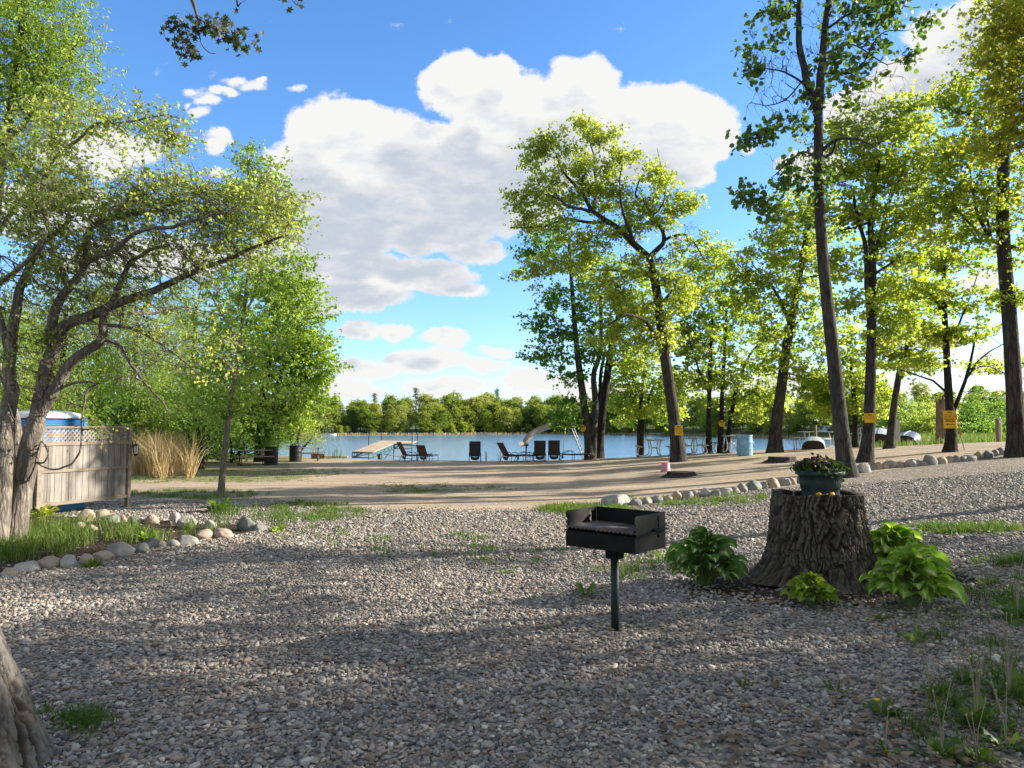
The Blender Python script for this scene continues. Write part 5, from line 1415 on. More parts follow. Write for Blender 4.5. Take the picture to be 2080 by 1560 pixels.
# ------------------------------------------------------------------ old stump with flower pot
def stump():
    t = thing('tree_stump', 'big old bark-covered stump with a flared foot, carrying the flower pot', 'stump', STUMP)
    na, nz = 720, 260
    H = .83
    a = np.linspace(0, 2 * np.pi, na, endpoint=False)
    zz = np.linspace(0, 1, nz) ** .9 * H
    A, Z = np.meshgrid(a, zz)
    r0 = .405 + .05 * (1 - Z / H) + .085 * np.exp(-Z / .12) + .06 * np.exp(-Z / .35)
    butt = np.zeros_like(A)
    for (an, w, am) in ((3.35, .30, .15), (4.2, .25, .10), (5.0, .3, .10), (5.9, .28, .17), (6.9, .3, .16), (1.6, .4, .18), (2.4, .3, .12)):
        d = np.angle(np.exp(1j * (A - an)))
        butt += am * np.exp(-(d / w) ** 2)
    r0 = r0 + .75 * butt * np.exp(-Z / .16) + .04 * butt
    r0 = r0 * (1 + .05 * (fbm(np.stack([np.cos(A) * 1.3, np.sin(A) * 1.3, Z * .7], -1), 2, 4) - .5))
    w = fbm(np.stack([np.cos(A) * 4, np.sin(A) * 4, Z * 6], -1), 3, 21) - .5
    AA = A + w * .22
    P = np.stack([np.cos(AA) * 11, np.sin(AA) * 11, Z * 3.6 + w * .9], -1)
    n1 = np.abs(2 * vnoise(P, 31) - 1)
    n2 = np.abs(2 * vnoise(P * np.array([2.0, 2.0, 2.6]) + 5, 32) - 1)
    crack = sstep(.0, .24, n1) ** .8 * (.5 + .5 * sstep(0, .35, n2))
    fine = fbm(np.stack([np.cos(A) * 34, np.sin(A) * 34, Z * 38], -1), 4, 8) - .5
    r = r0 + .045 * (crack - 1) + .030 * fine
    # a bare split on the right
    d = np.angle(np.exp(1j * (A - 5.75)))
    split = np.exp(-(d / .07) ** 2) * sstep(.30, .38, Z) * (1 - sstep(.50, .58, Z))
    r -= .05 * split
    ztop = H + .012 * np.sin(3 * a) + .02 * (fbm(np.stack([np.cos(a) * 5, np.sin(a) * 5, a * 0], -1), 3, 3) - .5)
    dz = np.angle(np.exp(1j * (a - .9)))
    ztop = ztop + .075 * (np.abs(dz) < .22)
    Zc = Z * (ztop / H)[None]
    V = np.stack([np.cos(A) * r, np.sin(A) * r, Zc], -1)
    rings = [V]
    rt = r[-1]
    for (f_, dz_) in ((.93, .0), (.84, -.006), (.80, -.05), (.5, -.06), (.02, -.062)):
        rr2 = rt * f_ * (1 + (.05 * (fbm(np.stack([np.cos(a) * 4, np.sin(a) * 4, a * 0 + f_ * 9], -1), 3, 6) - .5) if f_ < .93 else 0))
        zt = (ztop if f_ > .82 else np.minimum(ztop, H)) + dz_
        rings.append(np.stack([np.cos(a) * rr2, np.sin(a) * rr2, zt], -1)[None])
    V = np.concatenate(rings)
    m = V.shape[0]
    i = np.arange(m - 1)[:, None] * na; j = np.arange(na)[None]
    Fc = np.stack([i + j, i + (j + 1) % na, i + na + (j + 1) % na, i + na + j], -1)
    Vf = V.reshape(-1, 3)
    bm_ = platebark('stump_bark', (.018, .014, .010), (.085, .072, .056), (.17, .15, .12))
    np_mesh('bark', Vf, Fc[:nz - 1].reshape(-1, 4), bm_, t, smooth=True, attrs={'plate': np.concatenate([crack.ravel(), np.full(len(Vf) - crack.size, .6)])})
    used = Fc[nz - 1:].reshape(-1, 4)
    ids, inv = np.unique(used, return_inverse=True)
    np_mesh('cut_top', Vf[ids], inv.reshape(-1, 4), pmat('rotten_wood', [(.3, (.018, .014, .010)), (.6, (.055, .042, .030)), (.8, (.12, .10, .075))], scale=14, rough=.95, bump=.8, bscale=40, bdist=.01), t, smooth=False)
    return H - .06
st_h = stump()
top = STUMP + Vector((-.005, -.10, st_h + .003))
M_POT = pmat('pot_plastic', [(.3, (.018, .036, .034)), (.7, (.04, .068, .062))], scale=7, rough=.5, bump=.15, bscale=30, bdist=.003)
pt = thing('flower_pot', 'dark green ribbed plastic pot standing on the stump', 'flower pot', top)
rib = lambda a, z: (.012 * math.cos(a * 44) if .02 < z < .225 else 0)
MB().lathe([(.0, .0), (.155, .0), (.160, .012), (.166, .06), (.172, .11), (.178, .115), (.186, .17), (.196, .232), (.214, .236), (.222, .242), (.222, .268), (.216, .276), (.204, .276), (.198, .262), (.192, .225)], 176, wob=rib).build('pot', M_POT, pt)
MB().lathe([(.191, .236), (.12, .25), (.0, .255)], 40).build('soil', plain('potting_soil', (.03, .02, .014), .95, var=.5, bump=.8, scale=40), pt)
def petunias():
    c0 = Vector((top.x, top.y, top.z + .25))
    t = thing('petunias', 'purple petunias in bloom with small leaves in the green pot', 'flowers', c0)
    r = np.random.default_rng(5)
    n = 130
    a = r.uniform(0, 6.28, n); q = np.sqrt(r.random(n))
    C = np.column_stack([np.cos(a) * q * .21, np.sin(a) * q * .21, .01 + (1 - q ** 2) * .075 + .03 * r.random(n)])
    V, Fc, v = leaves_np(C, 13, (.022, .022, .02), .034, 'round', .4, .2, r=r)
    np_mesh('foliage', V, Fc, leafmat('petunia_leaf', [(0, (.02, .035, .012)), (.5, (.05, .085, .022)), (1, (.12, .16, .04))], (1.4, 1.5, .7), .4), t, attrs={'v': v})
    mb = MB(); col = []
    M_FL = leafmat('petunia_petal', [(0, (.02, .004, .014)), (.5, (.075, .006, .05)), (1, (.20, .02, .13))], (1.5, 1, 1.3), .4)
    VV = []; FF = []; vv = []
    for k in range(34):
        th_ = r.uniform(0, 6.28); qq = r.random() ** .6
        P = np.array([math.cos(th_) * qq * .18 - .02, math.sin(th_) * qq * .18, .075 + (1 - qq) * .07 + r.uniform(0, .035)])
        nrm = np.array([math.cos(th_) * .7, math.sin(th_) * .7 - .5, .5 + r.random()]); nrm /= np.linalg.norm(nrm)
        e1 = np.cross(nrm, [0, 0, 1.0]); e1 /= np.linalg.norm(e1); e2 = np.cross(nrm, e1)
        R_ = r.uniform(.014, .024); b = len(VV)
        VV.append(P - nrm * .014)
        for j in range(10):
            an = j * .6283; rr3 = R_ * (1 if j % 2 else .78)
            VV.append(P + (e1 * math.cos(an) + e2 * math.sin(an)) * rr3 + nrm * r.normal(0, .003))
        for j in range(10): FF.append((b, b + 1 + j, b + 1 + (j + 1) % 10))
        vv += [0] + [r.uniform(.35, 1)] * 10
    np_mesh('blossoms', np.array(VV), np.array(FF), M_FL, t, attrs={'v': np.array(vv)})
    V, Fc = tubes_np([(np.array([(r.normal(0, .05), r.normal(0, .05), -.01), (x * .6, y * .6, z * .6), (x, y, z)]), [.003, .0025, .0015], 4) for x, y, z in C[:60]])
    np_mesh('stems', V, Fc, plain('petunia_stem', (.06, .09, .03)), t)
petunias()
hz = thing('hose_nozzle', 'black hose nozzle with a yellow collar lying on the stump in front of the pot', 'hose nozzle', STUMP + Vector((-.09, -.345, st_h + .07)), R(6))
MB().tube([(-.02, 0, .0), (.03, 0, .0), (.075, 0, .0)], [.010, .014, .013], 14).build('barrel', plain('black_rubber', (.012, .013, .015), .45), hz)
MB().tube([(.076, 0, 0), (.079, 0, 0), (.108, 0, 0), (.111, 0, 0)], [.014, .023, .023, .018], 20).tube([(-.055, .01, .004), (-.03, .0, .012), (-.018, 0, .002)], [.008, .014, .012], 10).build('collar', plain('yellow_plastic', (.75, .36, .012), .4), hz)

# ------------------------------------------------------------------ hostas
def hosta(name_label, px, py, wpx, hpx, n, mat, seed, lw=.42, ll=1.0, stem=True):
    p = G(px, py)
    k = p.y / F
    Wd, H = wpx * k / 2, hpx * k
    root = Vector((p.x, p.y + Wd * .55, 0)); root.z = gz(root.x, root.y)
    t = thing('hosta', name_label, 'plant', root)
    r = np.random.default_rng(seed)
    VV = []; FF = []; vv = []; stems = []
    nu, nw = 8, 7
    for i in range(n):
        f = (i + .5) / n
        az = i * 2.39996 + r.uniform(-.3, .3)
        tilt = f ** .7
        reach = Wd * (.12 + .78 * tilt) * r.uniform(.68, 1.15)
        hgt = H * (1.0 - .62 * tilt ** 1.6) * r.uniform(.66, 1.1)
        L = ll * Wd * .50 * r.uniform(.6, 1.25) * (.75 + .35 * tilt)
        d = np.array([math.cos(az), math.sin(az), 0])
        s = np.array([-math.sin(az), math.cos(az), 0])
        base = d * Wd * .10 * r.random() + np.array([0, 0, -.01])
        tipst = d * max(.02, reach - L * .55) + np.array([0, 0, hgt * .86])
        m = base * .45 + tipst * .55 + np.array([0, 0, hgt * .16]) - d * .02
        stems.append((np.array([base, (base + m) / 2 + np.array([0, 0, .01]), m, tipst]), np.array([.0065, .006, .005, .004]) * (Wd / .3), 5))
        rise0 = 1.25 - .80 * tilt
        bend = 1.2 + .6 * tilt + r.uniform(-.2, .3)
        wid = L * lw * r.uniform(.85, 1.15)
        tw = r.uniform(-.85, .85)
        b = len(VV)
        pos = tipst.copy(); ang = rise0 * .95
        wob_ = r.uniform(0, 6)
        for u in range(nu):
            tt = u / (nu - 1)
            if u: pos = pos + (d * math.cos(ang) + np.array([0, 0, math.sin(ang)])) * (L / (nu - 1)); ang -= bend / (nu - 1)
            nrm = -d * math.sin(ang) + np.array([0, 0, math.cos(ang)])
            sd = s * math.cos(tw) + nrm * math.sin(tw)
            nr2 = nrm * math.cos(tw) - s * math.sin(tw)
            ww = wid * (math.sin(math.pi * min(1, tt ** .62)) ** .8 if 0 < tt < 1 else .03)
            for w in range(nw):
                q = (w / (nw - 1)) * 2 - 1
                VV.append(pos + sd * q * ww + nr2 * (abs(q) ** 1.3 * ww * .45 + .04 * ww * math.sin(tt * 14 + wob_ + q * 3)))
                vv.append(np.clip(1 - abs(q) + .12 * math.sin(q * 19) * (1 - abs(q)) + r.normal(0, .03), 0, 1))
        for u in range(nu - 1):
            for w in range(nw - 1):
                FF.append((b + u * nw + w, b + u * nw + w + 1, b + (u + 1) * nw + w + 1, b + (u + 1) * nw + w))
    np_mesh('leaves', np.array(VV), np.array(FF), mat, t, smooth=True, attrs={'v': np.array(vv)})
    V, Fc = tubes_np(stems)
    np_mesh('stems', V, Fc, M_HSTEM, t, smooth=True)
M_HSTEM = plain('hosta_stem', (.16, .21, .07), .5)
def hmat(n, edge_c, mid_c, cen_c, tf=.4):
    m, nt = mat_new(n)
    v = nd(nt, 'ShaderNodeAttribute', attribute_name='v').outputs['Fac']
    tcn = nd(nt, 'ShaderNodeTexCoord').outputs['Object']
    n1 = noise(nt, tcn, 24, 4)
    vv = mathn(nt, 'ADD', v, mathn(nt, 'MULTIPLY', mathn(nt, 'SUBTRACT', n1, .5), .55))
    col = ramp(nt, vv, [(.30, edge_c), (.55, mid_c), (.68, mid_c), (.84, cen_c)])
    isl = nd(nt, 'ShaderNodeNewGeometry').outputs['Random Per Island']
    col = mixc(nt, 1.0, col, ramp(nt, isl, [(0, .65), (1, 1.25)]), 'MULTIPLY')
    d = nd(nt, 'ShaderNodeBsdfPrincipled', {'Base Color': col, 'Roughness': .5, 'Specular IOR Level': .3})
    t = nd(nt, 'ShaderNodeBsdfTranslucent', {'Color': mixc(nt, 1.0, col, (1.6, 1.7, .8), 'MULTIPLY')})
    mx = nd(nt, 'ShaderNodeMixShader', {0: tf, 1: d.outputs[0], 2: t.outputs[0]})
    out_surf(nt, mx.outputs[0])
    return m
H1 = hmat('hosta_variegated', (.085, .18, .035), (.105, .215, .04), (.55, .56, .28))
H2 = hmat('hosta_lime', (.17, .25, .025), (.24, .33, .03), (.32, .37, .05))
H3 = hmat('hosta_bright', (.17, .29, .035), (.23, .36, .04), (.52, .56, .24))
hosta('bushy green hosta with cream-streaked leaves left of the stump', 1445, 1200, 180, 112, 190, H1, 1, ll=.74)
hosta('small lime green hosta in front of the stump', 1662, 1240, 112, 68, 130, H2, 2, lw=.40, ll=.78)
hosta('hosta behind the tallest one, right of the stump', 1845, 1180, 190, 100, 170, H3, 3, ll=.78)
hosta('tallest bright hosta with long pale stalks right of the stump', 1880, 1248, 190, 132, 150, H3, 4, ll=.85)

# ------------------------------------------------------------------ weeds in the gravel
M_WEED = leafmat('weed_leaf', [(0, (.04, .08, .012)), (.5, (.085, .15, .02)), (1, (.16, .22, .04))], (1.6, 1.6, .7), .4)
M_STALK = plain('dry_stalk', (.30, .26, .17), .8)
def weed(label, px, py, hpx, n, stalks, seed, mat=M_WEED, kind='lobed', flower=False, up=.9):
    p = G(px, py); k = p.y / F; H = hpx * k * 1.3
    t = thing('weed', label, 'weed', p, group='weeds growing through the gravel')
    r = np.random.default_rng(seed)
    V, F_, vv = [], [], []
    tv, tf = LEAF_T[kind]
    allV = []; allF = []; allv = []
    for i in range(n):
        az = i * 2.4 + r.uniform(-.3, .3)
        el = up * r.uniform(.35, 1.25)
        d = np.array([math.cos(az) * math.cos(el), math.sin(az) * math.cos(el), math.sin(el)])
        s = np.array([-math.sin(az), math.cos(az), 0]); nn = np.cross(d, s) * -1
        L = H * r.uniform(.6, 1.05)
        c = tv[:, 0]
        P = (c * L)[:, None] * d + (tv[:, 1] * L * .42)[:, None] * s + (tv[:, 2] * L)[:, None] * nn
        P[:, 2] -= (c ** 2) * L * .25
        allV.append(P); allF.append(tf + len(tv) * i); allv.append(np.full(len(tv), r.random()))
    np_mesh('leaves', np.concatenate(allV), np.concatenate(allF), mat, t, attrs={'v': np.concatenate(allv)})
    if stalks:
        tb = []
        for i in range(stalks):
            az = r.uniform(0, 6.28); ln = r.uniform(.05, .3); hh = H * r.uniform(1.1, 2.0)
            tb.append((np.array([(0, 0, 0), (math.cos(az) * ln * .2 * hh, math.sin(az) * ln * .2 * hh, hh * .5), (math.cos(az) * ln * hh, math.sin(az) * ln * hh, hh)]), [.0022, .002, .0016], 5))
            e = tb[-1][0][-1]
            tb.append((np.array([e, e + (0, 0, .006), e + (0, 0, .016)]), [.0025, .0055, .002], 6))
        V, Fc = tubes_np(tb)
        np_mesh('stalks', V, Fc, M_STALK, t)
    if flower:
        MB().lathe([(0, .0), (.012, .004), (.016, .010), (.0, .012)], 12, c=(-.03, -.02, H * .55)).build('flower', plain('dandelion_yellow', (.75, .45, .01), .6), t)
for a_ in [('upright dock leaves on the gravel, lower right', 1700, 1412, 42, 7, 0, 1), ('dandelion clump with one yellow flower and dry stalks', 1790, 1462, 46, 11, 7, 2), ('small bright seedling on open gravel right of the grill foot', 1508, 1398, 30, 8, 0, 3),
           ('leafy weed beneath the tall hosta', 1860, 1310, 40, 8, 2, 4), ('spreading weed with tall dry stalks near the right edge', 1985, 1480, 70, 14, 9, 5), ('tall stalky dandelion at the right picture edge', 2050, 1420, 66, 12, 8, 6),
           ('low leafy weed at the bottom right corner', 1915, 1548, 60, 14, 2, 7), ('broad-leaved weed right of the stalky clumps', 2045, 1530, 60, 11, 4, 8), ('weed with a pinkish dead leaf left of the grill post', 1188, 1215, 36, 9, 3, 9),
           ('weed tuft just behind the grill post', 1262, 1178, 26, 12, 2, 10), ('tiny weed left of the grill post on the gravel', 995, 1206, 16, 8, 0, 11), ('small weed patch below the grill', 1112, 1284, 16, 8, 0, 12),
           ('weed by the foot of the near oak trunk', 92, 1452, 30, 7, 0, 13), ('weed under the right picture edge beside the hostas', 2068, 1262, 60, 12, 3, 14), ('leafy weed among dry leaves, lower right', 1800, 1540, 34, 11, 3, 31), ('grassy weed left of the tall stalky clumps', 1955, 1395, 40, 12, 4, 32), ('low weed right of the small lime hosta', 1790, 1262, 22, 9, 0, 33), ('spiky weed by the bottom edge, right of the pale stones', 1985, 1552, 50, 12, 3, 34),
           ('feathery weed between the hostas and the bottom right corner', 1890, 1418, 34, 10, 6, 15)]:
    lab, px, py, h, n, s, sd = a_
    weed(lab, px, py, h, n, s, sd, flower=(sd == 2), kind='narrow' if sd in (1, 3, 10, 13) else 'lobed')
weed('bushy little plant on the gravel in front of the smooth cream stone', 189, 1152, 26, 46, 0, 21, leafmat('creeper_leaf', [(0, (.05, .10, .01)), (.5, (.11, .2, .02)), (1, (.2, .28, .03))], (1.6, 1.6, .6), .4), 'narrow', up=.85)
weed('leafy fern-like plant at the foot of the wooden screen', 84, 1052, 40, 30, 0, 22, ML_MAPLE, 'lobed')
weed('leafy plant at the foot of the young aspen', 446, 1040, 40, 26, 0, 23, M_WEED, 'lobed')
weed('round-leaved plant in the middle of the left bed', 300, 1096, 26, 26, 0, 24, ML_BRIGHT, 'round')
weed('yellow-green weed right of the squarish mossy stone', 565, 1080, 22, 26, 0, 25, ML_BRIGHT, 'round')
# ------------------------------------------------------------------ wooden screen and portable toilet
def boardmat(name, lo, mid, hi, axis_x=True):
    m, nt = mat_new(name)
    tcn = nd(nt, 'ShaderNodeTexCoord').outputs['Object']
    g = noise(nt, scaled(nt, tcn, (9, 9, .7)), 4.0, 8, .65)
    sepx = nd(nt, 'ShaderNodeSeparateXYZ', {0: tcn})
    idb = mathn(nt, 'FLOOR', mathn(nt, 'DIVIDE', mathn(nt, 'ADD', sepx.outputs[0], sepx.outputs[1]), .136))
    wn = nd(nt, 'ShaderNodeTexWhiteNoise', {'W': idb}, noise_dimensions='1D').outputs[0]
    stain = noise(nt, scaled(nt, tcn, (1.6, 1.6, .8)), 2.2, 5, .6)
    f = mathn(nt, 'ADD', mathn(nt, 'MULTIPLY', g, .5), mathn(nt, 'ADD', mathn(nt, 'MULTIPLY', wn, .22), mathn(nt, 'MULTIPLY', stain, .34)))
    col = ramp(nt, f, [(.30, lo), (.55, mid), (.80, hi)])
    kn = nd(nt, 'ShaderNodeTexVoronoi', {'Vector': scaled(nt, tcn, (1, 1, .6)), 'Scale': 4.2}).outputs['Distance']
    col = mixc(nt, ramp(nt, kn, [(.05, .85), (.085, 0)]), col, (.05, .035, .025))
    b = nd(nt, 'ShaderNodeBsdfPrincipled', {'Base Color': col, 'Roughness': .85, 'Specular IOR Level': .15})
    bp = nd(nt, 'ShaderNodeBump', {'Height': g, 'Strength': .35, 'Distance': .006})
    nt.links.new(bp.outputs[0], b.inputs['Normal'])
    out_surf(nt, b.outputs[0])
    return m
M_BOARD = boardmat('grey_boards', (.09, .078, .068), (.235, .21, .182), (.38, .345, .305))
M_RAIL = pmat('cedar_rail', [(.3, (.17, .13, .095)), (.7, (.29, .235, .18))], scale=3, stretch=(1, 1, 6), rough=.8, bump=.3, bscale=30, bdist=.004)
c0 = Vector((-8.08, 12.6, 0)); c0.z = gz(c0.x, c0.y)
def screen():
    t = thing('privacy_screen', 'weathered grey board screen with lattice top around the portable toilet', 'fence', c0, R(70.4))
    def panel(L, T, z_lo):
        def V_(x, y, z): return T @ Vector((x, y, z))
        bo = [MB(), MB()]
        for (z0, z1, k) in ((.80, 1.215, 0), (z_lo + .05, .745, 1)):
            x = .075
            while x < L - .09:
                w = min(.134, L - .08 - x)
                dy = random.uniform(-.003, .003)
                mb = MB().box((x + w / 2, dy, (z0 + z1) / 2), (w - .006, .018, z1 - z0))
                bo[k].add([T @ Vector(p) for p in mb.v], mb.f)
                x += .136
        for b in bo: b.build('boards', M_BOARD, t)
        for zc, hh in ((1.535, .045), (1.25, .065), (.772, .052), (z_lo + .02, .062)):
            mb = MB().box((L / 2, -.016, zc), (L - .13, .03, hh), bev=.004)
            MB().add([T @ Vector(p) for p in mb.v], mb.f).build('rail', M_RAIL, t)
        la = MB()
        za, zb = 1.284, 1.511
        h = zb - za
        for (sg, yo) in ((1, -.004), (-1, .005)):
            x = .07 - h
            while x < L - .07:
                # strip centre line from (x,za) to (x+h,zb) for sg=1
                xa, xb = (x, x + h) if sg == 1 else (x + h, x)
                w = .024
                q = []
                pts = [(xa - w, za), (xa + w, za), (xb + w, zb), (xb - w, zb)]
                lo_, hi_ = .072, L - .072
                if max(p[0] for p in pts) > lo_ and min(p[0] for p in pts) < hi_:
                    # clip the parallelogram to the frame
                    def clip(poly, xc, keep_gt):
                        out = []
                        for i in range(len(poly)):
                            a, b = poly[i], poly[(i + 1) % len(poly)]
                            ia = (a[0] >= xc) == keep_gt; ib = (b[0] >= xc) == keep_gt
                            if ia: out.append(a)
                            if ia != ib:
                                s = (xc - a[0]) / (b[0] - a[0] + 1e-12); out.append((xc, a[1] + s * (b[1] - a[1])))
                        return out
                    pts = clip(clip(pts, lo_, True), hi_, False) if pts else pts
                    if len(pts) >= 3:
                        M = Matrix(((1, 0, 0, 0), (0, 0, 1, 0), (0, 1, 0, 0), (0, 0, 0, 1)))
                        mb = MB().prism(pts, yo - .004, yo + .004, M)
                        la.add([T @ Vector(p) for p in mb.v], mb.f)
                x += .088
        la.build('lattice', M_BOARD, t)
    panel(1.93, Matrix.Identity(4), .19)
    panel(1.95, Matrix.Rotation(R(90), 4, 'Z') @ Matrix.Translation((0.01, 0, 0)), .12)
    for (x, y, zb, zt) in ((.03, .0, -.1, 1.585), (1.90, .0, -.1, 1.56), (-.03, .055, -.1, 1.6), (0, 1.93, -.1, 1.56)):
        MB().box((x, y - .004, (zb + zt) / 2), (.075, .085, zt - zb), bev=.005).build('post', M_RAIL if x > -.01 else M_BOARD, t)
    return t
screen()
ca, sa = math.cos(R(70.4)), math.sin(R(70.4))
def fl2w(x, y, z=0): return Vector((c0.x + x * ca - y * sa, c0.y + x * sa + y * ca, c0.z + z))
def toilet():
    p = fl2w(.93, 1.08)
    t = thing('portable_toilet', 'blue portable toilet with a white domed roof behind the board screen', 'portable toilet', (p.x, p.y, gz(p.x, p.y)), R(70.4))
    M_B = plain('toilet_blue', (.035, .26, .62), .4, var=.12, bump=.1, scale=6)
    M_W = pmat('toilet_roof', [(.35, (.62, .62, .60)), (.5, (.78, .78, .77)), (.7, (.82, .82, .82))], scale=5, rough=.45, bump=.1)
    s = 1.02
    MB().box((0, 0, .09), (s + .04, s + .04, .16), bev=.015).build('base', M_B, t)
    b = MB().box((0, 0, .94), (s - .03, s - .03, 1.54), bev=.02)
    b.build('body', M_B, t)
    sl = MB()
    for k in range(4):
        z = 1.585 + .033 * k
        for (cx, cy, sx, sy) in ((0, -s / 2 + .012, s - .22, .022), (s / 2 - .012, 0, .022, s - .22), (-s / 2 + .012, 0, .022, s - .22), (0, s / 2 - .012, s - .22, .022)):
            sl.box((cx, cy, z), (sx, sy, .017), rot=((.5 if sy < .1 else 0), (.5 if sx < .1 else 0), 0))
    sl.build('vent_louvres', M_B, t)
    fr = MB()
    for i in (-1, 1):
        for j in (-1, 1):
            fr.box((i * (s / 2 - .035), j * (s / 2 - .035), .95), (.09, .09, 1.55), bev=.015)
    fr.build('corner_post', M_B, t)
    # domed roof with rounded plan
    n = 36; V = []; Fc = []
    prof = [(1.10, 0), (1.12, .02), (1.10, .045), (.95, .095), (.70, .13), (.35, .15), (.02, .155)]
    for (q, z) in prof:
        for k in range(n):
            a = 2 * math.pi * k / n
            c_, s_ = math.cos(a), math.sin(a)
            e = 5.0
            rr2 = 1 / ((abs(c_) ** e + abs(s_) ** e) ** (1 / e))
            V.append((c_ * rr2 * q * s / 2, s_ * rr2 * q * s / 2, 1.712 + z))
    for i in range(len(prof) - 1):
        for k in range(n):
            Fc.append((i * n + k, i * n + (k + 1) % n, (i + 1) * n + (k + 1) % n, (i + 1) * n + k))
    np_mesh('roof', V, Fc, M_W, t, smooth=True)
toilet()
def lantern():
    p = fl2w(1.955, -.085, 1.0)
    t = thing('wall_lantern', 'black lantern hooked to the right post of the board screen', 'lantern', p, R(70.4))
    M_K = plain('lantern_black', (.012, .012, .013), .4)
    b = MB()
    b.box((0, .05, .20), (.03, .014, .12)).tube([(0, .045, .25), (0, -.01, .27), (0, -.03, .23)], .008, 8)
    b.lathe([(.0, .225), (.02, .22), (.055, .18), (.058, .172), (.0, .172)], 6, c=(0, -.03, 0), smooth=False)
    for k in range(6):
        a = k * math.pi / 3
        b.tube([(.05 * math.cos(a), -.03 + .05 * math.sin(a), .172), (.038 * math.cos(a), -.03 + .038 * math.sin(a), .02)], .005, 5)
    b.lathe([(.0, .02), (.042, .02), (.045, .012), (.03, -.01), (.0, -.03)], 6, c=(0, -.03, 0), smooth=False)
    b.build('frame', M_K, t)
    MB().lathe([(.044, .168), (.034, .024)], 6, c=(0, -.03, 0), smooth=False).build('glass', plain('lantern_glass', (.6, .62, .6), .15), t)
lantern()

# ------------------------------------------------------------------ beach furniture
M_SLING = pmat('brown_sling', [(.3, (.075, .045, .028)), (.7, (.13, .085, .055))], scale=30, rough=.75, bump=.25, bscale=200, bdist=.002)
M_SLINGK = pmat('charcoal_sling', [(.3, (.030, .026, .024)), (.7, (.055, .048, .044))], scale=30, rough=.75, bump=.25, bscale=200, bdist=.002)
M_TUBE = plain('dark_tube', (.02, .016, .014), .4)
def lounger(label, px, py, rz, rec, mat, group='sun loungers on the beach', s=.84):
    """reclining sling chair: +Y is the foot end; rec = angle of the back from the horizontal"""
    p = GB(px, py)
    t = thing('sun_lounger', label, 'lounger', p, R(rz), group)
    t.scale = (s, s, s)
    def sling(pts, hw, sag):
        V = []; Fc = []
        n = 7
        for (y, z) in pts:
            for k in range(n):
                q = k / (n - 1) * 2 - 1
                V.append((q * hw, y, z - sag * (1 - q * q)))
        m = len(pts)
        for i in range(m - 1):
            for k in range(n - 1):
                Fc.append((i * n + k, i * n + k + 1, (i + 1) * n + k + 1, (i + 1) * n + k))
        V2 = [(x, y, z - .008) for x, y, z in V]
        b = len(V)
        return np.array(V + V2), np.array(Fc + [tuple(b + i for i in f[::-1]) for f in Fc])
    a = R(rec)
    bl = .78
    zb = .34
    seat = [(-.42 + .1 * i, zb - .02 * math.sin(i / 14 * math.pi) + .02 * (i / 14) ** 2) for i in range(15)]
    V, Fc = sling(seat, .27, .05); np_mesh('seat', V, Fc, mat, t, smooth=True)
    back = [(-.42 - math.cos(a) * bl * i / 8, zb + math.sin(a) * bl * i / 8) for i in range(9)]
    V, Fc = sling(back, .27, .018); np_mesh('backrest', V, Fc, mat, t, smooth=True)
    f = MB()
    for sx in (-1, 1):
        x = sx * .285
        f.tube([(x, y, z) for y, z in back[::-1]] , .016, 8).tube([(x, y, z) for y, z in seat], .016, 8)
    f.tube([(-.285, *back[-1]), (.285, *back[-1])], .016, 8).tube([(-.285, *seat[-1]), (.285, *seat[-1])], .016, 8).tube([(-.28, -.42, zb - .02), (.28, -.42, zb - .02)], .014, 6)
    f.build('frame', M_TUBE, t)
    for sx in (-1, 1):
        x = sx * .305
        MB().tube(catmull([(x, -.62, .0), (x, -.52, .24), (x, -.36, .42), (x, -.12, .50), (x, .06, .46), (x, .12, .30), (x, .10, .0)], 4), .016, 8).build('armrest', M_TUBE, t)
        MB().tube(catmull([(x, .80, .34), (x, .90, .18), (x, .86, .0)], 4), .016, 8).build('leg', M_TUBE, t)
    MB().tube(catmull([(-.24, -.5, .30), (-.15, -.5, .17), (0, -.5, .13), (.15, -.5, .17), (.24, -.5, .30)], 3), .014, 8).build('brace', M_TUBE, t)
    # the hanging lower part of the back sling, seen from behind
    V, Fc = sling([(-.44, .33), (-.47, .24), (-.45, .17)], .22, .07); np_mesh('lower_sling', V, Fc, mat, t, smooth=True)
    return t
lounger('brown sling lounger nearest the dock, its back tilted left', 838, 936, -58, 62, M_SLING)
lounger('lower brown lounger right of the one nearest the dock', 868, 936, -22, 56, M_SLING, s=.74)
lounger('lone dark lounger in the middle of the beach, facing the lake', 965, 938, 3, 72, M_SLINGK, s=.84)
lounger('brown lounger turned right, in front of the slide foot', 1042, 938, -55, 58, M_SLING)
lounger('upright dark lounger facing the lake, left of the pair beside the slide', 1095, 936, 2, 72, M_SLINGK, s=.84)
lounger('upright dark lounger facing the lake, right of the pair beside the slide', 1125, 936, -3, 72, M_SLINGK, s=.84)
lounger('lounger folded flat between the turned brown one and the upright pair', 1070, 934, -80, 4, M_SLINGK)
lounger('lounger folded flat at the foot of the twin-trunked tree', 1160, 935, -84, 8, M_SLINGK)

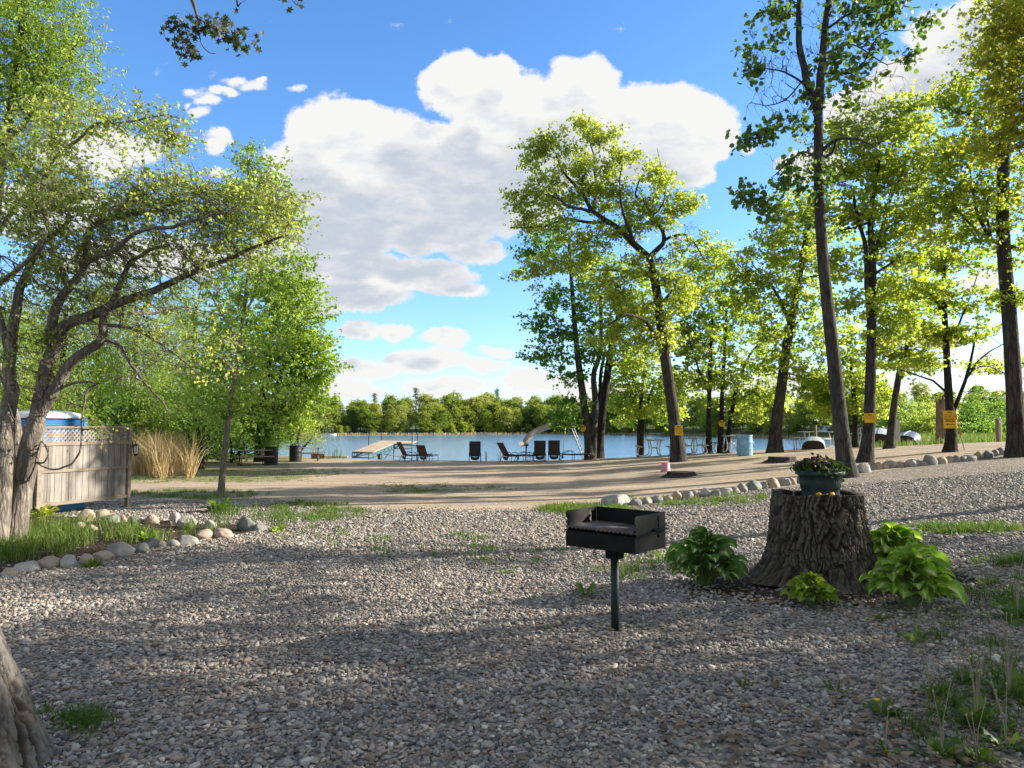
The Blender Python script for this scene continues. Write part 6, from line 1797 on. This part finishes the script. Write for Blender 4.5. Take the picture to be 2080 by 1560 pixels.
def picnic(label, px, py, rz, m_top, m_fr, group, s=1.0, nb=4):
    p = GB(px, py)
    t = thing('picnic_table', label, 'picnic table', p, R(rz), group)
    t.scale = (s, s, s)
    b = MB()
    w = .74 / nb
    for k in range(nb):
        b.box((0, -.37 + w * (k + .5), .745), (1.85, w - .008, .035), bev=.004)
    b.build('tabletop', m_top, t)
    for sy in (-1, 1):
        b = MB()
        for k in range(2): b.box((0, sy * .68 - .062 + .124 * k, .445), (1.85, .116, .035), bev=.004)
        b.build('bench', m_top, t)
    for sx in (-1, 1):
        x = sx * .62
        f = MB()
        for sy in (-1, 1):
            if m_fr is M_GALV:
                f.tube(catmull([(x, sy * .24, .725), (x, sy * .19, .50), (x, sy * .17, .28), (x, sy * .22, .10), (x, sy * .34, .025)], 4), .026, 8)
                f.tube(catmull([(x, sy * .34, .025), (x, sy * .60, .025), (x, sy * .73, .10), (x, sy * .74, .26), (x, sy * .68, .425)], 4), .022, 8)
            else:
                f.tube(catmull([(x, sy * .27, .725), (x, sy * .17, .55), (x, sy * .12, .36), (x, sy * .17, .16), (x, sy * .32, .025), (x, sy * .50, .02)], 4), .023, 8)
                f.tube(catmull([(x, sy * .50, .02), (x, sy * .74, .06), (x, sy * .84, .20), (x, sy * .80, .33), (x, sy * .68, .425)], 4), .021, 8)
        f.tube([(x, -.14, .40), (x, .14, .40)], .02, 8).tube([(x, -.30, .72), (x, .30, .72)], .018, 6)
        f.build('leg_frame', m_fr, t)
    MB().tube([(-.62, 0, .40), (.62, 0, .40)], .018, 6).build('stretcher', m_fr, t)
    return t
M_WOODT = pmat('weathered_tabletop', [(.3, (.20, .16, .12)), (.7, (.40, .335, .26))], scale=3, stretch=(.5, 8, 1), rough=.8, bump=.3)
M_GREYT = pmat('grey_tabletop', [(.3, (.22, .22, .205)), (.7, (.42, .42, .40))], scale=3, stretch=(.5, 8, 1), rough=.7, bump=.3)
M_IRON = plain('black_iron', (.012, .012, .012), .45)
M_GALV = plain('galvanised_tube', (.62, .62, .60), .45, metallic=.0)
picnic('brown-topped picnic table with curly black legs, left of the black barrel', 515, 945, 28, M_WOODT, M_IRON, 'brown picnic tables on the left', s=.80)
picnic('brown-topped picnic table with a blue tub on it, curly black legs', 625, 936, 12, M_WOODT, M_IRON, 'brown picnic tables on the left', s=.80)
GW = 'grey picnic tables on white tube legs'
picnic('grey picnic table end-on between the twin-trunked tree and the oak', 1328, 923, 84, M_GREYT, M_GALV, GW)
picnic('grey picnic table half hidden behind the oak trunk', 1397, 923, 80, M_GREYT, M_GALV, GW)
picnic('grey picnic table right of the oak trunk, nearest the water', 1420, 917, 70, M_GREYT, M_GALV, GW)
picnic('grey picnic table behind the blue barrel', 1488, 919, 66, M_GREYT, M_GALV, GW)
picnic('grey picnic table left of the leaning bare-limbed trunk, set broadside', 1663, 906, 6, M_GREYT, M_GALV, GW)
picnic('grey picnic table behind the forked maple, beside the biggest overturned boat', 1772, 898, 14, M_GREYT, M_GALV, GW)

def barrel(name, label, px, py, h, d, mat, lidmat=None, open_top=True):
    p = GB(px, py)
    t = thing(name, label, 'barrel', p)
    r = d / 2
    pr = [(0, .0), (r * .95, .0), (r * .99, .02 * h), (r * .97, .06 * h)]
    for z in np.linspace(.08, .92, 17):
        bulge = .035 * math.sin(math.pi * z)
        ring = .012 * (math.exp(-((z - .34) / .014) ** 2) + math.exp(-((z - .66) / .014) ** 2))
        pr.append((r * (.965 + bulge) + ring, z * h))
    pr += [(r * .985, .955 * h), (r * 1.0, .965 * h), (r * 1.0, .995 * h), (r * .96, h), (r * .93, .98 * h), (r * .92, .30 * h), (0, .29 * h)]
    MB().lathe(pr, 40).build('drum', mat, t)
    MB().lathe([(r * 1.0 + .004, .965 * h), (r * 1.012 + .004, .972 * h), (r * 1.012 + .004, .99 * h), (r * 1.0 + .004, .997 * h)], 40).build('rim', lidmat or mat, t)
    return t
M_BBLUE = pmat('faded_blue_plastic', [(.25, (.11, .24, .38)), (.5, (.17, .34, .50)), (.75, (.28, .47, .60))], scale=4, rough=.55, bump=.2)
M_BBLACK = pmat('black_drum', [(.3, (.010, .010, .011)), (.7, (.03, .03, .032))], scale=4, rough=.45, bump=.2)
barrel('blue_barrel', 'faded blue plastic barrel on the sand before the grey picnic tables', 1511, 926, .78, .58, M_BBLUE)
barrel('black_barrel', 'plain black barrel right of the first brown picnic table', 553, 944, .74, .54, M_BBLACK)
b2 = barrel('black_barrel', 'black barrel behind the second brown picnic table', 602, 938, .72, .54, M_BBLACK)
p = GB(625, 936)
tc_ = thing('blue_tub', 'small bright blue tub on the second brown picnic table', 'tub', (p.x - .32, p.y + .02, p.z + .612))
MB().lathe([(0, 0), (.06, 0), (.07, .10), (.072, .112), (.06, .112), (.055, .02), (0, .018)], 20).build('tub', plain('bright_blue', (.02, .22, .62), .4), tc_)
MB().tube(catmull([(-.068, 0, .10), (-.05, 0, .15), (.05, 0, .15), (.068, 0, .10)], 3), .004, 6).build('handle', M_IRON, tc_)

# pink pail tipped on its rim
p = G(1352, 958)
pk = thing('pink_pail', 'small faded pink pail turned upside down beside the oak trunk', 'pail', p, R(10))
MB().lathe([(.0, .27), (.115, .27), (.12, .262), (.145, .02), (.155, .015), (.155, .0), (.14, .0), (.11, .25), (0, .252)], 28).build('pail', plain('faded_pink', (.50, .22, .26), .55), pk)
MB().tube(catmull([(-.15, 0, .02), (-.12, -.13, .012), (0, -.20, .012), (.12, -.13, .012), (.15, 0, .02)], 4), .006, 6).build('handle', plain('pail_handle', (.6, .4, .4), .5), pk)
for (px, py, rr0, h, lab) in ((1383, 968, .36, .13, 'low sawn stump flush with the sand in front of the oak'), (1590, 938, .40, .16, 'low rotten stump on the sand left of the flower pot')):
    p = G(px, py)
    t = thing('low_stump', lab, 'stump', p)
    wob = lambda a, z: .12 * math.sin(3 * a + px) + .06 * math.sin(7 * a) + .04 * math.sin(17 * a + z * 9)
    MB().lathe([(rr0 * 1.5, -.05), (rr0 * 1.15, .03), (rr0, .07), (rr0 * .97, h)], 48, wob=wob).build('bark', MB_OAK, t)
    MB().lathe([(rr0 * .965, h), (rr0 * .88, h + .006), (rr0 * .5, h - .02), (0, h - .03)], 48, wob=wob).build('cut_top', pmat('sawn_wood', [(.3, (.10, .07, .05)), (.7, (.26, .20, .14))], scale=14, bump=.5), t)
# ------------------------------------------------------------------ signs on the trunks
M_YEL = pmat('sign_yellow', [(.3, (.66, .36, .012)), (.7, (.78, .47, .02))], scale=6, rough=.5, bump=.05)
M_INK = plain('sign_ink', (.02, .016, .012), .6)
def text_mesh(body, size):
    cu_ = bpy.data.curves.new('lettering', 'FONT')
    cu_.body = body; cu_.size = size; cu_.align_x = 'CENTER'; cu_.extrude = .0012; cu_.offset = size * .035
    ob = bpy.data.objects.new('lettering', cu_)
    COL.objects.link(ob)
    dg = bpy.context.evaluated_depsgraph_get()
    me = bpy.data.meshes.new_from_object(ob.evaluated_get(dg))
    bpy.data.objects.remove(ob); bpy.data.curves.remove(cu_)
    return me
def sign(label, px, py, Y, outline, lines, r_tr, extra=None, rz=0.0, tilt=0.0):
    c = W(px, py, Y - r_tr - .035)
    t = thing('notice_sign', label, 'sign', c, R(rz))
    M = Matrix(((1, 0, 0, 0), (0, 0, 1, 0), (0, 1, 0, 0), (0, 0, 0, 1)))
    MB().prism(outline, -.005, .005, M).build('board', M_YEL, t)
    for (txt, size, x, z) in lines:
        me = text_mesh(txt, size)
        o = link_mesh('lettering', me, M_INK, t)
        o.location = (x, -.0065, z); o.rotation_euler = (math.pi / 2, 0, 0)
    if extra:
        mb = MB()
        extra(mb)
        mb.build('print', M_INK, t)
    nl = MB()
    zs = [q[1] for q in outline]
    for z in (max(zs) * .82, min(zs) * .82): nl.lathe([(0, -.004), (.006, -.004), (.006, .003), (0, .004)], 8, c=(0, 0, 0))
    MB().tube([(0, -.010, max(zs) * .9), (0, .06, max(zs) * .9)], .004, 6).build('nail', M_GALV, t)
    return t
def scrib(mb, rows, w, z0, dz, h, seed):
    r = random.Random(seed)
    for k in range(rows):
        x = -w
        while x < w:
            l = r.uniform(.012, .035)
            if r.random() < .8:
                mb.box((x + l / 2, -.0068, z0 - k * dz + r.uniform(-.002, .002)), (l * .8, .0025, h * r.uniform(.6, 1.2)))
            x += l
circ = lambda rr: [(rr * math.cos(2 * math.pi * k / 28), rr * math.sin(2 * math.pi * k / 28)) for k in range(28)][::-1]
rect = lambda a, b: [(-a, -b), (-a, b), (a, b), (a, -b)]
sign('round yellow NO sign on the twin-trunked tree', 1183, 870, 33, circ(.15), [('NO', .13, 0, .02)], .20, lambda mb: scrib(mb, 2, .10, -.035, .04, .02, 1), 3)
sign('round yellow NO sign on the dark maple by the blue barrel', 1466, 860, 33, circ(.145), [('NO', .12, 0, .02)], .16, lambda mb: scrib(mb, 2, .10, -.03, .04, .02, 2))
sign('square yellow NO sign on the leaning oak trunk', 1379, 874, 27, [(-.15, -.18), (-.15, .18), (.14, .18), (.145, -.13), (.165, -.16), (.14, -.175)], [('NO', .07, 0, .10)], .27, lambda mb: scrib(mb, 4, .11, .065, .055, .02, 3), 2)
sign('yellow NO sign with cut corners on the forked maple', 1768, 849, 20.7, [(-.165, -.13), (-.17, .13), (.12, .135), (.155, .10), (.185, .02), (.155, -.10), (.11, -.13)], [('NO', .065, -.02, .06)], .20, lambda mb: scrib(mb, 3, .12, .025, .04, .012, 4))
def arrow(mb):
    scrib(mb, 4, .15, .135, .045, .014, 5)
    scrib(mb, 1, .15, -.05, .04, .036, 6)
    mb.box((-.055, -.0068, -.012), (.13, .0025, .018))
    mb.box((.03, -.0068, -.15), (.22, .0025, .016))
    mb.add([(-.125, -.008, -.15), (-.06, -.008, -.118), (-.06, -.008, -.182), (-.125, -.006, -.15), (-.06, -.006, -.118), (-.06, -.006, -.182)], [(0, 2, 1), (3, 4, 5), (0, 1, 4, 3), (1, 2, 5, 4), (2, 0, 3, 5)])
sign('tall yellow NO sign with a black arrow pointing left', 1929, 852, 22.4, rect(.185, .265), [('NO', .07, 0, .185)], .17, arrow, -3)

# ------------------------------------------------------------------ slide, dock, boats
def w_on(px, py, Y): return W(px, py, Y)
M_SLIDE = pmat('slide_plastic', [(.3, (.23, .185, .135)), (.7, (.33, .275, .21))], scale=4, rough=.5, bump=.1)
def slide():
    Y = 40.0
    foot = W(1068, 935, Y); foot.z = WATER
    t = thing('water_slide', 'tan curved water slide with a steep ladder standing in the lake', 'slide', foot)
    path = catmull([W(1056, 907, Y - .3), W(1068, 903, Y), W(1078, 892, Y + .1), W(1090, 881, Y + .2), W(1106, 874, Y + .3), W(1122, 868, Y + .4), W(1136, 858, Y + .5), W(1150, 848, Y + .6)], 4)
    V = []; Fc = []
    n = 9
    for i, q in enumerate(path):
        tan = (path[min(i + 1, len(path) - 1)] - path[max(i - 1, 0)]).normalized()
        s = Vector((0, 1, 0)); u = s.cross(tan) * -1
        if u.z < 0: u = -u
        for k in range(n):
            a = (k / (n - 1) * 2 - 1)
            off = s * (a * .26) + u * (.30 * abs(a) ** 2.2)
            V.append(q + off - foot)
    m = len(path)
    V2 = []
    for v in V: V2.append(v + Vector((0, 0, -.03)))
    for i in range(m - 1):
        for k in range(n - 1):
            f = (i * n + k, i * n + k + 1, (i + 1) * n + k + 1, (i + 1) * n + k)
            Fc.append(f); Fc.append(tuple(q + m * n for q in f[::-1]))
        for k in (0, n - 1):
            Fc.append((i * n + k, (i + 1) * n + k, (i + 1) * n + k + m * n, i * n + k + m * n))
    np_mesh('chute', [tuple(v) for v in V + V2], Fc, M_SLIDE, t, smooth=True)
    MB().tube([W(1069, 905, Y) - foot, (0, 0, -.5)], .05, 10).tube([W(1074, 918, Y) - foot, W(1090, 925, Y + .4) - foot], .025, 8).box(tuple(W(1068, 904, Y) - foot), (.3, .2, .12)).build('support', M_TUBE, t)
    la = MB()
    tops = (W(1150, 850, Y + .3), W(1168, 857, Y + 1.0)); bots = (W(1180, 922, Y + .3), W(1200, 930, Y + 1.0))
    tops = (tops[0], tops[0] + Vector((.18, .55, 0))); bots = (bots[0], bots[0] + Vector((.18, .55, 0)))
    for a, b in zip(tops, bots):
        b = b.copy(); b += (b - a) * .25
        la.tube([a + Vector((0, 0, .25)) - foot, b - foot], .032, 8)
    for k in range(9):
        f_ = (k + .5) / 9
        la.tube([tops[0].lerp(bots[0], f_) - foot, tops[1].lerp(bots[1], f_) - foot], .026, 6)
    la.tube([tops[0] - foot, W(1143, 930, Y + .3) - foot], .025, 6)
    la.build('ladder', plain('ladder_metal', (.30, .30, .29), .4), t)
slide()
def dock():
    a = GY(738, 37.2); a.z = 0
    t = thing('roll_in_dock', 'plank dock on a green metal frame rolled out into the lake', 'dock', a)
    A0, A1 = W(716, 917, 37.0), W(758, 918, 37.0)
    B0, B1 = W(775, 894.5, 46.5), W(813, 895.5, 46.5)
    M_PL = pmat('dock_planks', [(.3, (.30, .22, .15)), (.7, (.50, .40, .29))], scale=5, rough=.85, bump=.3)
    M_GR = plain('dock_green', (.015, .10, .075), .5)
    dk = MB(); N = 46
    for k in range(N):
        f0, f1 = k / N, (k + .93) / N
        q = [A0.lerp(B0, f0), A1.lerp(B1, f0), A1.lerp(B1, f1), A0.lerp(B0, f1)]
        vs = [v - a for v in q] + [v - a - Vector((0, 0, .035)) for v in q]
        dk.add(vs, [(0, 1, 2, 3), (7, 6, 5, 4), (0, 4, 5, 1), (1, 5, 6, 2), (2, 6, 7, 3), (3, 7, 4, 0)])
    C1_, D1_ = W(848, 896, 46.5), W(846, 902, 43.6)
    D0_ = W(792, 901, 43.6)
    E0 = A1.lerp(B1, .72)
    N2 = 10
    P0, P1 = B1 + Vector((.02, 0, 0)), E0 + Vector((.02, 0, 0))
    Q0 = C1_.copy(); Q0.z = P0.z; Q1 = P1 + (Q0 - P0)
    for k in range(N2):
        f0, f1 = k / N2, (k + .93) / N2
        q = [P1.lerp(Q1, f0), P1.lerp(Q1, f1), P0.lerp(Q0, f1), P0.lerp(Q0, f0)]
        vs = [v - a for v in q] + [v - a - Vector((0, 0, .035)) for v in q]
        dk.add(vs, [(0, 1, 2, 3), (7, 6, 5, 4), (0, 4, 5, 1), (1, 5, 6, 2), (2, 6, 7, 3), (3, 7, 4, 0)])
    dk.build('deck', M_PL, t)
    fr = MB()
    dn = Vector((0, 0, -.30)); d2 = Vector((0, 0, -.06))
    def tb(p, q, r_=.03): fr.tube([p - a, q - a], r_, 6)
    for s0, s1 in ((A0, B0), (A1, B1)):
        tb(s0 + d2, s1 + d2); tb(s0 + dn, s1 + dn)
        for k in range(9):
            f = k / 8
            tb(s0.lerp(s1, f) + d2, s0.lerp(s1, f) + dn, .02)
            if k < 8: tb(s0.lerp(s1, f) + dn, s0.lerp(s1, f + .125) + d2, .016)
    for d in (d2, dn): tb(A0 + d, A1 + d); 
    tb(A0 + dn, A1 + d2, .02)
    for s0, s1 in ((P0, Q0), (P1, Q1), (Q0, Q1)): tb(s0 + d2, s1 + d2); tb(s0 + dn, s1 + dn, .025)
    fr.build('frame', M_GR, t)
    for q in (B0, Q0, Q1, A0.lerp(B0, .5), E0):
        b = q.copy(); b.z = WATER - .8
        MB().tube([q + Vector((0, 0, .5 if q is not E0 else .0)) - a, b - a], .03, 8).build('leg', M_TUBE, t)
    bc = [A1.lerp(B1, .62) + dn - a, A1.lerp(B1, .18) + Vector((.1, 0, -.75)) - a]
    MB().tube(bc, .018, 6).tube([A1.lerp(B1, .3) + dn - a, Vector((bc[0].x + 1.2, bc[0].y, bc[0].z - .55))], .018, 6).build('brace', M_TUBE, t)
    wh = A1.lerp(B1, .12) + Vector((.16, 0, -.42)) - a
    MB().tube([wh - Vector((.07, 0, 0)), wh + Vector((.07, 0, 0))], .26, 20).build('wheel', M_IRON, t)
dock()
def boat(label, px, py, Yo, L, B, H, rz, mat, mat_in, stripe=None):
    p = GB(px, py); p = GY(px, min(p.y + Yo * .3, 33.0))
    t = thing('overturned_boat', label, 'boat', p, R(rz), 'boats lying overturned by the water')
    V = []; Fc = []
    n, m = 15, 16
    for i in range(m):
        f = i / (m - 1)
        w = B / 2 * (1 - max(0, (f - .35) / .65) ** 2.2) + .01
        h = H * (.80 + .35 * math.sin(f * math.pi * .75)) * (1 - .75 * max(0, (f - .45) / .55) ** 2)
        for k in range(n):
            a = math.pi * k / (n - 1)
            c_, s_ = math.cos(a), math.sin(a)
            V.append((-L / 2 + L * f, w * math.copysign(abs(c_) ** .75, c_), h * abs(s_) ** .7))
    for i in range(m - 1):
        for k in range(n - 1):
            Fc.append((i * n + k, i * n + k + 1, (i + 1) * n + k + 1, (i + 1) * n + k))
    V = np.array(V)
    np_mesh('hull', V, Fc, mat, t, smooth=True)
    np_mesh('inside', V * np.array([.995, .965, .965]), np.array(Fc)[:, ::-1], mat_in, t, smooth=True)
    np_mesh('transom', [tuple(V[k] + np.array([.03, 0, 0])) for k in range(n)], [tuple(range(n))], mat_in, t)
    rail = MB()
    for sg in (1, -1):
        rail.tube([(V[i * n + (0 if sg > 0 else n - 1)][0], V[i * n + (0 if sg > 0 else n - 1)][1] * 1.02, .02) for i in range(m)], .028, 6)
    rail.build('gunwale', stripe or mat, t)
    if stripe:
        st = MB()
        for kk in (3, n - 4, n // 2):
            st.tube([tuple(V[i * n + kk] * np.array([1, 1.012, 1.012])) for i in range(m)], .022, 5)
        st.build('keel_strip', stripe, t)
    return t
M_HW = pmat('white_hull', [(.3, (.26, .26, .25)), (.7, (.46, .46, .44))], scale=4, rough=.4, bump=.1)
M_HIN = plain('hull_inside', (.045, .03, .02), .8)
M_HGR = pmat('grey_hull', [(.3, (.05, .055, .065)), (.7, (.11, .115, .13))], scale=4, rough=.4, bump=.1)
boat('white overturned rowboat beneath the broadside picnic table', 1652, 908, 3.0, 2.4, .9, .5, 66, M_HW, M_HIN)
boat('biggest overturned boat, white with a dark opening, behind the forked maple', 1786, 898, 3.0, 3.4, 1.1, .72, 60, M_HW, M_HIN, M_HGR)
boat('dark grey overturned boat with pale strips, right of the tall plank', 1846, 899, 5.5, 3.0, .95, .55, 52, M_HGR, M_HIN, M_HW)
def plank_post(name, label, px, py, Y, wpx, hpx, mat, rz=0, dpx=None):
    p = GY(px, Y)
    k = Y / F
    top_ = W(px, py, Y).z
    t = thing(name, label, 'post', (p.x, p.y, p.z), R(rz))
    MB().box((0, 0, (top_ - p.z) / 2 - .1), (wpx * k, (dpx or wpx) * k, top_ - p.z + .2), bev=.012).build('timber', mat, t)
    return t, top_ - p.z
M_POST = pmat('old_timber', [(.3, (.17, .125, .08)), (.7, (.33, .26, .18))], scale=3, stretch=(6, 6, .6), rough=.85, bump=.3)
M_PALEP = pmat('pale_timber', [(.3, (.38, .36, .30)), (.7, (.55, .52, .45))], scale=3, stretch=(6, 6, .6), rough=.8, bump=.3)
plank_post('tall_plank', 'tall pale plank upright between the overturned boats', 1822, 853, 29.5, 10, 40, M_PALEP, 10, 3)
t, h = plank_post('timber_post', 'squared wooden post with a white pipe, near the right edge beyond the rise', 2026, 850, 27.5, 7.5, 45, M_POST, 15)
MB().tube(catmull([(.075, -.03, -.1), (.075, -.03, h - .06), (.06, -.03, h + .02), (.03, -.03, h + .03)], 4), .022, 8).build('pipe', M_GALV, t)
MB().box((-.01, -.075, h - .12), (.07, .012, .09)).build('number_plate', plain('plate_pale', (.5, .47, .4), .6), t)
for (px, lab) in ((1611, 'thin grey stake, left of the pair in front of the white rowboat'), (1616.5, 'thin grey stake, right of the pair in front of the white rowboat')):
    p = GB(px, 915)
    t = thing('stake', lab, 'stake', p)
    MB().tube([(0, 0, -.1), (.01, 0, .2), (.0, .01, .44)], .022, 7).build('rod', plain('stake_grey', (.20, .17, .14), .8), t)
    MB().lathe([(0, .44), (.026, .44), (.026, .452), (0, .458)], 8).build('cap', M_TUBE, t)
p = GY(1655, 33)
bh = thing('bird_feeder', 'small dark feeder with a white top on a post above the broadside table', 'bird feeder', p)
zt = W(1648, 862, 33).z - p.z
MB().tube([(0, 0, -.1), (0, 0, zt)], .07, 8).build('post', M_POST, bh)
MB().lathe([(0, zt), (.14, zt + .01), (.13, zt + .18), (.06, zt + .26), (0, zt + .27)], 14).build('body', M_TUBE, bh)
MB().lathe([(.05, zt + .272), (.11, zt + .30), (.05, zt + .38), (0, zt + .39)], 12).build('cap', M_HW, bh)

# snag: the broken-off trunk behind the arrow sign
def snag():
    p = GY(1912, 30.0)
    t = thing('broken_trunk', 'snapped-off bare trunk with a jagged top behind the arrow sign', 'dead tree', p)
    k = 30.0 / F
    top_ = W(1910, 808, 30.0).z - p.z
    n, m = 40, 30
    a = np.arange(n) * 2 * np.pi / n
    V = []
    jag = .35 * (vnoise(np.stack([np.cos(a) * 2.2, np.sin(a) * 2.2, a * 0], -1), 5)) + .22 * vnoise(np.stack([np.cos(a) * 7, np.sin(a) * 7, a * 0], -1), 6) - .25 + .28 * (np.cos(a - .2) > .75)
    for i in range(m):
        f = i / (m - 1)
        rr2 = (.25 - .06 * f + .10 * math.exp(-f * 14)) * (1 + .16 * (fbm(np.stack([np.cos(a) * 3, np.sin(a) * 3, a * 0 + f * 2], -1), 3, 2) - .5))
        z = f * (top_ + jag)
        V.append(np.stack([np.cos(a) * rr2, np.sin(a) * rr2, z - .1], -1))
    V.append(np.stack([np.cos(a) * .12, np.sin(a) * .12, V[-1][:, 2] - .4], -1))
    V.append(np.stack([np.cos(a) * .01, np.sin(a) * .01, V[-1][:, 2] * 0 + top_ - .55], -1))
    V = np.concatenate(V)
    mm = len(V) // n
    i = np.arange(mm - 1)[:, None] * n; j = np.arange(n)[None]
    Fc = np.stack([i + j, i + (j + 1) % n, i + n + (j + 1) % n, i + n + j], -1).reshape(-1, 4)
    np_mesh('wood', V, Fc, barkmat('bare_wood', (.12, .075, .045), (.38, .27, .18), 14, .6, .02), t, smooth=True)
snag()
A = W(1942, 843, 22.0); Bq = GY(1956, 22.6)
t = thing('strap_pole', 'thin orange and white pole leaning against the arrow-sign maple', 'pole', Bq)
d = A - Bq
MB().tube([d * .42, d * .98], .016, 8).build('orange_part', plain('pole_orange', (.62, .09, .015), .5), t)
MB().tube([d * .0, d * .418], .016, 8).tube([d * .982, d * 1.04], .028, 8).build('white_part', M_HW, t)
p = GY(1937, 22.75); q = W(1943, 825, 22.75)
t = thing('white_pole', 'thin white pole standing behind the arrow-sign maple', 'pole', p)
MB().tube([(0, 0, -.05), q - p], .013, 8).build('rod', M_HW, t)
MB().lathe([(0, 0), (.018, 0), (.018, .03), (0, .035)], 8, c=tuple(q - p)).build('cap', M_GALV, t)
# things at the left water edge
p = GY(648, 36.2)
t = thing('brick_planter', 'low brick-red edging block by the second brown picnic table', 'block', p, R(6))
MB().box((0, 0, .10), (.60, .3, .22), bev=.02).build('block', pmat('brick_red', [(.3, (.20, .08, .045)), (.7, (.36, .16, .09))], scale=7), t)
MB().box((0, 0, .222), (.62, .32, .02), bev=.006).build('capping', M_PALEP, t)
p = GY(684, 36.6)
t = thing('shore_plank', 'long pale plank lying at the water edge left of the dock', 'plank', p, R(4))
MB().box((0, 0, .07), (1.15, .24, .09), bev=.01).build('board', M_PALEP, t)
MB().box((-.4, 0, -.01), (.1, .22, .08)).box((.4, 0, -.01), (.1, .22, .08)).build('sleeper', M_POST, t)
p = GY(990, 35.0); p.z = -.25
t = thing('swim_raft', 'pale floating raft with a white post moored off the middle of the beach', 'raft', p, R(3))
MB().box((0, .9, .0), (1.9, 1.6, .16), bev=.02).build('deck', M_PALEP, t)
MB().box((0, .9, -.25), (1.7, 1.4, .34)).build('float', M_TUBE, t)
MB().tube([(-.05, .3, .08), (-.05, .3, .62)], .04, 8).build('post', M_HW, t)

# ------------------------------------------------------------------ across the lake
def house(name, label, px, ybase, D, w, d, h, roof, mw, mr, win, rz=0, deck=False, cat='house'):
    x = (px - 1040) / F * D
    z = CAMZ - (ybase - 866) / F * D
    t = thing(name, label, cat, (x, D, z), R(rz))
    MB().box((0, 0, h / 2 - .5), (w, d, h + 1)).build('wall', mw, t)
    b = MB()
    b.add([(-w / 2 - .3, -d / 2 - .4, h), (w / 2 + .3, -d / 2 - .4, h), (w / 2 + .3, d / 2 + .4, h), (-w / 2 - .3, d / 2 + .4, h), (-w / 2 - .3, 0, h + roof), (w / 2 + .3, 0, h + roof)],
          [(0, 1, 5, 4), (2, 3, 4, 5), (0, 4, 3), (1, 2, 5), (0, 3, 2, 1)])
    b.build('roof', mr, t)
    for (wx, wz, ww, wh) in win:
        f = MB().box((wx, -d / 2 - .02, wz), (ww + .16, .06, wh + .16)).build('window', M_HW, t)
        MB().box((wx, -d / 2 - .06, wz), (ww, .05, wh)).build('pane', plain('dark_pane', (.03, .05, .06), .12, spec=.6), f)
    if deck:
        MB().box((0, -d / 2 - 1.1, h * .48), (w, 2.0, .16)).build('balcony', M_PALEP, t)
        for s in (-.45, 0, .45):
            MB().box((s * w, -d / 2 - 2.0, h * .24 - .4), (.14, .14, h * .48 + .6)).build('balcony_post', M_HW, t)
        MB().box((0, -d / 2 - 2.05, h * .48 + .55), (w, .06, .75)).build('railing', M_HW, t)
M_WALLD = plain('dark_siding', (.10, .10, .095), .8); M_ROOFG = plain('grey_shingle', (.16, .16, .165), .9)
M_WALLW = plain('white_siding', (.62, .63, .62), .7); M_WALLB = plain('blue_siding', (.16, .22, .30), .8)
Dh = float(far_y((1437 - 1040) / F)) + 9
house('lake_house', 'grey lake house with a balcony on white posts across the water', 1438, 883, Dh, 3.6, 5, 3.9, .8, M_WALLD, M_ROOFG, [(-1.0, 3.1, 1.0, .7), (.9, 3.1, .9, .7), (0, 1.0, .8, 1.0)], deck=True)
Dh = float(far_y((1690 - 1040) / F)) + 6
house('white_cottage', 'white cottage with dark windows across the water behind the leaning trunk', 1690, 884, Dh, 5.0, 4, 1.9, .5, M_WALLW, M_ROOFG, [(-1.5, 1.0, 1.0, .9), (.1, 1.0, .7, 1.0), (1.5, 1.0, .8, .7)], cat='cottage')
Dh = float(far_y((1545 - 1040) / F)) + 5
house('boat_house', 'small blue-grey boathouse across the water right of the blue barrel', 1547, 884, Dh, 2.2, 3, 1.7, .7, M_WALLB, M_WALLW, [(-.4, .9, .5, .8)], cat='boathouse')
D = float(far_y((668 - 1040) / F)) - 2.5
x = (668 - 1040) / F * D
t = thing('moored_pontoon', 'white pontoon boat with a green canopy moored at the far bank, left', 'boat', (x, D, WATER))
MB().box((0, 0, .45), (4.2, 2, .35), bev=.08).build('deck', M_HW, t)
MB().tube([(-2.2, -.7, .15), (2.3, -.7, .15)], .28, 10).tube([(-2.2, .7, .15), (2.3, .7, .15)], .28, 10).build('float', M_GALV, t)
MB().box((0, 0, 1.9), (3.0, 1.9, .1), bev=.03).tube([(-1.3, -.8, .6), (-1.3, -.8, 1.9)], .04, 6).tube([(1.3, -.8, .6), (1.3, -.8, 1.9)], .04, 6).tube([(-1.3, .8, .6), (-1.3, .8, 1.9)], .04, 6).tube([(1.3, .8, .6), (1.3, .8, 1.9)], .04, 6).build('canopy', plain('canopy_green', (.10, .22, .17), .7), t)
for (px, lab) in ((985, 'low pale dock on the far bank, straight across from the lone lounger'), (1345, 'pale dock on the far bank left of the lake house')):
    D = float(far_y((px - 1040) / F)) - 3
    t = thing('far_dock', lab, 'dock', ((px - 1040) / F * D, D, WATER), R(4))
    MB().box((0, 0, .45), (8.0, 1.4, .14)).build('deck', M_PALEP, t)
    for s in (-3.6, 0, 3.6): MB().tube([(s, -.6, -1), (s, -.6, .9)], .07, 6).build('pile', M_POST, t)
